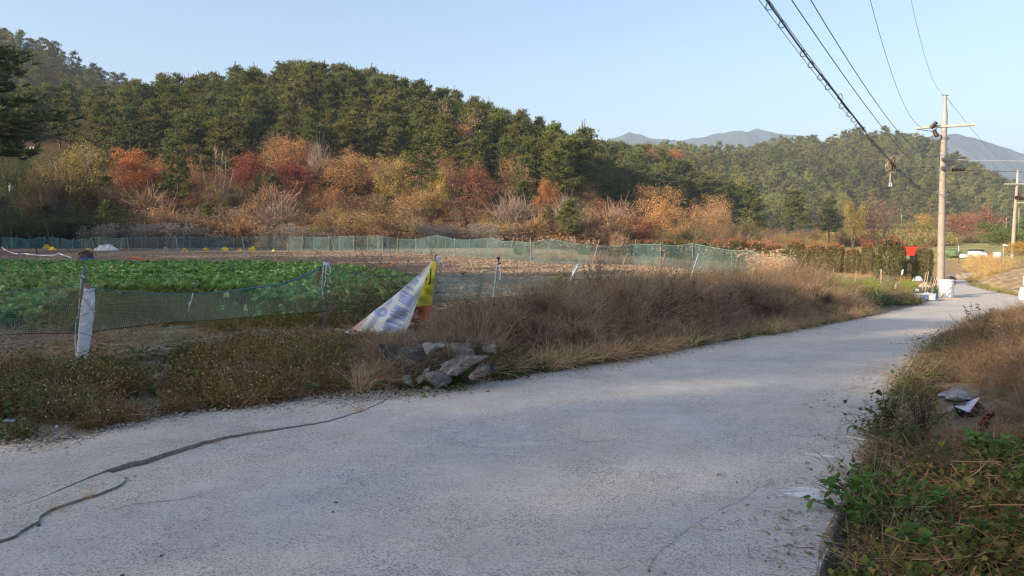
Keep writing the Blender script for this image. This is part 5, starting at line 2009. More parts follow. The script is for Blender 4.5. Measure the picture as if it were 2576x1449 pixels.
net_mesh(-330, 820, 0.021, 0.0021, NETSTRAND)
net_mesh(820, 1445, 0.022, 0.0019, NETSTRAND)
m = MB()
xs = np.arange(-330, 1446, 14.0)
top = np.array([near_at(x, 1) + [0, 0, 0.006 * math.sin(x * .3)] for x in xs]) - OFF
tube(m, top, np.interp(xs, [-330, 230, 520, 640, 812, 830, 1000, 1446], [0.0035, 0.0045, 0.007, 0.013, 0.017, 0.006, 0.008, 0.005]), 5, cap=False)
bot = np.array([near_at(x, 0) for x in np.arange(-330, 1446, 40.0)]) - OFF
m.build('top_rope', NETROPE, nearf)
m = MB()
tube(m, bot, 0.004, 4, cap=False)
m.build('bottom_wire', DARKPOST, nearf)
# loose netting that trails on the ground below the wire
m = MB()
rr = np.random.default_rng(61)
for k in range(95):
    x0 = rr.uniform(-60, 1000)
    t0 = rr.uniform(0, 1)
    pts = []
    for s in range(7):
        x = x0 + s * rr.uniform(12, 22)
        y = np.interp(x, NB[:, 0], NB[:, 1]) + 8 + t0 * np.interp(x, [0, 200, 500, 900], [95, 90, 60, 25]) + rr.normal() * 2
        pts.append(G(x, y) + [0, 0, 0.03 + 0.02 * rr.random()] - OFF)
    polyline_ribbons(m, np.array(pts)[None], 0.006, rr)
m.build('trailing_netting', NETSTRAND, nearf)['kind'] = 'stuff'
# white tie tag hanging from the rope
m = MB()
a = near_at(480, 1) - OFF
tube(m, [a + [0.02, -0.02, 0], a + [0.0, -0.03, -0.10], a + [-0.03, -0.03, -0.16]], [0.010, 0.006, 0.018], 5)
tube(m, [a + [-0.03, -0.03, -0.16], a + [-0.05, -0.03, -0.26]], [0.006, 0.004], 4)
m.build('white_tie', ROPE, nearf)


def npost(x0, y0, x1, y1, d, r0, r1, mat, name='post'):
    return stick(nearf, name, W(x1, y1, d) - OFF, W(x0, y0, d) - OFF, r0, r1, mat, 8)


# post with the white wrap
d = 9.4
npost(213, 672, 203, 800, d, 0.020, 0.021, BLUEPOST)
npost(203, 800, 196, 942, d + 0.002, 0.026, 0.021, DARKPOST)
m = MB()
path = [W(226, 712, d), W(224, 760, d), W(217, 830, d), W(210, 900, d), W(206, 944, d)]
tube(m, np.array(path) - OFF + [0, -0.05, 0], [0.043, 0.046, 0.047, 0.042, 0.036], 5)
stake = m.build('wrapped_stake', WOOD, nearf)
m = MB()
n, k = 34, 11
V = []
rr = np.random.default_rng(62)
for i in range(n):
    t = i / (n - 1)
    c = W(np.interp(t, [0, 0.35, 0.7, 1], [229, 223, 215, 209]), np.interp(t, [0, 1], [724, 926]), d)
    wl = np.interp(t, [0, 0.15, 0.4, 0.75, 1], [0.058, 0.075, 0.082, 0.072, 0.062])
    for j in range(k):
        a = j / k * 6.283
        rad = wl * (1 + 0.10 * math.sin(3 * a + 1.2 * t) + 0.035 * rr.normal() * (0.5 + 1.2 * (i % 5 == 0)))
        V.append(c + [rad * math.cos(a), -0.05 + rad * math.sin(a) * 0.9, 0.008 * rr.normal()])
i, j = np.meshgrid(np.arange(n - 1), np.arange(k), indexing='ij')
i, j = i.ravel(), j.ravel()
m.add(np.array(V) - OFF, np.stack([i * k + j, i * k + (j + 1) % k, (i + 1) * k + (j + 1) % k, (i + 1) * k + j], 1)[:, ::-1])
e = W(236, 756, d) - OFF
m.add([e + [0, -0.09, 0.03], e + [0.055, -0.10, 0.015], e + [0.045, -0.11, -0.05], e + [0.005, -0.09, -0.065]], [(0, 1, 2, 3)])
m.build('white_wrap', WRAP, stake)
m = MB()
for pts, rad in [([(211, 702), (208, 740), (204, 790), (201, 800)], 0.007), ([(198, 810), (196, 850), (198, 895), (201, 935)], 0.006), ([(199, 893), (188, 898), (180, 908)], 0.006), ([(201, 893), (210, 890), (206, 905), (200, 912)], 0.006), ([(205, 694), (214, 692), (219, 698)], 0.009)]:
    P = np.array([W(x, y, d) for x, y in pts]) - OFF + [0, -0.06, 0]
    tube(m, P, rad, 5)
m.build('white_rope', ROPE, nearf)

# post with the looped white rope and orange cloth
d = 12.6
npost(820, 651, 815, 838, d, 0.028, 0.018, BLUEPOST)
m = MB()
for k in range(4):
    a = np.linspace(0, 6.283, 13)
    c = W(821, 660 + 2.6 * k, d) - OFF
    tube(m, np.stack([c[0] + 0.050 * np.cos(a), c[1] + 0.050 * np.sin(a), c[2] + 0.006 * np.sin(a + k)], 1), 0.008, 5, cap=False)
for pts in [[(816, 664), (814, 690), (812, 720), (814, 745)], [(826, 662), (833, 672), (834, 684), (828, 691), (822, 684), (824, 668)], [(824, 663), (822, 680), (822, 700), (818, 720)]]:
    tube(m, np.array([W(x, y, d) for x, y in pts]) - OFF + [0, -0.06, 0], 0.008, 5)
m.build('white_rope', ROPE, nearf)
m = MB()
V = []
rr = np.random.default_rng(63)
for i in range(8):
    t = i / 7
    for j in range(4):
        x = np.interp(t, [0, 1], [808, 800]) + (j - 1.5) * np.interp(t, [0, .5, 1], [1, 3.2, 1.5])
        V.append(W(x, 670 + 44 * t, d) + [0, -0.04 + 0.02 * rr.normal(), 0])
i, j = np.meshgrid(np.arange(7), np.arange(3), indexing='ij')
i, j = i.ravel(), j.ravel()
m.add(np.array(V) - OFF, np.stack([i * 4 + j, i * 4 + j + 1, (i + 1) * 4 + j + 1, (i + 1) * 4 + j], 1))
m.build('orange_cloth', plain('dull_orange_cloth', (0.42, 0.13, 0.06), None, 12), nearf)
# banner post, black topped post, rag post, rusty stake
npost(1097, 640, 1082, 815, 12.9, 0.022, 0.02, BLUEPOST)
npost(1253, 656, 1238, 776, 16.4, 0.024, 0.022, STEEL)
m = MB()
c = W(1254, 652, 16.4) - OFF
box(m, c + [0, 0, 0.02], (0.07, 0.05, 0.05), roty(0.3))
box(m, c + [0.0, 0, -0.045], (0.03, 0.03, 0.09), roty(0.2))
box(m, c + [0.01, 0, -0.10], (0.09, 0.04, 0.025), roty(-0.4))
m.build('black_cap', plain('black_rubber', (0.02, 0.02, 0.022)), nearf)
m = MB()
tube(m, np.array([W(1250, 668, 16.4), W(1258, 670, 16.4), W(1259, 690, 16.4), W(1258, 704, 16.4)]) - OFF + [0, -0.04, 0], [0.016, 0.012, 0.009, 0.012], 5)
m.build('white_tie', ROPE, nearf)
npost(1452, 665, 1428, 725, 20.0, 0.026, 0.024, STEEL)
m = MB()
rr = np.random.default_rng(64)
P = np.array([W(x, y, 20.0) for x, y in [(1454, 665), (1452, 672), (1448, 678), (1443, 686), (1440, 694)]]) - OFF + [0, -0.04, 0]
tube(m, P, [0.02, 0.05, 0.035, 0.055, 0.02], 6)
m.build('white_rag', WRAP, nearf)
foot = G(1750, 792)
o = thing('rusty_stake', 'short dark rusty steel stake standing in the roadside brush', 'stake', tuple(foot))
top = W(1746, 708, foot[1])
stick(o, 'shaft', (0, 0, -0.1), top - foot, 0.026, 0.024, RUSTY, 6)

# dead vines hanging on the near net
VINE = foliage('dead_vine', [(0.24, 0.17, 0.10), (0.33, 0.24, 0.14), (0.16, 0.11, 0.07), (0.40, 0.30, 0.17)], 0.1, None, 0.15, 3)
m = MB()
rr = np.random.default_rng(66)


def vine_walk(x0, y0, dx, dy, k, d, wob, w):
    pts, x, y = [], x0, y0
    ax, ay = dx, dy
    for s in range(k):
        pts.append(W(x, y, d + rr.normal() * 0.03))
        ax += rr.normal() * wob
        ay += rr.normal() * wob
        x += ax
        y += ay
    return np.array(pts)


P, Wd = [], []
for _ in range(120):
    x = rr.normal(90, 75) if rr.random() < 0.55 else rr.normal(190, 35)
    y = rr.uniform(690, 800)
    P.append(vine_walk(x, y, rr.normal() * 4, rr.normal() * 5, 14, float(np.interp(x, NX, ND)) - 0.06, 2.2, 0))
    Wd.append(rr.uniform(0.004, 0.009))
for _ in range(330):
    x = np.clip(rr.normal(940, 95), 690, 1090)
    y = rr.uniform(680, 800) if x > 800 else rr.uniform(715, 800)
    P.append(vine_walk(x, y, rr.normal() * 3, rr.normal() * 3.5, 14, float(np.interp(x, NX, ND)) - 0.06, 1.8, 0))
    Wd.append(rr.uniform(0.004, 0.010))
for _ in range(80):
    x = rr.uniform(260, 720)
    y = rr.uniform(740, 830)
    P.append(vine_walk(x, y, rr.normal() * 3, rr.normal() * 4, 14, float(np.interp(x, NX, ND)) - 0.05, 1.6, 0))
    Wd.append(rr.uniform(0.003, 0.006))
polyline_ribbons(m, np.array(P) - OFF, np.array(Wd), rr)
C = np.concatenate([p[rr.integers(0, 14, 3)] for p in P[120:450]]) + rr.normal(size=(990, 3)) * 0.03
leaves(m, C - OFF, rr.uniform(0.02, 0.06, 990), rr)
vines = m.build('dead_vines', VINE)
vines.location = OFF
tag(vines, kind='stuff')
m = MB()
C = []
for x, y, s, n in [(1010, 725, 18, 60), (930, 745, 20, 60), (860, 745, 22, 60), (985, 760, 16, 40), (1045, 740, 16, 40), (900, 780, 12, 24), (740, 772, 30, 34), (640, 766, 30, 30)]:
    for _ in range(n):
        C.append(W(x + rr.normal() * s, y + rr.normal() * s * 0.8, float(np.interp(x, NX, ND)) + 0.1 + rr.random() * 0.3))
C = np.array(C)
leaves(m, C - OFF, rr.uniform(0.06, 0.16, len(C)), rr, up=0.2, aspect=0.9)
lv_ = m.build('vine_leaves', CAB)
lv_.location = OFF
lv_.color = (0.85, 0.72, 0.62, 1)
tag(lv_, kind='stuff')

# ------------------------------------------------------------------ the torn banner
BS = 3.622


def bd(cx, cy):
    """crop coordinates used when reading the banner -> photo px"""
    return (1320 + cx / BS) / 1.56522, (980 + cy / BS) / 1.56522


BD = 11.9
CL_WHITE = plain('white_banner_cloth', (0.72, 0.72, 0.66), (0.62, 0.63, 0.58), 7, 0.7, 0.2)
CL_BLUE = plain('print_showing_through', (0.36, 0.40, 0.66), (0.33, 0.37, 0.60), 9, 0.7, 0.2)
CL_RED = plain('faded_red_corner', (0.55, 0.30, 0.25), (0.62, 0.50, 0.44), 30, 0.75, 0.2)
CL_YEL = plain('yellow_banner_cloth', (0.60, 0.52, 0.04), (0.50, 0.43, 0.04), 8, 0.7, 0.2)
CL_BRICK = plain('brick_red_band', (0.42, 0.13, 0.06), (0.34, 0.10, 0.05), 8, 0.7, 0.2)
CL_INK = plain('dark_print', (0.05, 0.05, 0.05), None, 8, 0.7, 0.2)
CL_PALE = plain('pale_print', (0.62, 0.55, 0.50), None, 8, 0.7, 0.2)


def quadpoly(cx, cy, w, h, ang):
    c, s = math.cos(ang), math.sin(ang)
    return np.array([(cx + c * x - s * y, cy + s * x + c * y) for x, y in ((-w / 2, -h / 2), (w / 2, -h / 2), (w / 2, h / 2), (-w / 2, h / 2))])


def ring(cx, cy, ax, ay, th, a0, a1, rot=0.0):
    t = np.linspace(a0, a1, 26)
    c, s = math.cos(rot), math.sin(rot)
    o_ = np.stack([ax * np.cos(t), ay * np.sin(t)], 1)
    i_ = np.stack([(ax - th) * np.cos(t), (ay - th) * np.sin(t)], 1)[::-1]
    p = np.concatenate([o_, i_])
    return np.stack([cx + c * p[:, 0] - s * p[:, 1], cy + s * p[:, 0] + c * p[:, 1]], 1)


BLUE = [
    # rounded figure like an 8 on the left, open curve above it
    ring(668, 905, 82, 68, 44, 0, 6.283, -0.55), np.array([(548, 884), (612, 852), (632, 880), (640, 905), (575, 935), (556, 915)]),
    ring(748, 745, 74, 48, 26, -0.75, 2.25, -0.55),
    # small row at the top: open ring, two bars, stroke with a foot
    ring(1213, 372, 30, 26, 16, 0.4, 5.2), np.array([(1150, 428), (1196, 448), (1188, 470), (1165, 480), (1158, 462), (1140, 452)]),
    ring(1112, 480, 40, 26, 17, 2.0, 7.2, 0.4), quadpoly(1150, 505, 62, 17, -0.75), quadpoly(1163, 492, 50, 9, -0.75),
    np.array([(1003, 530), (1024, 522), (1110, 568), (1126, 566), (1120, 600), (1098, 606), (1092, 588), (1010, 556)]),
    # first big block, cut by pale lines
    np.array([(950, 578), (1124, 678), (1112, 712), (926, 606)]), np.array([(922, 622), (1108, 722), (1094, 762), (912, 660)]), np.array([(918, 668), (1082, 768), (1076, 800), (908, 700)]),
    np.array([(902, 706), (1072, 806), (1056, 832), (892, 738)]), np.array([(1066, 650), (1126, 676), (1058, 834), (1016, 808)]),
    # second big block
    np.array([(858, 790), (1050, 884), (1042, 910), (844, 816)]), np.array([(838, 826), (1036, 918), (1030, 944), (812, 850)]), np.array([(800, 862), (1012, 962), (1006, 984), (790, 890)]),
    np.array([(780, 906), (990, 1000), (980, 1034), (768, 944)]), np.array([(880, 820), (930, 846), (890, 935), (842, 912)]), np.array([(990, 912), (1038, 932), (985, 1036), (940, 1014)]),
    # a stroke with a cross piece, then the last letters at the hem
    np.array([(738, 992), (955, 1078), (946, 1118), (722, 1036)]), np.array([(646, 1116), (726, 1062), (880, 1120), (925, 1130), (918, 1160), (862, 1150), (742, 1130), (650, 1142)]),
    np.array([(886, 1130), (925, 1132), (890, 1228), (854, 1218), (868, 1186), (760, 1158), (768, 1134), (880, 1168)]), np.array([(640, 1165), (656, 1164), (652, 1224), (632, 1224)]),
    np.array([(735, 1212), (892, 1240), (890, 1262), (735, 1238)])]
YPOLY_INK = [np.array([(1352, 284), (1376, 280), (1362, 505), (1322, 510), (1324, 488), (1340, 486), (1354, 306), (1346, 304)]), np.array([(1298, 420), (1316, 396), (1300, 508), (1282, 508)])]
YPOLY_PALE = [ring(1240, 765, 18, 32, 6, 0, 6.28), np.array([(1190, 770), (1198, 770), (1196, 830), (1188, 830)])]
RPOLY_PALE = [ring(1177, 968, 20, 22, 8, 0, 6.28), np.array([(1148, 868), (1160, 862), (1154, 990), (1142, 992)]), np.array([(1118, 920), (1130, 912), (1126, 985), (1114, 985)]), np.array([(1160, 880), (1190, 868), (1188, 884), (1160, 896)])]


def sheet(name, outline, mats, zones, dfun, parent, off, step=9.0):
    outline = np.array(outline, float)
    lo, hi = outline.min(0), outline.max(0)
    gx, gy = np.meshgrid(np.arange(lo[0], hi[0], step), np.arange(lo[1], hi[1], step))
    g = np.stack([gx.ravel(), gy.ravel()], 1)
    g = g[inside(g, outline)]
    g = g[seg_dist(g, outline) > step * 0.5]
    # dense outline
    ol = []
    for a, b in zip(outline, np.roll(outline, -1, 0)):
        k = max(1, int(np.hypot(*(b - a)) / step))
        ol += [a + (b - a) * q / k for q in range(k)]
    ol = np.array(ol)
    n = len(ol)
    if 0.5 * np.sum(ol[:, 0] * np.roll(ol[:, 1], -1) - np.roll(ol[:, 0], -1) * ol[:, 1]) < 0:
        ol = ol[::-1]
    vs, es, fs, *_ = mgeo.delaunay_2d_cdt([Vector(p) for p in np.concatenate([ol, g])], [(i, (i + 1) % n) for i in range(n)], [], 1, 1e-4)
    vs = np.array([q[:] for q in vs])
    fs = np.array([f for f in fs if len(f) == 3])
    P = []
    for cx, cy in vs:
        x, y = bd(cx, cy)
        P.append(W(x, y, dfun(cx, cy)) - off)
    cen = vs[fs].mean(1)
    mi = np.zeros(len(fs), int)
    for z, polys in zones:
        for p in polys:
            mi[inside(cen, p)] = z
    m = MB()
    P = np.array(P)
    for z in np.unique(mi):
        m.f.append((fs[mi == z], int(z)))
    m.v.append(P)
    m.n = len(P)
    return m.build(name, mats, parent, True)


def dep_white(cx, cy):
    fold = 0.05 * math.sin((cx * 0.8 + cy * 0.55) / 105.0) + 0.018 * math.sin((cx * 0.62 + cy * 0.78) / 41.0 + cx / 160) + 0.012 * math.sin((cx * 0.35 - cy * 0.9) / 52.0) + 0.05 * math.exp(-((cy - 1080 + (cx - 700) * 0.42) / 55.0) ** 2) * ss(480, 700, cx) * (1 - ss(960, 1040, cx))
    return BD + 0.02 + fold - 0.18 * ss(300, 1250, cy) + 0.012 * math.sin(cx / 37.0 + cy / 61.0)


def dep_yel(cx, cy):
    return BD + 0.14 + 0.03 * math.sin(cy / 80.0 + cx / 45) + 0.012 * math.sin(cy / 27.0 - cx / 60)


bo = np.array(W(1095, 640, BD))
banner = thing('torn_banner', 'torn roadside banner folded over, pale back with blue show through print and yellow front behind', 'banner', tuple(bo))
yel = sheet('yellow_side', [(1412, 168), (1446, 190), (1428, 330), (1400, 560), (1370, 806), (1350, 1000), (1338, 1018), (1086, 1040), (1140, 830), (1200, 640), (1262, 480), (1330, 300), (1378, 210)],
            [CL_YEL, CL_INK, CL_BRICK, CL_PALE], [(2, [np.array([(1040, 832), (1400, 800), (1400, 1100), (1040, 1100)])]), (1, YPOLY_INK), (3, YPOLY_PALE + RPOLY_PALE)], dep_yel, banner, bo)
whi = sheet('white_back', [(1410, 165), (1372, 215), (1330, 330), (1276, 440), (1225, 600), (1170, 760), (1110, 920), (1060, 1060), (1018, 1160), (990, 1246), (890, 1262), (640, 1245), (430, 1215), (150, 1176), (215, 1138), (330, 1060), (440, 980), (545, 890), (700, 775), (860, 650), (1010, 520), (1160, 390), (1290, 265), (1390, 172)],
            [CL_WHITE, CL_BLUE, CL_RED], [(1, BLUE), (2, [np.array([(200, 1150), (300, 1070), (400, 1000), (450, 968), (466, 985), (455, 1010), (420, 1060), (360, 1130), (300, 1178)])])], dep_white, banner, bo)
m = MB()
P = np.array([W(*bd(x, y), BD - 0.17) for x, y in [(140, 1188), (420, 1232), (700, 1272), (990, 1326)]]) - bo
tube(m, P, [0.017, 0.019, 0.019, 0.017], 8)
m.build('bottom_batten', WHITEPLASTIC, banner)
m = MB()
P = np.array([W(*bd(x, y), BD) for x, y in [(1405, 165), (1440, 150), (1462, 130), (1478, 120)]]) - bo
tube(m, P, 0.006, 5)
P = np.array([W(*bd(x, y), BD + 0.02) for x, y in [(1468, 165), (1505, 180), (1535, 215), (1552, 275)]]) - bo
tube(m, P, [0.012, 0.010, 0.008, 0.011], 5)
for k in range(4):
    a = np.linspace(0, 6.283, 11)
    c = W(*bd(1476, 112 + 13 * k), BD + 0.1) - bo
    tube(m, np.stack([c[0] + 0.035 * np.cos(a), c[1] + 0.035 * np.sin(a), c[2] + 0.005 * np.sin(a)], 1), 0.007, 5, cap=False)
m.build('white_rope', ROPE, banner)
m = MB()
P = np.array([W(*bd(x, y), BD + 0.10) for x, y in [(1448, 150), (1438, 340), (1404, 640), (1372, 900), (1350, 1030), (1335, 1160)]]) - bo
tube(m, P, 0.009, 6)
m.build('side_pole', STEEL, banner)
# ------------------------------------------------------------------ stones of the little retaining wall below the banner
def stone_mat(name, a, b, c):
    m, nt, out = new_mat(name)
    f1 = tex_noise(nt, 4, 6, 0.7)
    f2 = tex_noise(nt, 15, 5, 0.75)
    f3 = tex_noise(nt, 2.2, 4, 0.6, dist=1.0)
    col = ramp(nt, f1, [(*b, 0.35), (*a, 0.6)])
    col = mixc(nt, col, c, rng_map(nt, f3, 0.54, 0.60))
    col = mixc(nt, col, rng_map(nt, f2, 0.3, 0.7, 0.6, 1.35), 1.0, 'MULTIPLY')
    surf(nt, out, col, 0.95, 0.1, f2, 0.02)
    return m


ST_GREY = stone_mat('grey_lichen_stone', (0.19, 0.172, 0.162), (0.085, 0.075, 0.072), (0.30, 0.29, 0.29))
ST_DARK = stone_mat('dark_weathered_stone', (0.115, 0.105, 0.10), (0.03, 0.028, 0.03), (0.22, 0.21, 0.205))
ST_TAN = stone_mat('tan_stone', (0.215, 0.185, 0.155), (0.12, 0.102, 0.085), (0.285, 0.25, 0.215))
ST_PALE = stone_mat('pale_stone', (0.33, 0.315, 0.305), (0.22, 0.205, 0.195), (0.42, 0.405, 0.395))


def cd(x, y):
    return (1450 + x / 4.2617) / 1.56522, (1280 + y / 4.2617) / 1.56522


def place_rock(x, y, w, h, lab, mat, seed, d, deep=0.8, rot=0.0, group='stones of the low roadside wall', rough=0.2, cuts=11, name='stone'):
    px, py = cd(x, y)
    c = W(px, py, d)
    s = d / FPX / 1.56522 / 4.2617
    m = MB()
    rock(m, (0, 0, 0), (w * s * 1.1, w * s * deep, h * s * 1.12), seed, 4, rough, cuts, roty(rot))
    o = m.build(name, mat, None, False)
    o.location = c
    tag(o, lab, 'stone', group)
    return o


q = 8.35
place_rock(540, 545, 720, 400, 'biggest dark stone at the left of the low roadside wall', ST_DARK, 1, q + 0.42, 0.9, 0.12)
place_rock(1140, 540, 500, 360, 'blotched brown grey stone in the middle of the upper course', ST_DARK, 22, q + 0.40, 0.9, -0.1)
place_rock(1560, 450, 420, 300, 'grey brown stone right of the middle in the upper course', ST_TAN, 3, q + 0.5, 0.9, 0.05)
place_rock(1680, 350, 130, 320, 'upright thin grey slab rising at the back of the wall', ST_GREY, 4, q + 0.55, 0.8, 0.05)
place_rock(1640, 640, 740, 250, 'long flat grey slab jutting right over the others', ST_GREY, 55, q + 0.12, 0.8, -0.22, cuts=9)
place_rock(1900, 740, 260, 230, 'pale angular stone under the right end of the flat slab', ST_TAN, 6, q + 0.12, 0.9)
place_rock(1725, 870, 110, 130, 'small orange tan stone below the flat slab', ST_TAN, 7, q - 0.12, 0.9)
place_rock(1160, 880, 400, 260, 'rounded grey green stone at the bottom in the middle', ST_GREY, 88, q - 0.12, 0.8, 0.1)
place_rock(650, 950, 150, 180, 'small upright brown stone at the bottom left', ST_TAN, 9, q - 0.1, 0.9)
place_rock(880, 920, 130, 130, 'small tan stone between the bottom stones', ST_TAN, 10, q - 0.12, 0.9)
place_rock(975, 760, 180, 70, 'flat little grey stone wedged under the blotched stone', ST_GREY, 11, q + 0.1, 0.8, -0.5)
place_rock(1040, 400, 230, 170, 'pale flaky stone lying on top of the middle of the wall', ST_PALE, 12, q + 0.3, 0.9, 0.1)
place_rock(830, 350, 160, 130, 'grey stone on top beside the green leaves', ST_GREY, 13, q + 0.5, 0.9)
place_rock(1200, 350, 200, 110, 'whitish flat stone on top right of the flaky one', ST_PALE, 14, q + 0.36, 0.9, -0.1)
place_rock(2050, 370, 240, 160, 'pinkish tan stone half hidden in brush right of the wall', ST_TAN, 15, q + 0.75, 0.9, 0.2)
place_rock(2120, 720, 160, 160, 'dark grey stone in the weeds right of the wall foot', ST_DARK, 16, q + 0.35, 0.9)
place_rock(700, 820, 120, 110, 'dark small stone among green weeds at the left foot', ST_DARK, 17, q + 0.05, 0.9)
place_rock(990, 1050, 110, 60, 'flat grey pebble in front of the wall', ST_GREY, 18, q - 0.25, 0.8)
m = MB()
rock(m, (0, 0, 0), (0.075, 0.06, 0.055), 5, 3, 0.1, 2)
o = m.build('crushed_can', plain('pink_red_litter', (0.55, 0.10, 0.14), (0.6, 0.35, 0.36), 12, 0.4, 0.5))
g = G(*cd(2185, 870))
o.location = g + [0, 0, 0.03]
tag(o, 'small pinkish red crushed can at the foot of the brush', 'litter')

# loose stones left of the wall and by the near fence
for i, (x, y, w, h, mt, lb) in enumerate([(372, 953, 24, 18, ST_PALE, 'pale stone, left one of the group below the fence'), (400, 955, 24, 20, ST_PALE, 'pale stone, right one of the group below the fence'),
                                          (388, 968, 22, 14, ST_PALE, 'flat pale stone in front of the other two below the fence'), (462, 935, 30, 14, ST_PALE, 'whitish broken rubble behind the pale stones'),
                                          (428, 930, 16, 10, ST_PALE, 'small whitish stone left of the rubble'), (420, 940, 18, 8, ST_TAN, 'small brown stone by the rubble'), (1305, 805, 34, 18, ST_PALE, 'pale stone half buried in the brown brush'),
                                          (1190, 828, 16, 14, ST_PALE, 'grey stone showing through brush above the wall'), (130, 1108, 26, 14, ST_TAN, 'tan stone at the concrete edge on the far left'), (30, 1102, 34, 12, ST_TAN, 'flat tan stone at the left picture border'),
                                          (170, 1098, 30, 8, ST_TAN, 'low tan stone beside the concrete edge'), (1100, 838, 26, 12, ST_GREY, 'grey stone just above the wall stones'), (2120, 792, 14, 8, ST_PALE, 'lone pale pebble at the far road edge')]):
    g = G(x, y + h * 0.4)
    s = g[1] / FPX
    m = MB()
    rock(m, (0, 0, 0), (w * s, w * s * 0.8, h * s * 1.3), 40 + i, 3, 0.25, 8)
    o = m.build('stone', mt)
    o.location = g + [0, 0, h * s * 0.35]
    tag(o, lb, 'stone', 'loose stones by the road')

# gravel and crumbs along the road edges, the crack and on the road
def gravel_patch(r):
    m = MB()
    for _ in range(14):
        p = r.normal(size=3) * [0.13, 0.10, 0]
        s = r.uniform(0.010, 0.034)
        rock(m, p + [0, 0, s * 0.3], (s, s * r.uniform(0.7, 1.1), s * 0.7), int(r.integers(1e6)), 1, 0.2, 4, None, int(r.integers(2)))
    return m.mesh('gravel_patch', [plain('tan_gravel', (0.40, 0.34, 0.27), (0.28, 0.235, 0.19), 30, 0.9, 0.1), plain('grey_gravel', (0.36, 0.345, 0.33), (0.25, 0.24, 0.23), 30, 0.9, 0.1)])


V_GRAV = variants(gravel_patch, 5, 780)
r = np.random.default_rng(95)
pts = []
for _ in range(420):
    px = r.uniform(0, 2250) if r.random() < 0.55 else r.normal(1010, 95)
    y = np.interp(px, [p[0] for p in EDGE_L[:18]], [p[1] for p in EDGE_L[:18]])
    a = ray_road(px, y + r.normal() * np.interp(px, [0, 1000, 1200, 2200], [9, 12, 7, 3]) - 2)
    pts.append((a[0], a[1], float(T1(*a)) if not inside(np.array([a]), ROAD_POLY)[0] else road_z(0, a[1]) + 0.008))
for _ in range(160):
    px = r.normal(1060, 130)
    py = np.interp(px, [800, 950, 1060, 1230, 1400], [1000, 980, 962, 945, 925]) + r.normal() * 10
    a = G(px, py)
    pts.append((a[0], a[1], a[2]))
scatter('gravel', np.array(pts), r.uniform(0.5, 1.25, len(pts)), V_GRAV, tint=None)
k = np.concatenate([sf[4::27], sn[::31]])
k = k + r.normal(size=k.shape) * 0.03
scatter('crack_crumbs', np.stack([k[:, 0], k[:, 1], road_z(0, k[:, 1]) - 0.01], 1), r.uniform(0.35, 0.7, len(k)), V_GRAV)
for i, (px, py, lb) in enumerate([(1228, 986, 'small dark clod lying on the road near the wall'), (98, 1322, 'grey pebble lying in the road crack'), (845, 1266, 'tiny dark stone on the concrete, upper of the pair'), (838, 1290, 'tiny dark stone on the concrete, lower of the pair'), (405, 1400, 'dark stone set in the concrete near the bottom left'), (308, 1448, 'dark stone chip at the bottom border')]):
    a = ray_road(px, py)
    m = MB()
    s = 9 * a[1] / FPX
    rock(m, (0, 0, 0), (s, s, s * 0.6), 90 + i, 2, 0.3, 5)
    o = m.build('pebble', ST_DARK)
    o.location = (a[0], a[1], road_z(0, a[1]) + s * 0.15)
    tag(o, lb, 'stone')

# ------------------------------------------------------------------ brush and weeds along the road
# left verge in front of the near fence: low weeds with pale heads
L1, px, py = spread(9000, (-11, 0.5, 4.5, 13), lambda x, y, dl, dr, px, py: (dl > 0.10) & (px > -260) & (px < 960) & (py > np.interp(px, [0, 200, 400, 700, 960], [935, 925, 900, 860, 850])) & (dl < 3.4), 101)
r = np.random.default_rng(1)
bare = (vnoise(L1[:, 0], L1[:, 1], 0.9, 12) > 0.30) | ((px < 190) & (py > 1062) & (r.random(len(px)) < 0.8)) | ((np.hypot(px - 400, py - 955) < 60) & (r.random(len(px)) < 0.75))
L1, px, py = L1[~bare], px[~bare], py[~bare]
u = r.random(len(L1))
w = vnoise(L1[:, 0], L1[:, 1], 1.2, 14)
isg = (u < 0.12 + 0.25 * (w > 0.15))
ish = ~isg & (u < 0.62)
scatter('flowering_weeds', L1[ish], r.uniform(0.6, 1.2, ish.sum()) * np.where((px[ish] > 830) & (py[ish] > 850), 0.5, 1.0), V_HEAD, tint=rtint(ish.sum(), 3, 0.6, 1.3, (1.02, 0.94, 0.85)) * np.where(vnoise(L1[ish][:, 0], L1[ish][:, 1], 0.8, 19)[:, None] > 0.0, np.array([1.08, 0.93, 0.84]), np.array([0.85, 0.95, 0.85])))
scatter('green_weeds', L1[isg], r.uniform(0.6, 1.2, isg.sum()), V_GREEN, tint=rtint(isg.sum(), 4, 0.6, 1.0))
isd = ~isg & ~ish & (r.random(len(L1)) < 0.75)
scatter('dead_stalks', L1[isd], r.uniform(0.2, 0.42, isd.sum()), V_TANGLE, tilt=0.2, tint=rtint(isd.sum(), 5, 0.7, 1.1, (1.0, 0.88, 0.8)))
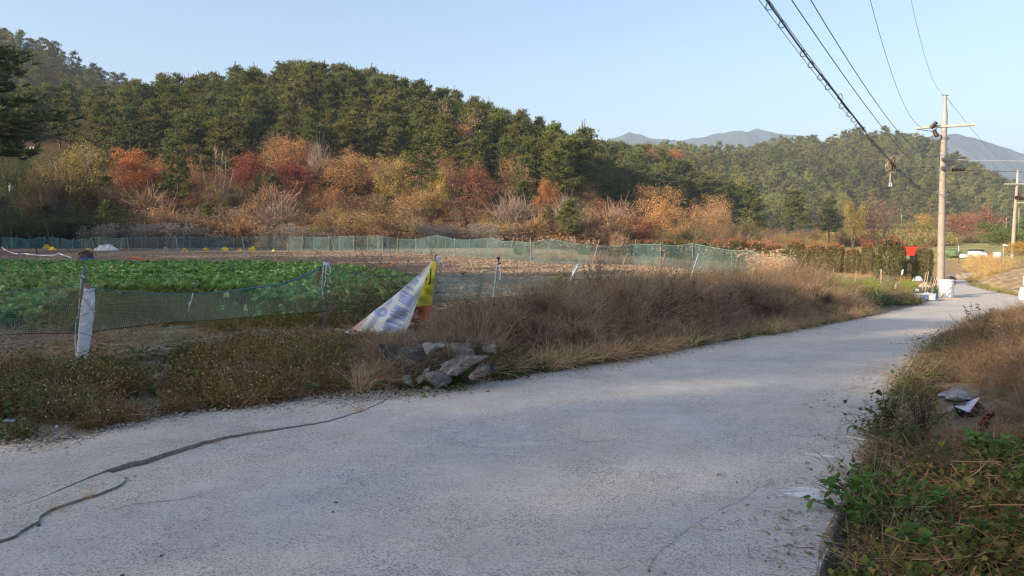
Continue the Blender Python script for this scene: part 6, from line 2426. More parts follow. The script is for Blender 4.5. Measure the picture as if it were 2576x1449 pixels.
# behind it, up to the net and the cabbages: thin dry litter
L2, px, py = spread(3600, (-14, 1, 8, 16), lambda x, y, dl, dr, px, py: (px > -200) & (px < 1000) & (py < np.interp(px, [0, 200, 400, 700, 960], [945, 935, 905, 865, 855])) & (py > np.interp(px, [0, 200, 400, 700, 960], [830, 828, 800, 780, 765])) & (dl > 0.8), 102)
u = r.random(len(L2))
a_, b_, c_ = u < 0.33, (u >= 0.33) & (u < 0.55), (u >= 0.55) & (u < 0.75)
scatter('ground_litter', L2[a_], 0.6, V_STUB, tint=rtint(a_.sum(), 6, 0.7, 1.0, (0.9, 0.9, 0.85)))
scatter('dry_weeds_by_net', L2[b_], r.uniform(0.2, 0.45, b_.sum()), V_TANGLE, tint=rtint(b_.sum(), 7, 0.8, 1.3, (1.15, 1.1, 1.0)))
scatter('small_grass_by_net', L2[c_], r.uniform(0.25, 0.55, c_.sum()), V_GRASS, tint=rtint(c_.sum(), 8, 0.8, 1.2, (1.3, 1.15, 1.1)))

# the long bank of dead grass between road and field
B1, px, py = spread(60000, (-4, 15, 7.5, 34), lambda x, y, dl, dr, px, py: (px > 560) & (px < 2188 - 1.4 * np.maximum(790 - py, 0)) & (dl > 0.12) & (dl < np.interp(px, [560, 760, 1000, 1200, 1500, 1800, 2000, 2240], [1.7, 2.3, 3.2, 4.6, 5.2, 4.8, 4.2, 2.0])) & (py < 1010), 103)
r = np.random.default_rng(2)
dl = seg_dist(B1[:, :2], LEFT_LINE, False)
wall = (px > 960) & (px < 1240) & (dl < 1.15)
thin = r.random(len(B1)) < np.interp(B1[:, 1], [8, 14, 22, 34], [0.30, 0.26, 0.20, 0.16])
keepb = ~wall & thin
B1, px, py, dl = B1[keepb], px[keepb], py[keepb], dl[keepb]
n1 = vnoise(B1[:, 0], B1[:, 1], 2.2, 21)
n2 = vnoise(B1[:, 0], B1[:, 1], 1.1, 22)
u = r.random(len(B1))
hgt = np.interp(px, [560, 900, 1100, 1300, 1450, 1600, 1900, 2100, 2240], [0.32, 0.42, 0.44, 0.46, 0.64, 0.72, 0.72, 0.68, 0.45]) * (0.55 + 0.45 * ss(0.1, 1.1, dl)) * (0.85 + 0.5 * n1)
hgt = hgt * np.where((px > 830) & (px < 1120) & (dl > 0.9), 0.5, 1.0) * (1 + 0.9 * vnoise(B1[:, 0], B1[:, 1], 0.9, 23) + 0.5 * vnoise(B1[:, 0], B1[:, 1], 3.1, 24))
arch = (u < 0.46 + 0.3 * (n2 > 0.05)) & ~((px < 1000) & (u > 0.35))
tang = ~arch & (u < 0.80)
dead = ~arch & ~tang & (u < 0.955)
grn = ~arch & ~tang & ~dead
warm = np.where(n1[:, None] > 0.05, np.array([1.05, 0.98, 0.92]), np.array([0.95, 0.90, 0.86]))
lean = np.arctan2(-0.6, 0.8) + r.normal(size=len(B1)) * 0.8
scatter('dry_grass', B1[arch], (hgt * r.uniform(0.8, 1.2, len(B1)))[arch], V_ARCH, rz=lean[arch], tilt=0.12, tint=rtint(arch.sum(), 9, 0.55, 1.25) * warm[arch])
scatter('dead_brush', B1[tang], (hgt * 1.15 * r.uniform(0.8, 1.3, len(B1)))[tang], V_TANGLE, tilt=0.3, tint=rtint(tang.sum(), 10, 0.5, 1.15) * warm[tang])
scatter('dead_weed_stalks', B1[dead], (hgt * 1.2 * r.uniform(0.8, 1.25, len(B1)))[dead], V_DEAD, tilt=0.15, tint=rtint(dead.sum(), 11, 0.8, 1.2))
scatter('bank_greenery', B1[grn], r.uniform(0.7, 1.3, grn.sum()), V_GREEN, tint=rtint(grn.sum(), 12, 0.7, 1.1))
# green foot of the bank, along the concrete
E1 = []
for _ in range(520):
    px = r.uniform(900, 2210)
    y = np.interp(px, [p[0] for p in EDGE_L[:18]], [p[1] for p in EDGE_L[:18]])
    a = G(px, y - abs(r.normal()) * np.interp(px, [900, 1250, 2200], [14, 8, 3]) - 1)
    E1.append(a)
E1 = np.array(E1)
hb = r.random(len(E1)) < 0.45
scatter('verge_greens', E1[hb], r.uniform(0.4, 0.9, hb.sum()), V_GREEN + V_GRASS[:2], tint=rtint(hb.sum(), 13, 0.7, 1.1))
scatter('verge_straw', E1[~hb], r.uniform(0.3, 0.6, (~hb).sum()), V_TANGLE + V_ARCH[:2], tint=rtint((~hb).sum(), 14, 0.9, 1.4, (1.2, 1.1, 1.0)))
# dark green creeping weeds around the stones
E2 = np.array([G(*cd(r.normal(x, s), r.normal(y, s * 0.5))) for x, y, s, n in [(480, 760, 130, 40), (850, 760, 60, 16), (1450, 850, 110, 40), (1250, 1040, 190, 50), (2250, 640, 150, 60), (820, 1080, 120, 16), (2230, 920, 140, 20)] for _ in range(n)])
scatter('creeping_weeds', E2, r.uniform(0.5, 1.0, len(E2)), V_GREEN, tint=rtint(len(E2), 15, 0.7, 1.1, (0.9, 1, 0.9)))


E4 = np.array([W(*cd(r.normal(x, s1), r.normal(y, s2)), 8.35 + dd_) for x, y, s1, s2, dd_, n in [(450, 330, 160, 25, 0.9, 26), (900, 300, 150, 25, 0.85, 22), (1450, 260, 200, 30, 0.95, 34), (1900, 330, 120, 40, 0.9, 20), (900, 620, 60, 50, 0.25, 10), (1350, 480, 50, 60, 0.3, 8), (200, 560, 90, 90, 0.5, 26), (330, 820, 120, 60, 0.0, 20)] for _ in range(n)])
scatter('wall_weeds', E4 - [0, 0, 0.12], r.uniform(0.25, 0.5, len(E4)), V_ARCH + V_TANGLE, tilt=0.4, tint=rtint(len(E4), 55, 0.6, 1.1))


# single plants one can point at
def leaf_bush(name, lab, cat, px, py, h, w, n, leafsize, col, seed, stems=5, mat=None, d=None, stemcol=BARK_GREY, upright=0.5, aspect=0.6):
    g = G(px, py) if d is None else np.array([*W(px, 584, d)[:2], T1(W(px, 584, d)[0], d)])
    r = np.random.default_rng(seed)
    o = thing(name, lab, cat, tuple(g))
    st, cr = MB(), MB()
    C, Dv = [], []
    for s in range(stems):
        a = r.uniform(0, 6.283)
        q = r.uniform(0.2, 1.0)
        k = 5
        t = np.linspace(0, 1, k)
        P = np.stack([math.cos(a) * w * 0.5 * q * t ** 1.4, math.sin(a) * w * 0.5 * q * t ** 1.4, h * (1.05 - 0.4 * q) * t], 1)
        P += r.normal(size=P.shape) * 0.015 * t[:, None]
        tube(st, P, np.linspace(0.007, 0.003, k), 4, cap=False)
        m_ = n // stems
        tt = r.uniform(0.15, 1, m_)
        c = np.stack([np.interp(tt, t, P[:, i]) for i in range(3)], 1)
        dv = r.normal(size=(m_, 3)) * [1, 1, 0.35] + [0, 0, upright * 0.5]
        C.append(c + unit(dv) * leafsize * 0.6)
        Dv.append(dv)
    C = np.concatenate(C)
    leaves(cr, C, r.uniform(0.7, 1.25, len(C)) * leafsize, r, up=0.9, dirs=np.concatenate(Dv), aspect=aspect, ovate=True)
    st.build('stems', stemcol, o)
    c_ = cr.build('leaves', mat or LEAFGREEN, o)
    c_.color = (*col, 1)
    return o


LEAFGREEN = foliage('plant_leaves', [(0.7, 0.75, 0.7), (1.0, 1.0, 1.0), (1.25, 1.15, 1.1)], 0.4, 'object', 0.2, 3)
leaf_bush('leafy_vine', 'light green vine leaves growing over the top of the stone wall', 'plant', 1085, 872, 0.22, 0.28, 26, 0.09, (0.17, 0.21, 0.05), 1, 4, aspect=0.85, d=8.9)
leaf_bush('yellowing_shrub', 'yellow green shrub at the field edge left of the purple brown brush', 'shrub', 1412, 742, 0.62, 1.1, 150, 0.09, (0.24, 0.25, 0.065), 2, 9)
leaf_bush('green_weed', 'small green plant in the bare field right of the banner', 'plant', 1205, 742, 0.42, 0.5, 60, 0.07, (0.07, 0.13, 0.04), 3, 5)
leaf_bush('green_weed', 'tiny green plant beside the black topped post', 'plant', 1165, 700, 0.3, 0.3, 24, 0.07, (0.06, 0.12, 0.04), 4, 3)
leaf_bush('dark_weed', 'purple brown dead weed clump in the brush beside the rusty stake', 'shrub', 1690, 765, 0.75, 1.0, 260, 0.05, (0.13, 0.085, 0.075), 5, 14)
leaf_bush('dark_weed', 'large dark brown dead weed on top of the bank behind the yellow green shrub', 'shrub', 1500, 752, 0.95, 1.5, 420, 0.05, (0.16, 0.11, 0.085), 6, 18)
leaf_bush('dark_weed', 'low dark green brown bush in the brush right of the stone wall', 'shrub', 1275, 850, 0.5, 0.9, 260, 0.05, (0.10, 0.10, 0.05), 7, 14)
leaf_bush('yellow_weed', 'yellowish leafy weed hanging at the brush foot right of the wall', 'plant', 1305, 925, 0.32, 0.7, 150, 0.055, (0.20, 0.18, 0.045), 8, 10)
for i, (px, py, n) in enumerate([(250, 1062, 70), (725, 990, 60), (870, 1000, 50)]):
    g = G(px, py)
    r = np.random.default_rng(160 + i)
    m = MB()
    ribbons(m, r.normal(size=(n, 3)) * [0.08, 0.06, 0], r.normal(size=(n, 3)) * [0.9, 0.7, 0.15] + [0, -0.2, 0.6], r.uniform(0.2, 0.5, n), 0.008, r.uniform(0.3, 0.9, n), 4, r)
    o = m.build('straw_clump', GN_DRY if False else VINE)
    o.location = g
    tag(o, ['clump of bleached straw hanging over the concrete on the left', 'bleached grass clump at the middle of the concrete edge', 'bleached grass clump left of the gravel'][i], 'grass clump')

# ------------------------------------------------------------------ right verge
R1, px, py = spread(41000, (1.2, 19, 1.6, 24), lambda x, y, dl, dr, px, py: (dl > 2.0) & (dr > np.where(y < 4.9, 0.16, 0.02)) & (px > 1900) & (px < 5200) & (py > 760), 104)
r = np.random.default_rng(4)
dr = seg_dist(R1[:, :2], ROAD_POLY[len(LEFT_LINE):], False)
th = r.random(len(R1)) < np.interp(R1[:, 1], [3, 6, 10, 16, 24], [0.95, 0.8, 0.42, 0.3, 0.22])
th &= ~((np.hypot((px - 2412) / 1.35, py - 1040) < 60) & (r.random(len(px)) < 0.96))
R1, px, py, dr = R1[th], px[th], py[th], dr[th]
n1 = vnoise(R1[:, 0], R1[:, 1], 1.3, 31)
n2 = vnoise(R1[:, 0], R1[:, 1], 0.6, 32)
u = r.random(len(R1))
near_ = R1[:, 1] < 5.3 + 1.2 * n1
vine = near_ & (u < 0.34)
grn = near_ & ~vine & (u < 0.66)
tgl = near_ & ~vine & ~grn & (u < 0.98)
far_ = ~near_
hs = np.interp(dr, [0.05, 0.5, 1.2], [0.6, 0.85, 1.0])
scatter('creeping_vines', R1[vine], (hs * r.uniform(0.7, 1.2, len(R1)))[vine], V_VINE, tilt=0.25, tint=rtint(vine.sum(), 16, 0.6, 1.35) * np.where(n2[vine][:, None] > 0.02, np.array([0.85, 1.0, 0.85]), np.array([1.45, 1.08, 0.98])))
scatter('verge_weeds', R1[grn], (hs * r.uniform(0.7, 1.2, len(R1)))[grn], V_GREEN, tint=rtint(grn.sum(), 17, 0.6, 1.1))
scatter('verge_dead_vines', R1[tgl], (hs * r.uniform(0.18, 0.36, len(R1)))[tgl], V_TANGLE, tilt=0.4, tint=rtint(tgl.sum(), 18, 0.7, 1.3, (1.05, 1.0, 0.95)))
f1, f2_, f3_ = far_ & (u < 0.30), far_ & (u >= 0.30) & (u < 0.62), far_ & (u >= 0.62) & (u < 0.82)
hh = hs * np.interp(R1[:, 1], [5, 7, 9, 14, 24], [0.30, 0.32, 0.40, 0.55, 0.55]) * (1 + 0.4 * n1)
scatter('right_dry_grass', R1[f1], (hh * r.uniform(0.6, 1.1, len(R1)))[f1], V_ARCH, tilt=0.2, tint=rtint(f1.sum(), 19, 0.75, 1.2, (0.80, 0.72, 0.66)))
scatter('right_dead_brush', R1[f2_], (hh * r.uniform(0.7, 1.3, len(R1)))[f2_], V_TANGLE, tilt=0.35, tint=rtint(f2_.sum(), 20, 0.6, 1.15, (0.95, 0.86, 0.8)))
scatter('right_weeds', R1[f3_], (hh * r.uniform(0.7, 1.2, len(R1)))[f3_], V_HEAD + V_DEAD[:2] + V_GREEN[:2], tint=rtint(f3_.sum(), 21, 0.8, 1.4, (1.15, 1.1, 0.9)))
leaf_bush('wilting_weed', 'tall dark leaved weed at the right road edge', 'plant', 2222, 1112, 0.46, 0.16, 46, 0.085, (0.075, 0.085, 0.04), 21, 3, upright=-0.4)
leaf_bush('bramble', 'bright green leafy shrub hanging over the right road edge', 'plant', 2235, 1350, 0.34, 1.15, 620, 0.055, (0.095, 0.20, 0.048), 22, 20)
leaf_bush('bramble', 'green leafy shoots at the corner where the dark kerb begins', 'plant', 2150, 1262, 0.24, 0.36, 80, 0.055, (0.095, 0.19, 0.05), 23, 8)
leaf_bush('green_weed', 'broad leaved green weed at the bottom right of the verge', 'plant', 2300, 1440, 0.24, 0.5, 80, 0.085, (0.12, 0.25, 0.06), 24, 7, aspect=0.85)
leaf_bush('green_weed', 'green leafy vine at the right picture border', 'plant', 2500, 1180, 0.26, 0.8, 130, 0.07, (0.14, 0.23, 0.075), 25, 10, aspect=0.9)
leaf_bush('green_weed', 'yellow green vine patch in the lower right corner', 'plant', 2470, 1420, 0.20, 0.7, 110, 0.07, (0.19, 0.27, 0.065), 26, 8, aspect=0.9)
leaf_bush('dark_weed', 'dark dead weed stalks beside the wilting weed', 'plant', 2320, 1110, 0.42, 0.45, 60, 0.03, (0.10, 0.075, 0.06), 27, 12, stemcol=DARKPOST)
leaf_bush('red_weed', 'dark red dried dock stalk right of the rubbish', 'plant', 2462, 1112, 0.36, 0.12, 90, 0.035, (0.14, 0.045, 0.03), 28, 2)
leaf_bush('sunlit_weed', 'golden weeds catching sun at the far end of the right verge', 'plant', 2460, 868, 0.75, 1.2, 300, 0.05, (0.34, 0.26, 0.09), 29, 18)

# rubbish on the right verge: stones, a sheet of tin, a black bag
g = G(2400, 1050)
d = g[1]


def verge_rock(x, y, w, h, mt, seed, lab, rot=0.0, dd=0.0):
    c = W(x, y, d + dd)
    s = (d + dd) / FPX
    m = MB()
    rock(m, (0, 0, 0), (w * s, w * s * 0.6, h * s), seed, 4, 0.22, 8, roty(rot))
    o = m.build('stone', mt)
    o.location = c
    tag(o, lab, 'stone', 'stones of the rubbish heap')


verge_rock(2400, 990, 88, 27, ST_PALE, 71, 'long pale pitted stone on top of the rubbish heap', -0.06)
verge_rock(2395, 1008, 60, 14, ST_TAN, 72, 'thin tan stone under the pale pitted stone', 0.1, 0.02)
verge_rock(2378, 1028, 40, 28, ST_TAN, 73, 'rounded tan stone in front of the rubbish heap', 0, -0.12)
verge_rock(2420, 1016, 50, 12, ST_GREY, 74, 'flat brown stone slab beside the folded tin sheet', 0.25, -0.02)
m = MB()
c0 = W(2440, 1015, d)
n = 9
V = []
for i in range(n):
    for j in range(n):
        u_, v_ = i / (n - 1), j / (n - 1)
        a = np.array([(2405, 1020), (2464, 1000), (2438, 1037), (2398, 1022)], float)
        p = (a[0] * (1 - u_) + a[1] * u_) * (1 - v_) + (a[3] * (1 - u_) + a[2] * u_) * v_
        V.append(W(p[0], p[1], d - 0.05 - 0.10 * v_ + 0.02 * math.sin(5 * u_)) - c0)
i, j = np.meshgrid(np.arange(n - 1), np.arange(n - 1), indexing='ij')
i, j = i.ravel(), j.ravel()
V = np.array(V)
f = np.stack([i * n + j, (i + 1) * n + j, (i + 1) * n + j + 1, i * n + j + 1], 1)
m.add(V, f)
m.add(V + [0.004, 0.02, -0.006], f[:, ::-1])
edge = f[(i == n - 2)]
m.add(V + [0.001, -0.004, 0.001], edge, 1)
o = m.build('tin_sheet', [plain('pale_blue_sheet', (0.50, 0.58, 0.70), (0.42, 0.50, 0.62), 6, 0.4, 0.4), plain('pink_rim_print', (0.62, 0.33, 0.40), (0.6, 0.45, 0.5), 30)])
o.location = c0
tag(o, 'pale blue torn sheet with a pinkish rim on the rubbish heap', 'sheet')
m = MB()
rock(m, (0, 0, 0), (0.26, 0.2, 0.17), 81, 3, 0.35, 4)
o = m.build('black_bag', plain('black_plastic', (0.018, 0.018, 0.02), (0.01, 0.01, 0.012), 6, 0.35, 0.5))
o.location = W(2452, 1030, d + 0.02)
tag(o, 'black plastic bag behind the pale blue sheet', 'bag')
m = MB()
P = np.array([[*ray_road(x, y), 0] for x, y in [(2132, 1100), (2138, 1103), (2150, 1104), (2165, 1107), (2180, 1112), (2195, 1118)]])
P[:, 2] = road_z(0, P[:, 1]) + 0.008
tube(m, P - P[0], 0.006, 5)
o = m.build('rope', ROPE)
o.location = P[0]
tag(o, 'thin pale rope lying on the road by the wilting weed', 'rope')
# whitish litter at the far left
for i, (x, y, w) in enumerate([(25, 1057, 40), (60, 1052, 26), (72, 1078, 14), (142, 1073, 10)]):
    crumple('paper_scrap', ['whitish torn scraps at the left picture border', 'whitish scraps right of the border ones', 'small white scrap below the others', 'lone white scrap in the weeds'][i], 'litter', x, y, w, 4, WRAP, 50 + i, 'white scraps in the weeds', 0.5, 7)

# weeds that lap over the right road edge
E3 = []
for _ in range(520):
    k = r.random()
    t = r.uniform(0, len(er2) - 1.001)
    i = int(t)
    a = er2[i] + (er2[i + 1] - er2[i]) * (t - i)
    n_ = np.array([er2[i + 1][1] - er2[i][1], -(er2[i + 1][0] - er2[i][0])])
    n_ = n_ / np.hypot(*n_)
    if n_[0] < 0:
        n_ = -n_
    off_ = abs(r.normal()) * 0.16 - 0.03
    if a[1] < 4.9:
        off_ += 0.18
    p = a + n_ * off_
    E3.append((p[0], p[1], T1(*p)))
E3 = np.array(E3)
k = r.random(len(E3))
scatter('edge_weeds', E3[k < 0.55], r.uniform(0.25, 0.55, (k < 0.55).sum()), V_HEAD + V_TANGLE[:3] + V_DEAD[:1], tilt=0.35, tint=rtint((k < 0.55).sum(), 41, 0.6, 1.2))
scatter('edge_greens', E3[k >= 0.55], r.uniform(0.45, 0.9, (k >= 0.55).sum()), V_GREEN + V_GRASS[:1] + V_VINE[:1], tilt=0.2, tint=rtint((k >= 0.55).sum(), 42, 0.5, 1.0))

# hairline cracks and old whitewash on the concrete
def crack(lines, wd, name='road_crack'):
    m_ = MB()
    for ln in lines:
        P_ = jag(rp(ln), 0.02, 0.06, int(abs(ln[0][0]) + 3))
        t_ = np.gradient(P_, axis=0)
        n_ = np.stack([-t_[:, 1], t_[:, 0]], 1) / np.maximum(np.hypot(*t_.T)[:, None], 1e-9)
        s_ = np.cumsum(np.r_[0, np.hypot(*np.diff(P_, axis=0).T)])
        w_ = wd * (0.55 + 0.9 * np.abs(vnoise(s_, s_ * 0, 0.25, 3)))
        w_[0] = w_[-1] = 0.0005
        a_, b_ = P_ + n_ * w_[:, None], P_ - n_ * w_[:, None]
        za = road_z(0, a_[:, 1]) + 0.012 * vnoise(a_[:, 0], a_[:, 1], 1.3, 77) + 0.006 * vnoise(a_[:, 0], a_[:, 1], 0.4, 78) + 0.004
        zb = road_z(0, b_[:, 1]) + 0.012 * vnoise(b_[:, 0], b_[:, 1], 1.3, 77) + 0.006 * vnoise(b_[:, 0], b_[:, 1], 0.4, 78) + 0.004
        n2_ = len(P_)
        q_ = np.arange(n2_ - 1)
        m_.add(np.concatenate([np.c_[a_, za], np.c_[b_, zb]]), np.stack([q_, q_ + n2_, q_ + n2_ + 1, q_ + 1], 1))
    tag(m_.build(name, plain('crack_dirt', (0.085, 0.075, 0.065), (0.05, 0.045, 0.04), 40, 1.0, 0.0)), kind='structure')


crack([[(1965, 1205), (1905, 1225), (1850, 1262), (1790, 1300), (1745, 1330), (1700, 1365), (1660, 1392), (1625, 1440)],
       [(1900, 1245), (1830, 1240), (1760, 1235)], [(2330, 905), (2300, 930), (2250, 945), (2190, 968), (2110, 985)]], 0.0015)
crack([[(545, 1240), (500, 1248), (455, 1258), (400, 1262), (330, 1268), (270, 1285)], [(705, 1052), (735, 1068), (742, 1078)], [(830, 1028), (845, 1048), (870, 1052)], [(1560, 1105), (1480, 1112), (1440, 1108)]], 0.003)


def smear(poly, lo, hi, col, scale, name):
    poly_ = rp(poly)
    m_, nt, out = new_mat(name)
    mp_ = nt.nodes.new('ShaderNodeMapping')
    mp_.inputs['Rotation'].default_value = (0, 0, D2R(20))
    mp_.inputs['Scale'].default_value = (0.8, 3.2, 1)
    tc_ = nt.nodes.new('ShaderNodeTexCoord')
    nt.links.new(tc_.outputs['Object'], mp_.inputs['Vector'])
    f_ = tex_noise(nt, scale, 8, 0.75, vec=mp_.outputs['Vector'])
    at = nt.nodes.new('ShaderNodeAttribute')
    at.attribute_name = 'fade'
    sm = nt.nodes.new('ShaderNodeMath')
    nt.links.new(f_, sm.inputs[0])
    nt.links.new(at.outputs['Fac'], sm.inputs[1])
    d_ = nt.nodes.new('ShaderNodeBsdfDiffuse')
    d_.inputs['Color'].default_value = (*col, 1)
    t_ = nt.nodes.new('ShaderNodeBsdfTransparent')
    mx_ = nt.nodes.new('ShaderNodeMixShader')
    nt.links.new(rng_map(nt, sm.outputs[0], lo, hi, 0, 0.8), mx_.inputs['Fac'])
    nt.links.new(t_.outputs[0], mx_.inputs[1])
    nt.links.new(d_.outputs[0], mx_.inputs[2])
    nt.links.new(mx_.outputs[0], out.inputs['Surface'])
    lo_, hi_ = poly_.min(0), poly_.max(0)
    gx_, gy_ = np.meshgrid(np.arange(lo_[0], hi_[0], 0.06), np.arange(lo_[1], hi_[1], 0.06))
    g_ = np.stack([gx_.ravel(), gy_.ravel()], 1)
    g_ = g_[inside(g_, poly_)]
    vs_, _, fs_, *_r = mgeo.delaunay_2d_cdt([Vector(p) for p in np.concatenate([poly_, g_])], [(i, (i + 1) % len(poly_)) for i in range(len(poly_))], [], 1, 1e-5)
    vs_ = np.array([v[:] for v in vs_])
    z_ = road_z(0, vs_[:, 1]) + 0.012 * vnoise(vs_[:, 0], vs_[:, 1], 1.3, 77) + 0.006 * vnoise(vs_[:, 0], vs_[:, 1], 0.4, 78) + 0.005
    mb_ = MB()
    mb_.add(np.c_[vs_, z_], np.array([f for f in fs_ if len(f) == 3]))
    o_ = mb_.build('road_marking', m_)
    fd = ss(0, 0.22, seg_dist(vs_, poly_)) * 0.35 - 0.2
    a_ = o_.data.attributes.new('fade', 'FLOAT', 'POINT')
    a_.data.foreach_set('value', fd.astype(np.float32))
    tag(o_, kind='structure')


WHT = (0.80, 0.79, 0.77)
smear([(1880, 1238), (2000, 1208), (2125, 1228), (2116, 1284), (2040, 1275), (1940, 1262)], 0.42, 0.62, WHT, 5, 'whitewash_smear')
smear([(1990, 1130), (2080, 1135), (2180, 1150), (2170, 1172), (2070, 1165), (1985, 1155)], 0.46, 0.68, WHT, 6, 'whitewash_streak')
smear([(1390, 958), (1440, 962), (1520, 985), (1500, 996), (1430, 980)], 0.46, 0.68, WHT, 5, 'whitewash_streak')
smear([(1660, 968), (1720, 980), (1800, 1010), (1780, 1022), (1700, 995)], 0.46, 0.68, WHT, 5, 'whitewash_streak')
smear([(930, 1110), (1050, 1080), (1330, 1050), (1450, 1080), (1380, 1180), (1150, 1210), (980, 1180)], 0.56, 1.5, WHT, 3, 'worn_pale_patch')
smear([(1200, 1000), (1500, 1010), (1520, 1060), (1300, 1050)], 0.56, 1.5, WHT, 3, 'worn_pale_patch')

# straw caught in the seam, bits of leaf and straw drifted onto the concrete
P = np.array([[*ray_road(x + r.normal() * 6, y + r.normal() * 1.5), 0] for x, y in [(905, 1038), (900, 1040), (760, 1074), (640, 1093), (540, 1116), (232, 1252), (150, 1284)]])
P[:, 2] = road_z(0, P[:, 1]) + 0.0
scatter('seam_straw', P, r.uniform(0.10, 0.2, len(P)), V_TANGLE, tilt=0.3, tint=rtint(len(P), 61, 1.0, 1.4, (1.3, 1.15, 0.95)))
P = []
for _ in range(420):
    if r.random() < 0.6:
        px = r.uniform(0, 2200)
        y = np.interp(px, [p[0] for p in EDGE_L[:18]], [p[1] for p in EDGE_L[:18]]) + abs(r.normal()) * np.interp(px, [0, 1000, 2200], [26, 14, 6])
        a = ray_road(px, y)
    else:
        t = r.uniform(0, len(er2) - 1.001)
        i = int(t)
        a = er2[i] + (er2[i + 1] - er2[i]) * (t - i) - [abs(r.normal()) * 0.35, 0]
    P.append((a[0], a[1], road_z(0, a[1]) + 0.006))


def litter_bits(r_):
    m_ = MB()
    leaves(m_, r_.normal(size=(5, 3)) * [0.12, 0.12, 0] + [0, 0, 0.004], r_.uniform(0.015, 0.04, 5), r_, up=3.0, ovate=True)
    ribbons(m_, r_.normal(size=(4, 3)) * [0.1, 0.1, 0] + [0, 0, 0.004], r_.normal(size=(4, 3)) * [1, 1, 0.02], r_.uniform(0.05, 0.16, 4), 0.005, 0.0, 2, r_)
    return m_.mesh('litter_bits', STRAW)


scatter('road_litter', np.array(P), r.uniform(0.6, 1.2, len(P)), variants(litter_bits, 4, 900), tint=rtint(len(P), 62, 0.6, 1.3))

# dead shrubs and weed clumps that break up the bank
for i in range(52):
    px = r.uniform(1120, 2080)
    y0 = np.interp(px, [p[0] for p in EDGE_L[:18]], [p[1] for p in EDGE_L[:18]])
    g = G(px, y0 - r.uniform(0.15, 1.0) * np.interp(px, [1100, 1500, 2100], [120, 120, 50]))
    if i % 2:
        h = r.uniform(0.6, 1.05)
        kk = int(r.integers(6))
        o = thing('dead_shrub', 'bare brown twiggy shrub standing in the dry grass bank', 'shrub', tuple(g), r.uniform(0, 6), (h / 3.4, h / 3.4, h / 3.4), 'bare shrubs on the roadside bank')
        part('stems', TWIGGY[kk][0], o, (0.7, 0.6, 0.55))
        part('twigs', TWIGGY[kk][1], o, tuple(np.array((0.27, 0.185, 0.12)) * r.uniform(0.7, 1.3)))
    else:
        o = leaf_bush('dark_weed', 'withered dark brown weed clump in the dry grass bank', 'shrub', px, 584, r.uniform(0.45, 0.8), r.uniform(0.6, 1.1), int(r.integers(120, 260)), 0.05, tuple(np.array((0.18, 0.125, 0.085)) * r.uniform(0.7, 1.5)), 300 + i, 12, d=float(g[1]))
        o['group'] = 'withered weed clumps on the roadside bank'
# ------------------------------------------------------------------ utility poles and wires
CONC = plain('pole_concrete', (0.38, 0.335, 0.285), (0.27, 0.24, 0.205), 2.2, 0.85, 0.15)
ALU = plain('pole_top_metal', (0.40, 0.40, 0.39), (0.30, 0.30, 0.295), 5, 0.5, 0.4)
ARMM = plain('crossarm_metal', (0.46, 0.44, 0.41), (0.34, 0.32, 0.30), 9, 0.6, 0.3)
PORC = plain('brown_insulator', (0.06, 0.025, 0.02), (0.03, 0.015, 0.012), 8, 0.25, 0.5)
WIREM = plain('wire_sheath', (0.055, 0.06, 0.07), (0.04, 0.045, 0.05), 8, 0.5, 0.3)
WIREL = plain('bare_wire', (0.42, 0.44, 0.46), (0.32, 0.34, 0.36), 8, 0.4, 0.5)


def insulator(m, c, ax, L, r, n=10, mi=0):
    """a string of porcelain discs along an axis"""
    ax = unit(ax)
    k = 5
    t = np.linspace(0, 1, k * 2)
    P = np.array(c) + ax * (L * t)[:, None]
    tube(m, P, [r if i % 2 == 0 else r * 0.55 for i in range(k * 2)], n, mi)


PD = 35.0
pb = np.array([*W(2366, 740, PD)[:2], 0.0])
pb[2] = T1(pb[0], pb[1])
pole = thing('utility_pole', 'tall concrete utility pole with a metal tip and crossarm beside the white drum', 'utility pole', tuple(pb))
WDIR = unit(np.array([0.53, 0.85, 0.0]))                    # the way the wires run (away from the camera)
WPERP = np.array([0.85, -0.53, 0.0])


def onpole(px, py):
    return W(px, py, PD) - pb


m = MB()
tube(m, [onpole(2366, 752) - [0, 0, 0.2], onpole(2369, 560), onpole(2372, 420), onpole(2376, 312)], [0.168, 0.148, 0.125, 0.112], 18)
m.build('shaft', CONC, pole, True)
m = MB()
tube(m, [onpole(2375, 330), onpole(2376, 314), onpole(2377, 290), onpole(2377.3, 262), onpole(2377.5, 239)], [0.122, 0.118, 0.115, 0.072, 0.062], 12)
m.build('metal_tip', ALU, pole, True)
arm_c = onpole(2376, 318)
m = MB()
for o_ in (-0.13, 0.13):
    a, b = arm_c + WPERP * -1.17 + WDIR * o_, arm_c + WPERP * 1.17 + WDIR * o_
    c = (a + b) / 2
    ang = math.atan2(WPERP[1], WPERP[0])
    box(m, c, (2.34, 0.075, 0.09), rotz(ang))
for s in (-0.8, 0.0, 0.8):
    box(m, arm_c + WPERP * s, (0.03, 0.3, 0.03), rotz(math.atan2(WPERP[1], WPERP[0])))
m.build('crossarm', ARMM, pole)
for s, z in ((-0.52, -0.05), (-0.40, -0.16)):
    m = MB()
    insulator(m, arm_c + WPERP * s - WDIR * 0.30 + [0, 0, z - 0.02], np.array([0.2, -0.2, -0.55 if z < -0.1 else 0.3]), 0.34, 0.115)
    m.build('insulator', PORC, pole, True)
m = MB()
box(m, onpole(2372, 240) + [0.02, 0, 0.02], (0.34, 0.05, 0.03), rotz(0.3))
box(m, onpole(2380, 240) + [0, 0, 0.0], (0.24, 0.10, 0.035), rotz(0.3))
m.build('tip_bracket', ARMM, pole)
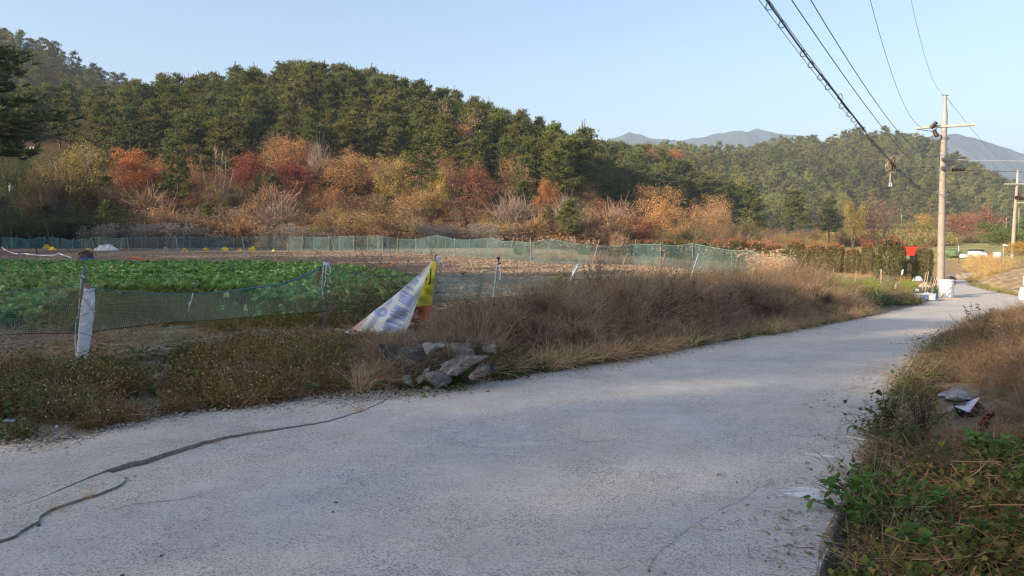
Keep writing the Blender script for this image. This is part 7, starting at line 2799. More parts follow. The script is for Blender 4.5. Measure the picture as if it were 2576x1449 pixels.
for y in (348, 391, 425, 491):
    m = MB()
    a = np.linspace(0, 6.283, 15)
    c = onpole(2366 + (740 - y) * 0.0235, y)
    for k in range(2):
        tube(m, np.stack([c[0] + 0.145 * np.cos(a), c[1] + 0.145 * np.sin(a), 0 * a + c[2] + 0.06 * k - 0.03], 1), 0.022, 5, cap=False)
    box(m, c + [0.16, -0.05, 0], (0.10, 0.05, 0.08))
    m.build('clamp_band', STEEL, pole)
for i in range(13):
    y = 378 + i * 26
    c = onpole(2366 + (740 - y) * 0.0235, y)
    m = MB()
    s = 1 if i % 2 else -1
    tube(m, [c + [0.10 * s, -0.05, 0], c + [0.25 * s, -0.08, 0.0]], 0.012, 5)
    m.build('step_bolt', ARMM, pole)
m = MB()
tube(m, [arm_c + WPERP * -1.1 + [0, 0, -0.05], onpole(2342, 330), onpole(2352, 331), arm_c + WPERP * -0.45 + [0, -0.3, -0.1]], 0.014, 5)
tube(m, [arm_c + WPERP * -0.5 + [0, -0.3, -0.15], onpole(2347, 339), onpole(2344, 350), onpole(2345, 356)], 0.014, 5)
tube(m, [arm_c + WPERP * -0.38 + [0, -0.3, -0.35], onpole(2366, 340), onpole(2373, 352), onpole(2369, 385), onpole(2367, 400)], 0.014, 5)
m.build('jumper_wires', WIREM, pole)
m = MB()
insulator(m, onpole(2397, 427), (1, 0, 0), 0.55, 0.09)
m.build('strain_insulator', PORC, pole, True)
m = MB()
box(m, onpole(2376, 402) + [0.05, -0.2, 0], (0.55, 0.12, 0.14))
box(m, onpole(2372, 424) + [0.0, -0.2, 0], (0.34, 0.14, 0.16))
m.build('terminal_block', plain('dark_fittings', (0.10, 0.10, 0.11), None, 8, 0.6), pole)


# wires: traced on the plane they hang in
def plan_depth(px, off=0.0):
    """forward distance at which a sight line through column px meets the vertical plane of the wires"""
    u = (px - 1288) / FPX
    b = pb[:2] + WPERP[:2] * off
    # b + s*WDIR = (u*d, d)
    s = (u * b[1] - b[0]) / (WDIR[0] - u * WDIR[1])
    return b[1] + s * WDIR[1]


def wire(name, lab, trace, rad, mat, off=0.0, extend=22.0, end=None, group='overhead wires'):
    P = []
    for x, y in trace:
        dcol = plan_depth(x, off)
        r = ray(x, y)
        for _ in range(3):
            q = EYE + r * dcol
            b = pb[:2] + WPERP[:2] * off
            # correct for the tilt of the camera: the column leans a little
            uu = r[0]
            s = (uu * b[1] - b[0]) / (WDIR[0] - uu * WDIR[1])
            dcol = b[1] + s * WDIR[1]
        P.append(EYE + r * dcol)
    P = np.array(P)
    s = (P[:, :2] - pb[:2]) @ WDIR[:2]
    c = np.polyfit(s, P[:, 2], 2)
    if c[0] < 0.0008:
        c = np.r_[0.0008, np.polyfit(s, P[:, 2] - 0.0008 * s * s, 1)]
    ss_ = np.linspace(s.min() - extend, s.max(), 60)
    xy = pb[:2] + WPERP[:2] * off + ss_[:, None] * WDIR[:2]
    Q = np.concatenate([xy, np.polyval(c, ss_)[:, None]], 1)
    if end is not None:
        e = np.asarray(end) - Q[-1]
        Q = Q + e * (np.linspace(0, 1, 60) ** 6)[:, None]
    m = MB()
    o0 = Q[0].copy()
    tube(m, Q - o0, rad, 6)
    o = m.build(name, mat)
    o.location = o0
    tag(o, lab, 'wire', group)
    return Q


w1 = wire('overhead_wire', 'thin overhead wire to the very tip of the utility pole', [(2293, 0), (2303, 50), (2318, 115), (2335, 170), (2355, 212), (2373, 237)], 0.005, WIREL, 0.0)
w2 = wire('overhead_wire', 'overhead wire ending at the left end of the crossarm', [(2192, 0), (2210, 80), (2232, 160), (2262, 235), (2290, 285), (2319, 322)], 0.0075, WIREM, -1.12)
w3 = wire('overhead_wire', 'overhead wire second from the looped cable bundle, running to the pole middle', [(2042, 0), (2100, 95), (2155, 190), (2206, 265), (2262, 335), (2310, 378), (2364, 400)], 0.0065, WIREM, -0.15)
w4 = wire('overhead_wire', 'overhead wire just right of the looped cable bundle', [(1992, 0), (2060, 100), (2130, 200), (2203, 300), (2262, 372), (2310, 420), (2365, 452)], 0.0065, WIREM, -0.2)
w5 = wire('messenger_wire', 'upper thin wire that carries the looped cable bundle', [(1937, 0), (2000, 88), (2062, 180), (2120, 256), (2176, 334), (2240, 404), (2300, 455), (2364, 489)], 0.0045, WIREM, -0.2)
w6 = wire('messenger_wire', 'lower thin wire beside the looped cable bundle', [(1917, 0), (1965, 70), (2030, 162), (2090, 240), (2150, 318), (2210, 386), (2242, 412), (2300, 462), (2364, 492)], 0.0035, WIREM, -0.24)
# thick black cable with loops
Q = w5.copy()
n = len(Q)
tt = np.linspace(0, 1, n)
sag = (np.minimum(1, (1 - tt) * 6)) * (0.035 + 0.012 * np.sin(np.linspace(0, 60, n)) + 0.010 * np.sin(np.linspace(0, 23, n)))
Q[:, 2] -= sag
cab = thing('cable_bundle', 'thick black cable with round loops hanging under a wire across the sky', 'cable', tuple(Q[0]), group=None)
o0 = Q[0].copy()
fine = np.linspace(0, n - 1, 160)
Qf = np.stack([np.interp(fine, np.arange(n), Q[:, i]) for i in range(3)], 1)
rr = np.random.default_rng(7)
m = MB()
tube(m, Qf - o0, 0.0105, 6)
Q2 = Qf + np.stack([0.010 * np.sin(fine * 1.9), 0.010 * np.cos(fine * 1.3), 0.012 * np.sin(fine * 2.3)], 1)
tube(m, Q2 - o0, 0.007, 5)
m.build('cable', plain('black_cable', (0.02, 0.022, 0.028), None, 8, 0.45, 0.3), cab, True)
qpx, qpy, qf = proj(Qf)
for x, y, rpx in [(1936, 15, 8.8), (1968, 60, 8.6), (2021, 134, 7.6), (2041, 163, 7.4), (2065, 194, 7), (2083, 218, 6.8), (2114, 243, 6.4), (2117, 266, 6.2), (2136, 287, 5.8), (2147, 301, 5.6), (2158, 316, 5.4)]:
    i = int(np.argmin((qpx - x) ** 2 + (qpy - y) ** 2))
    rd = rpx / FPX * Qf[i][1]
    a = np.linspace(0.3, 6.1, 16)
    c = W(x, y, Qf[i][1])
    tl = rr.uniform(-0.3, 0.3)
    m = MB()
    tube(m, c + np.stack([rd * np.cos(a + tl), rd * 0.6 * np.sin(a * 2), rd * 1.05 * np.sin(a + tl)], 1) - o0, rd * 0.15, 5)
    m.build('cable_loop', WIREM, cab)
for x, y in [(2168, 326), (2196, 357), (2215, 378), (2262, 430), (2290, 455), (2310, 470)]:
    i = int(np.argmin((qpx - x) ** 2 + (qpy - y) ** 2))
    c = Qf[i] - o0
    rd = 4 / FPX * Qf[i][1]
    m = MB()
    tube(m, c + np.stack([rd * np.cos(np.linspace(0, 9, 14)), rd * 0.5 * np.sin(np.linspace(0, 12, 14)), rd * np.sin(np.linspace(0, 9, 14))], 1), rd * 0.14, 5)
    m.build('coiled_slack', WIREM, cab)

# dried vine and rag hanging from the cable
hc = W(2242, 404, plan_depth(2242, -0.2))
sc = hc[1] / FPX
m1, m2 = MB(), MB()
rr = np.random.default_rng(8)
for k in range(26):
    c0 = np.array([rr.normal() * 4, rr.normal() * 3, rr.uniform(-24, 6)]) * sc
    a = np.linspace(0, rr.uniform(3, 6), 9)
    R_ = rr.uniform(4, 10) * sc
    tube(m1, c0 + np.stack([R_ * np.cos(a + k), rr.normal() * 3 * sc + 0 * a, R_ * np.sin(a + k)], 1), 0.010, 4)
C = rr.normal(size=(150, 3)) * np.array([5, 5, 8]) * sc + np.array([0, 0, -8]) * sc
leaves(m1, C, rr.uniform(0.05, 0.12, 150), rr)
a = np.linspace(0.3, -2.6, 9)
tube(m1, np.stack([(9 + 4 * np.cos(a)) * sc, 0 * a, (-20 + 12 * np.sin(a)) * sc], 1), 0.02, 5)
tube(m1, np.array([(2, 0, -12), (0, 1, -34), (-1, 0, -54)]) * sc, [0.03, 0.022, 0.02], 5)
for dx in (-4, 2):
    m2.add(np.array([(-1 + dx * .2, 0, -46), (1.2 + dx * .2, 0, -46), (2 + dx, -1, -64), (-1.2 + dx, -1, -65)]) * sc, [(0, 1, 2, 3)])
hang = thing('hanging_bundle', 'tangle of dried vines and rags hanging from the cable near the pole', 'vine tangle', tuple(hc))
m1.build('dried_vines', foliage('dried_vine', [(0.27, 0.225, 0.165), (0.37, 0.32, 0.25), (0.17, 0.14, 0.11)], 0.1, None, 0.2, 4), hang)
m2.build('rag_ends', WRAP, hang)


# wires that leave to the right
def span(name, lab, a, b, rad, mat, sag, group='overhead wires'):
    t = np.linspace(0, 1, 25)
    P = np.asarray(a) + (np.asarray(b) - a) * t[:, None] - np.array([0, 0, 1]) * (4 * sag * t * (1 - t))[:, None]
    m = MB()
    tube(m, P - P[0], rad, 5)
    o = m.build(name, mat)
    o.location = a
    tag(o, lab, 'wire', group)


span('overhead_wire', 'pale wire running right from the middle of the utility pole', W(2380, 401, PD), W(2800, 404, 33), 0.014, WIREL, 0.05)
span('overhead_wire', 'dark wire with a brown insulator running right from the utility pole', W(2412, 427, PD), W(2800, 434, 33), 0.012, WIREM, 0.05)

# second pole and the wire that joins them
P2D = 81.0
p2 = np.array([*W(2546, 655, P2D)[:2], 0.0])
p2[2] = T1(p2[0], p2[1])
pole2 = thing('utility_pole', 'second concrete utility pole at the right picture edge', 'utility pole', tuple(p2))


def onp2(px, py):
    return W(px, py, P2D) - p2


m = MB()
tube(m, [onp2(2546, 665), onp2(2553, 540), onp2(2559, 462)], [0.21, 0.17, 0.14], 14)
m.build('shaft', CONC, pole2, True)
m = MB()
tube(m, [onp2(2559, 470), onp2(2560.5, 428)], [0.15, 0.10], 10)
m.build('metal_tip', ALU, pole2, True)
m = MB()
box(m, onp2(2560, 463) + [0, -0.2, 0], (3.0, 0.12, 0.12), rotz(-0.05))
box(m, onp2(2575, 510) + [0, -0.2, 0], (1.6, 0.12, 0.10), rotz(-0.05))
m.build('crossarm', ARMM, pole2)
m = MB()
box(m, onp2(2557, 497) + [0, -0.25, 0], (0.5, 0.3, 0.35))
insulator(m, onp2(2562, 499) + [0, -0.3, 0], (1, 0, -0.15), 1.3, 0.22)
m.build('insulator', PORC, pole2)
span('overhead_wire', 'thin wire slanting from the pole tip down towards the second pole', W(2380, 243, PD), W(2560, 430, P2D), 0.010, WIREL, 0.5)

# small poles far off in the valley
for i, (px, yt, yb, d, arms, lb) in enumerate([(2267, 538, 606, 255, ((566, 2260, 2282), (577, 2256, 2281)), 'far pole with two crossarms and a white transformer'),
                                               (2312, 547, 606, 258, ((559, 2306, 2319),), 'far pole with one crossarm left of the tall pole'), (2348, 560, 608, 250, ((573, 2344, 2353),), 'far bare pole close left of the tall pole'),
                                               (2407, 597, 628, 190, (), 'far short pole behind the fields right of the tall pole'), (2531, 548, 580, 260, ((560, 2526, 2537),), 'far pole with a small crossarm left of the second pole'),
                                               (2563, 524, 580, 220, ((552, 2548, 2576),), 'far pole right of the second pole'), (2489, 597, 606, 230, (), 'tiny far pole before the dark trees')]):
    p = W(px, yb, d)
    zg = T1(p[0], d)
    b = np.array([p[0], d, zg])
    o = thing('utility_pole', lb, 'utility pole', tuple(b), group='far poles in the valley')
    m = MB()
    tube(m, [(0, 0, -0.3), W(px + 0.8, yt, d) - b], [0.2, 0.13], 8)
    m.build('shaft', CONC, o, True)
    for y, x0, x1 in arms:
        m = MB()
        c = (W(x0, y, d) + W(x1, y, d)) / 2 - b
        box(m, c, ((x1 - x0) / FPX * d, 0.12, 0.14))
        m.build('crossarm', ARMM, o)
    if i == 0:
        m = MB()
        tube(m, [W(2270, 597, d) - b, W(2270, 588, d) - b], 0.36, 10)
        m.build('transformer', WHITEPLASTIC, o)
for i, (y0, y1) in enumerate([(599, 602), (606, 610), (612, 613)]):
    span('overhead_wire', ['far wire above the valley fields', 'second far wire above the valley fields', 'lowest far wire above the valley fields'][i], W(2348, y0 - 20 * (i == 0) + 10, 250), W(2489, y1, 232), 0.02, WIREL, 0.5, 'far wires in the valley')
g = G(2523, 662)
o = thing('lamp_post', 'short grey post with a white lamp head near the second pole', 'lamp post', tuple(g))
m = MB()
tube(m, [(0, 0, -0.1), W(2526, 618, g[1]) - g], 0.045, 6)
m.build('post', STEEL, o)
m = MB()
c = W(2529, 617, g[1]) - g
box(m, c, (0.34, 0.2, 0.12), roty(0.2))
m.build('lamp_head', WHITEPLASTIC, o)
g = G(2512, 640)
o = thing('sign_post', 'thin pale post left of the white lamp', 'post', tuple(g))
stick(o, 'shaft', (0, 0, 0), W(2511, 617, g[1]) - g, 0.04, 0.04, STEEL)
g = G(2412, 662)
o = thing('marker_post', 'thin rusty post with white top at the edge of the tan field', 'post', tuple(g))
stick(o, 'shaft', (0, 0, 0), W(2412, 630, g[1]) - g, 0.03, 0.03, RUSTY)
stick(o, 'white_top', W(2412, 632, g[1]) - g, W(2412, 618, g[1]) - g, 0.034, 0.03, WHITEPLASTIC)

# ------------------------------------------------------------------ things around the pole foot
dd = 34.3
b = np.array([*W(2379, 748, dd)[:2], 0.0])
b[2] = road_z(0, dd) + 0.02
drum = thing('white_drum', 'white plastic drum standing on the road edge in front of the utility pole', 'drum', tuple(b))
sc = dd / FPX
R0, H0 = 16.5 * sc, 45 * sc
m = MB()
lathe(m, [(0.001, 0), (R0 * 0.93, 0), (R0 * 0.97, 0.03), (R0 * 1.0, 0.2 * H0), (R0 * 1.03, 0.3 * H0), (R0 * 1.0, 0.34 * H0), (R0 * 1.02, 0.62 * H0), (R0 * 1.05, 0.66 * H0), (R0 * 1.02, 0.70 * H0), (R0 * 1.02, 0.90 * H0), (R0 * 1.0, 0.92 * H0)], 28)
m.build('body', WHITEPLASTIC, drum, True)
m = MB()
lathe(m, [(R0 * 1.0, 0.915 * H0), (R0 * 1.10, 0.925 * H0), (R0 * 1.10, 0.985 * H0), (R0 * 1.02, H0), (R0 * 0.5, 1.0 * H0), (0.001, 0.99 * H0)], 28)
m.build('lid', WHITEPLASTIC, drum, True)
m = MB()
tube(m, [(R0 * 1.06, -0.02, 0.9 * H0), (R0 * 1.12, -0.05, 0.5 * H0), (R0 * 1.05, -0.02, 0.05)], 0.018, 5)
m.build('hose', WHITEPLASTIC, drum)
o = thing('wooden_stick', 'thin stick leaning diagonally on the white drum', 'stick', tuple(b + [-0.45, -0.42, 0]))
stick(o, 'shaft', (0.0, 0, 0.02), np.array([0.62, 0.03, 0.62]), 0.018, 0.015, WOOD)
g = G(2370, 752)
m = MB()
box(m, (0, 0, 0.03), (1.25, 0.16, 0.05), rotz(0.05))
o = m.build('plank', PALEWOOD)
o.location = (W(2372, 749, 33.6)[0], 33.5, road_z(0, 33.5) + 0.0)
tag(o, 'pale plank lying on the road at the foot of the white drum', 'plank')
# junk
jd = 32.4
jb = np.array([*W(2325, 764, jd)[:2], 0.0])
jb[2] = T1(jb[0], jd)
s = jd / FPX
o = thing('foam_crate', 'blue and white crate in the heap of junk left of the drum', 'crate', tuple(jb), 0.06)
m = MB()
box(m, (-9 * s, 0, 8 * s), (23 * s, 0.45, 14 * s))
m.build('blue_half', plain('faded_blue_plastic', (0.16, 0.24, 0.40), (0.12, 0.19, 0.33), 6, 0.5), o)
m = MB()
box(m, (12 * s, 0.005, 8.3 * s), (17 * s, 0.455, 15 * s))
m.build('white_half', WHITEPLASTIC, o)
m = MB()
box(m, (0, 0, 15.5 * s), (42 * s, 0.5, 1.2 * s))
m.build('rim', WHITEPLASTIC, o)


def tarp(name, lab, cat, px, py, w, h, mat, seed, d_, depth=0.6):
    c = np.array([*W(px, py, d_)[:2], W(px, py, d_)[2]])
    s_ = d_ / FPX
    rr_ = np.random.default_rng(seed)
    n_ = 12
    a_ = np.linspace(0, 1, n_)
    U, V_ = np.meshgrid(a_, a_, indexing='ij')
    z = (np.sin(U * math.pi) ** 0.5 * np.sin(V_ * math.pi) ** 0.5) * h * s_ * (0.55 + 0.6 * rr_.random((n_, n_)))
    x = (U - 0.5) * w * s_ + rr_.normal(size=U.shape) * w * s_ * 0.02
    y = (V_ - 0.5) * w * s_ * depth + rr_.normal(size=U.shape) * w * s_ * 0.02
    i_, j_ = np.meshgrid(np.arange(n_ - 1), np.arange(n_ - 1), indexing='ij')
    i_, j_ = i_.ravel(), j_.ravel()
    m_ = MB()
    m_.add(np.stack([x, y, z], 2).reshape(-1, 3), np.stack([i_ * n_ + j_, (i_ + 1) * n_ + j_, (i_ + 1) * n_ + j_ + 1, i_ * n_ + j_ + 1], 1))
    ob = m_.build(name, mat)
    ob.location = c
    tag(ob, lab, cat)
    return ob


NAVY = plain('dark_blue_sheet', (0.025, 0.035, 0.07), (0.015, 0.02, 0.04), 6, 0.4, 0.4)
BLUECL = plain('blue_cloth', (0.15, 0.22, 0.38), (0.10, 0.15, 0.28), 6, 0.7)
tarp('dark_tarp', 'dark navy sheet crumpled on top of the blue and white crate', 'tarp', 2318, 748, 30, 10, NAVY, 1, 32.5)
tarp('blue_cloth', 'blue cloth hanging over the right end of the crate', 'cloth', 2352, 760, 20, 22, BLUECL, 2, 32.3, 0.5)
tarp('dark_tarp', 'dark heap of sheet right of the crate', 'tarp', 2346, 757, 26, 16, NAVY, 3, 32.7)
tarp('cardboard_piece', 'tan cardboard scraps on the junk heap', 'cardboard', 2334, 742, 36, 7, PALEWOOD, 4, 32.8)
tarp('white_sack', 'pale sack in the garden behind the junk', 'sack', 2326, 722, 26, 12, PALEWOOD, 5, 34.6)
tarp('white_sack', 'small white sack left of the pale sack', 'sack', 2306, 734, 12, 8, WHITEPLASTIC, 6, 34.0)
tarp('pale_blue_sheet', 'pale blue sheet behind the garden stakes', 'sheet', 2308, 706, 22, 12, plain('pale_blue_film', (0.50, 0.60, 0.66), None, 6, 0.4), 7, 36.5)
tarp('striped_sheet', 'blue and red printed sheet lying in the brush left of the garden', 'sheet', 2128, 744, 34, 12, plain('blue_pink_print', (0.45, 0.52, 0.62), (0.42, 0.25, 0.30), 9, 0.5), 8, 30.5)
# garden stakes
GS = [(2098, 676, 2094, 718, 0.03, 'stake at the left end of the garden'), (2154, 680, 2156, 712, 0.022, 'second stake from the left in the garden'), (2217, 678, 2222, 714, 0.05, 'thick stake bound with dead vines in the middle of the garden'),
      (2270, 680, 2264, 716, 0.022, 'stake with a white rag in the garden'), (2331, 684, 2323, 716, 0.022, 'left stake of the bundle beside the pole'), (2336, 683, 2332, 718, 0.022, 'right stake of the bundle beside the pole'),
      (2345, 694, 2336, 722, 0.018, 'forked stick beside the stake bundle'), (2358, 693, 2346, 735, 0.022, 'leaning stick close left of the white drum'), (2352, 696, 2342, 742, 0.02, 'second leaning stick left of the white drum'),
      (2036, 668, 2034, 700, 0.02, 'short stake above the brush left of the garden'), (2204, 727, 2214, 768, 0.025, 'leaning stake wrapped in green net at the garden front'), (2254, 714, 2283, 764, 0.03, 'leaning stake with a white cup on top at the garden front')]
for i, (x0, y0, x1, y1, rd, lb) in enumerate(GS):
    g = G(x1, y1)
    if g[1] > 38:
        g = np.array([*W(x1, 600, 36.0)[:2], T1(W(x1, 600, 36.0)[0], 36.0)])
    o = thing('garden_stake', lb, 'stake', tuple(g), group='stakes of the roadside garden')
    top = W(x0, y0, g[1])
    stick(o, 'shaft', (0, 0, -0.1), top - g, rd, rd * 0.8, PALEWOOD if i % 3 else WOOD)
    if i == 3 or i == 11:
        m = MB()
        tube(m, [top - g + [-0.03, -0.03, -0.2], top - g + [0, -0.03, -0.05], top - g + [0.02, -0.03, 0.04]], [0.035, 0.045, 0.03], 6)
        m.build('white_rag', WHITEPLASTIC, o)
    if i == 2:
        m = MB()
        rr = np.random.default_rng(4)
        h = top - g
        p = h * rr.uniform(0, 1, 110)[:, None] + rr.normal(size=(110, 3)) * [0.06, 0.06, 0.02]
        ribbons(m, p, rr.normal(size=(110, 3)) * [0.5, 0.5, 0.3] + [0, 0, -0.6], rr.uniform(0.15, 0.4, 110), 0.012, 0.2, 3, rr)
        m.build('dead_vines', VINE, o)
# low nets of the garden
for i, (pts, mt, lb) in enumerate([([(2180, 738, 762), (2206, 728, 768), (2226, 740, 770), (2262, 742, 768), (2276, 735, 766), (2300, 745, 764)], NET_DARK, 'crumpled dark green net along the garden front'),
                                   ([(2296, 726, 752), (2320, 736, 750), (2346, 722, 752), (2362, 716, 748)], NET_DARK, 'green net hanging left of the white drum'),
                                   ([(1960, 665, 692), (1995, 662, 695), (2040, 678, 700), (2100, 690, 712), (2160, 700, 712), (2216, 692, 712), (2262, 698, 710)], NET_GREEN, 'low faded net at the back of the garden')]):
    v = []
    for x, y0, y1 in np.array([[np.interp(q, range(len(pts)), [p[k] for p in pts]) for k in range(3)] for q in np.linspace(0, len(pts) - 1, 30)]):
        g = G(x, y1)
        if g[1] > 40:
            g = np.array([*W(x, 600, 38.0)[:2], T1(W(x, 600, 38.0)[0], 38.0)])
        tp = W(x, y0, g[1])
        for q in range(4):
            t = q / 3
            v.append(g + (tp - g) * t + rng.normal(size=3) * [0.03, 0.06, 0.02] * (t > 0))
    n = 30
    a, c = np.meshgrid(np.arange(n - 1), np.arange(3), indexing='ij')
    a, c = a.ravel(), c.ravel()
    m = MB()
    v = np.array(v)
    o0 = v[0].copy()
    m.add(v - o0, np.stack([a * 4 + c, (a + 1) * 4 + c, (a + 1) * 4 + c + 1, a * 4 + c + 1], 1))
    o = m.build('garden_net', mt)
    o.location = o0
    tag(o, lb, 'net')
# garden crops and weeds
r = np.random.default_rng(120)
P = []
for x0, x1, y0, y1, n in [(2150, 2300, 716, 748, 260), (2090, 2200, 712, 756, 150)]:
    for _ in range(n):
        P.append(G(r.uniform(x0, x1), r.uniform(y0, y1), 42))
P = np.array(P)
scatter('garden_greens', P, r.uniform(0.8, 1.6, len(P)), V_GREEN + V_GRASS, tint=rtint(len(P), 33, 0.9, 1.4, (1.7, 1.9, 0.9)))
P = np.array([G(r.uniform(2060, 2290), r.uniform(690, 716), 44) for _ in range(260)])
scatter('garden_dry_weeds', P, r.uniform(0.3, 0.6, len(P)), V_TANGLE + V_DEAD, tilt=0.2, tint=rtint(len(P), 34, 0.9, 1.5, (1.6, 1.4, 1.2)))
P = np.array([G(r.uniform(2150, 2310), r.uniform(752, 770), 40) for _ in range(150)])
scatter('garden_front_weeds', P, r.uniform(0.7, 1.3, len(P)), V_VINE + V_DEAD + V_GREEN, tilt=0.2, tint=rtint(len(P), 35, 0.7, 1.2))
P = np.array([G(r.uniform(1885, 1990), r.uniform(670, 712), 44) for _ in range(70)])
scatter('net_end_reeds', P, r.uniform(0.35, 0.62, len(P)), V_PLUME, tilt=0.2, tint=rtint(len(P), 36, 1.0, 1.5, (1.3, 1.15, 0.95)))

# ------------------------------------------------------------------ beyond the pole: fields and things in the valley
# furrowed tan field on the right
fp = [(2446, 704), (2500, 690), (2560, 678), (2640, 672), (2760, 690), (2700, 742), (2576, 742), (2500, 728)]
F = np.array([G(*p, 90)[:2] for p in fp])
lo, hi = F.min(0), F.max(0)
gx, gy = np.meshgrid(np.linspace(lo[0], hi[0], 110), np.linspace(lo[1], hi[1], 90), indexing='ij')
g = np.stack([gx.ravel(), gy.ravel()], 1)
g_in = g[inside(g, F) & (seg_dist(g, F) > 0.25)]
vs, es, fs, *_ = mgeo.delaunay_2d_cdt([Vector(p) for p in np.concatenate([F, g_in])], [(i, (i + 1) % len(F)) for i in range(len(F))], [], 1, 1e-4)
vs = np.array([v[:] for v in vs])
fs = np.array([f for f in fs if len(f) == 3])
row = (vs[:, 0] * 0.72 - vs[:, 1] * 0.69)
z = T(vs[:, 0], vs[:, 1]) + 0.03 + (0.11 * np.sin(row * 7.5) + 0.08 * vnoise(vs[:, 0], vs[:, 1], 0.6, 3)) * ss(0.1, 1.0, seg_dist(vs, F))
m = MB()
m.add(np.concatenate([vs, z[:, None]], 1), fs)
o = m.build('ploughed_field', plain('dry_tan_soil', (0.56, 0.40, 0.22), (0.42, 0.29, 0.16), 2.5, 0.95, 0.05, bump=0.05), None, True)
tag(o, kind='structure')
# strip of weeds between road branches and that field
P = np.array([G(np.clip(r.normal(2478, 34), 2440, 2600), r.uniform(655, 712), 90) for _ in range(520)])
pxx, pyy, _ = proj(P)
ok = (pyy < np.interp(pxx, [2440, 2480, 2520, 2576], [712, 700, 688, 678])) & ~inside(P[:, :2], ROAD_POLY)
scatter('valley_weeds', P[ok], r.uniform(0.6, 1.4, ok.sum()), V_TANGLE + V_HEAD + V_DEAD, tilt=0.2, tint=rtint(ok.sum(), 37, 1.0, 1.6, (1.4, 1.35, 0.95)))
P = np.array([G(r.uniform(2440, 2576), 0 * 1 + np.interp(r.uniform(0, 1), [0, 1], [716, 744]), 60) for _ in range(160)])
pxx, pyy, _ = proj(P)
ok = (np.abs(pyy - np.interp(pxx, [2440, 2486, 2576], [712, 728, 744])) < 4) & ~inside(P[:, :2], ROAD_POLY)
scatter('field_edge_weeds', P[ok], r.uniform(0.5, 0.9, ok.sum()), V_HEAD + V_GRASS, tint=rtint(ok.sum(), 38, 1, 1.5, (1.3, 1.3, 0.9)))
# wild growth at the far end of the valley
n = 900
u = r.uniform(2060, 2640, n)
d_ = r.uniform(150, 275, n)
x = (u - 1288) / FPX * d_
S = np.stack([x, d_, T(x, d_)], 1)
fieldgap = (u > 2380) & (d_ < 200)
S = S[~fieldgap]
scatter('valley_thicket', S, r.uniform(1.2, 2.6, len(S)), und, tilt=0.1, tint=np.array([[0.26, 0.20, 0.09], [0.22, 0.22, 0.08], [0.30, 0.18, 0.09]])[r.integers(0, 3, len(S))] * r.uniform(0.8, 1.3, (len(S), 1)))
for i, (px, yt, w, d__, c, lb) in enumerate([(2110, 560, 50, 150, (0.30, 0.17, 0.09), 'brown bush at the far hill foot left of the purple tree'), (2380, 585, 60, 170, (0.26, 0.24, 0.08), 'olive bush behind the utility pole'), (2440, 592, 90, 185, (0.30, 0.26, 0.10), 'wide olive brown bush behind the valley field'),
                                             (2510, 590, 70, 175, (0.22, 0.24, 0.08), 'green bush behind the white lamp'), (2060, 575, 60, 130, (0.34, 0.16, 0.08), 'rusty bush behind the nursery shrubs'), (1990, 572, 70, 125, (0.36, 0.16, 0.08), 'rusty brown bush behind the dark pines'),
                                             (1900, 575, 70, 115, (0.30, 0.14, 0.08), 'red brown bush right of the big golden oak'), (2180, 590, 50, 140, (0.40, 0.12, 0.07), 'reddish bush under the purple brown tree')]):
    plant('wild_bush', lb, 'bush', LEAFY_SPARSE, i, px, yt, w, d__, c)


def cover(name, lab, cat, px, py, w, h, mat, d_, seed, deep=0.8):
    b_ = np.array([*W(px, py, d_)[:2], 0])
    b_[2] = T1(b_[0], d_)
    s_ = d_ / FPX
    m_ = MB()
    rock(m_, (0, 0, h * s_ * 0.36), (w * s_, w * s_ * deep, h * s_ * 1.25), seed, 3, 0.18, 6)
    ob = m_.build(name, mat)
    ob.location = b_
    tag(ob, lab, cat)


g0 = 84.0
cover('green_mound', 'mound under a green net in the valley field', 'mound', 2392, 652, 44, 22, plain('green_cover', (0.15, 0.21, 0.10), (0.11, 0.17, 0.08), 1), g0, 1)
cover('net_heap', 'teal net heap right of the green mound', 'net', 2412, 653, 22, 18, plain('teal_heap', (0.12, 0.26, 0.22), None, 1), g0, 2)
cover('grey_sheet', 'pale grey sheet heap between mound and white bags', 'sheet', 2432, 655, 34, 11, plain('pale_film', (0.55, 0.58, 0.60), None, 2), g0 - 2, 3)
cover('tan_heap', 'tan earth heap in front of the white bags', 'heap', 2466, 659, 20, 10, PALEWOOD, g0 - 4, 5)
cover('orange_sack', 'orange sack between the white bags', 'sack', 2492, 656, 18, 10, plain('orange_sack', (0.70, 0.20, 0.08), None, 3), g0 - 2, 6)
cover('dark_bundle', 'dark bundle on the white bags', 'bundle', 2482, 646, 14, 12, plain('dark_bundle', (0.06, 0.06, 0.08), None, 3), g0, 7)
cover('dirt_heap', 'grey heap of earth beside the far road', 'heap', 2414, 690, 54, 16, plain('grey_earth', (0.34, 0.29, 0.24), None, 2), 48, 8, 0.7)


def bulk_bag(lab, px, py, w, h, d_, lid):
    b_ = np.array([*W(px, py, d_)[:2], 0])
    b_[2] = T1(b_[0], d_)
    s_ = d_ / FPX
    o_ = thing('bulk_bag', lab, 'bag', tuple(b_), group='white bulk bags')
    m_ = MB()
    hw = w * s_ / 2
    lathe(m_, [(hw * 0.8, 0), (hw * 1.0, 0.06), (hw * 1.08, h * s_ * 0.4), (hw * 1.02, h * s_ * 0.8), (hw * 0.92, h * s_)], 12)
    lathe(m_, [(hw * 0.92, h * s_), (0.001, h * s_ * 0.96)], 12)
    m_.build('body', WHITEPLASTIC, o_, True)
    if lid:
        m_ = MB()
        lathe(m_, [(hw * 0.98, h * s_ * 0.80), (hw * 1.10, h * s_ * 0.86), (hw * 0.98, h * s_ * 1.02), (0.001, h * s_ * 1.06)], 12)
        m_.build('dark_cover', NAVY, o_, True)


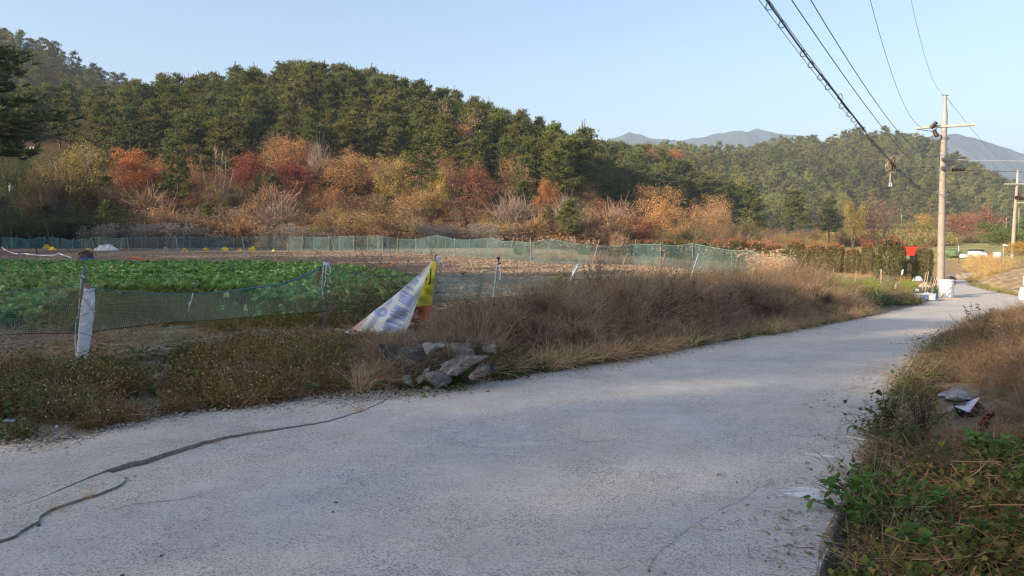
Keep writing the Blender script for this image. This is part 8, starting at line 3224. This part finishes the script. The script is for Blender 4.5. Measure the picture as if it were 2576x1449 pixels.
bulk_bag('big white bulk bag with a dark cover in the valley', 2454, 658, 34, 20, g0, True)
bulk_bag('white bag right of the orange sack in the valley', 2508, 660, 18, 16, g0 - 3, False)
bulk_bag('white bag behind the tan earth heap in the valley', 2476, 657, 16, 13, g0 - 1, False)
bulk_bag('large white sack at the right picture edge beside the furrowed field', 2590, 745, 44, 36, 33.0, False)
b_ = np.array([*W(2592, 745, 33.0)[:2], T1(W(2592, 745, 33.0)[0], 33.0) + 36 * 33.0 / FPX])
o = thing('bulk_bag', 'upper white sack standing on the large one at the right edge', 'bag', tuple(b_), group='white bulk bags')
m = MB()
hw = 34 * 33 / FPX / 2
lathe(m, [(hw * 0.7, 0.0), (hw, 0.10), (hw * 1.02, 0.42), (hw * 0.8, 0.62), (hw * 0.35, 0.74), (0.001, 0.76)], 14)
m.build('body', WHITEPLASTIC, o, True)
m = MB()
tube(m, [(0, 0, 0.72), (0.03, 0, 0.80), (0.10, -0.02, 0.84)], [0.05, 0.03, 0.06], 6)
m.build('tied_neck', WHITEPLASTIC, o)
# red panel
rd_ = 66.0
b_ = np.array([*W(2290, 648, rd_)[:2], 0])
b_[2] = T1(b_[0], rd_)
o = thing('red_container', 'flat red container wall seen between the trimmed shrubs', 'container', tuple(b_))
m = MB()
z0, z1 = W(2290, 643, rd_)[2] - b_[2], W(2290, 620, rd_)[2] - b_[2]
w_ = 36 * rd_ / FPX
box(m, (0, 0.5, (z0 + z1) / 2), (w_, 1.0, z1 - z0))
m.build('body', plain('red_paint', (0.62, 0.06, 0.035), (0.55, 0.05, 0.03), 1.5, 0.5), o)
m = MB()
for k in (-1, 1):
    box(m, (k * w_ * 0.4, 0.5, z0 / 2), (0.12, 0.9, z0))
m.build('feet', STEEL, o)
m = MB()
box(m, (0, 0.5, z1 + 0.02), (w_ * 1.02, 1.04, 0.04))
m.build('top_rim', RUSTY, o)
# graveyard on the left
GP = plain('grave_stone', (0.50, 0.50, 0.52), (0.40, 0.40, 0.42), 4, 0.8, 0.2)
gd = 86.0


def onhill(px, py, dflt=86.0):
    g_ = G(px, py, 200)
    return g_


g = onhill(27.5, 503)
s = g[1] / FPX
o = thing('stone_pillar', 'pale stone grave pillar with a capped top in the shade on the left', 'grave pillar', tuple(g))
m = MB()
lathe(m, [(4.3 * s, -0.2), (4.3 * s, 3 * s), (3.6 * s, 4 * s), (3.4 * s, 24 * s), (3.9 * s, 25 * s)], 8)
m.build('shaft', GP, o)
m = MB()
lathe(m, [(3.9 * s, 25 * s), (4.4 * s, 26.5 * s), (4.4 * s, 29 * s), (3.2 * s, 30 * s), (4.6 * s, 31 * s), (3.4 * s, 33.5 * s), (1.4 * s, 34.5 * s), (0.01, 35 * s)], 8)
m.build('cap', GP, o)
for i, (px, y0, y1, w, lb) in enumerate([(53.5, 541, 558, 13, 'low upright gravestone below the stone pillar'), (75, 573, 588, 12, 'gravestone with an uneven top just above the teal net'), (82, 371, 376, 10, 'small white topped grave marker on the upper terrace'), (49, 381, 388, 9, 'rounded pale gravestone on the upper terrace')]):
    g = onhill(px, y1)
    s = g[1] / FPX
    o = thing('gravestone', lb, 'gravestone', tuple(g))
    m = MB()
    box(m, (0, 0, (y1 - y0) * s * 0.45), (w * s, w * s * 0.3, (y1 - y0) * s * 1.1))
    m.build('slab', GP, o)
    m = MB()
    box(m, (0, 0, 0.05), (w * s * 1.4, w * s * 0.6, 0.14))
    box(m, (0.0, 0, (y1 - y0) * s * 1.03), (w * s * 1.12, w * s * 0.36, 0.10))
    m.build('plinth', GP, o)
for i, (px, yt, yb, w, lb) in enumerate([(57, 488, 511, 42, 'round clipped dark bush right of the stone pillar'), (109, 486, 502, 48, 'wide low clipped bush on the grave terrace'), (156, 495, 512, 36, 'small round dark bush at the right end of the grave terrace'), (10, 490, 520, 40, 'dark clipped bush left of the stone pillar')]):
    g = onhill(px, yb)
    plant('clipped_bush', lb, 'bush', LEAFY, i + 1, px, yt, w, float(g[1]), (0.07, 0.085, 0.03))
# ------------------------------------------------------------------ air
def build_haze():
    mb = MB()
    z0, z1 = -2.8, 375.0
    box(mb, (0, 0, (z0 + z1) / 2), (8200, 8200, z1 - z0))
    m, nt, out = new_mat('air')
    v = nt.nodes.new('ShaderNodeVolumePrincipled')
    v.inputs['Color'].default_value = (0.60, 0.76, 1.0, 1)
    v.inputs['Density'].default_value = HAZE
    v.inputs['Anisotropy'].default_value = 0.0
    nt.links.new(v.outputs['Volume'], out.inputs['Volume'])
    o = mb.build('haze', m)
    tag(o, kind='stuff')


HAZE = 0.0003
build_haze()
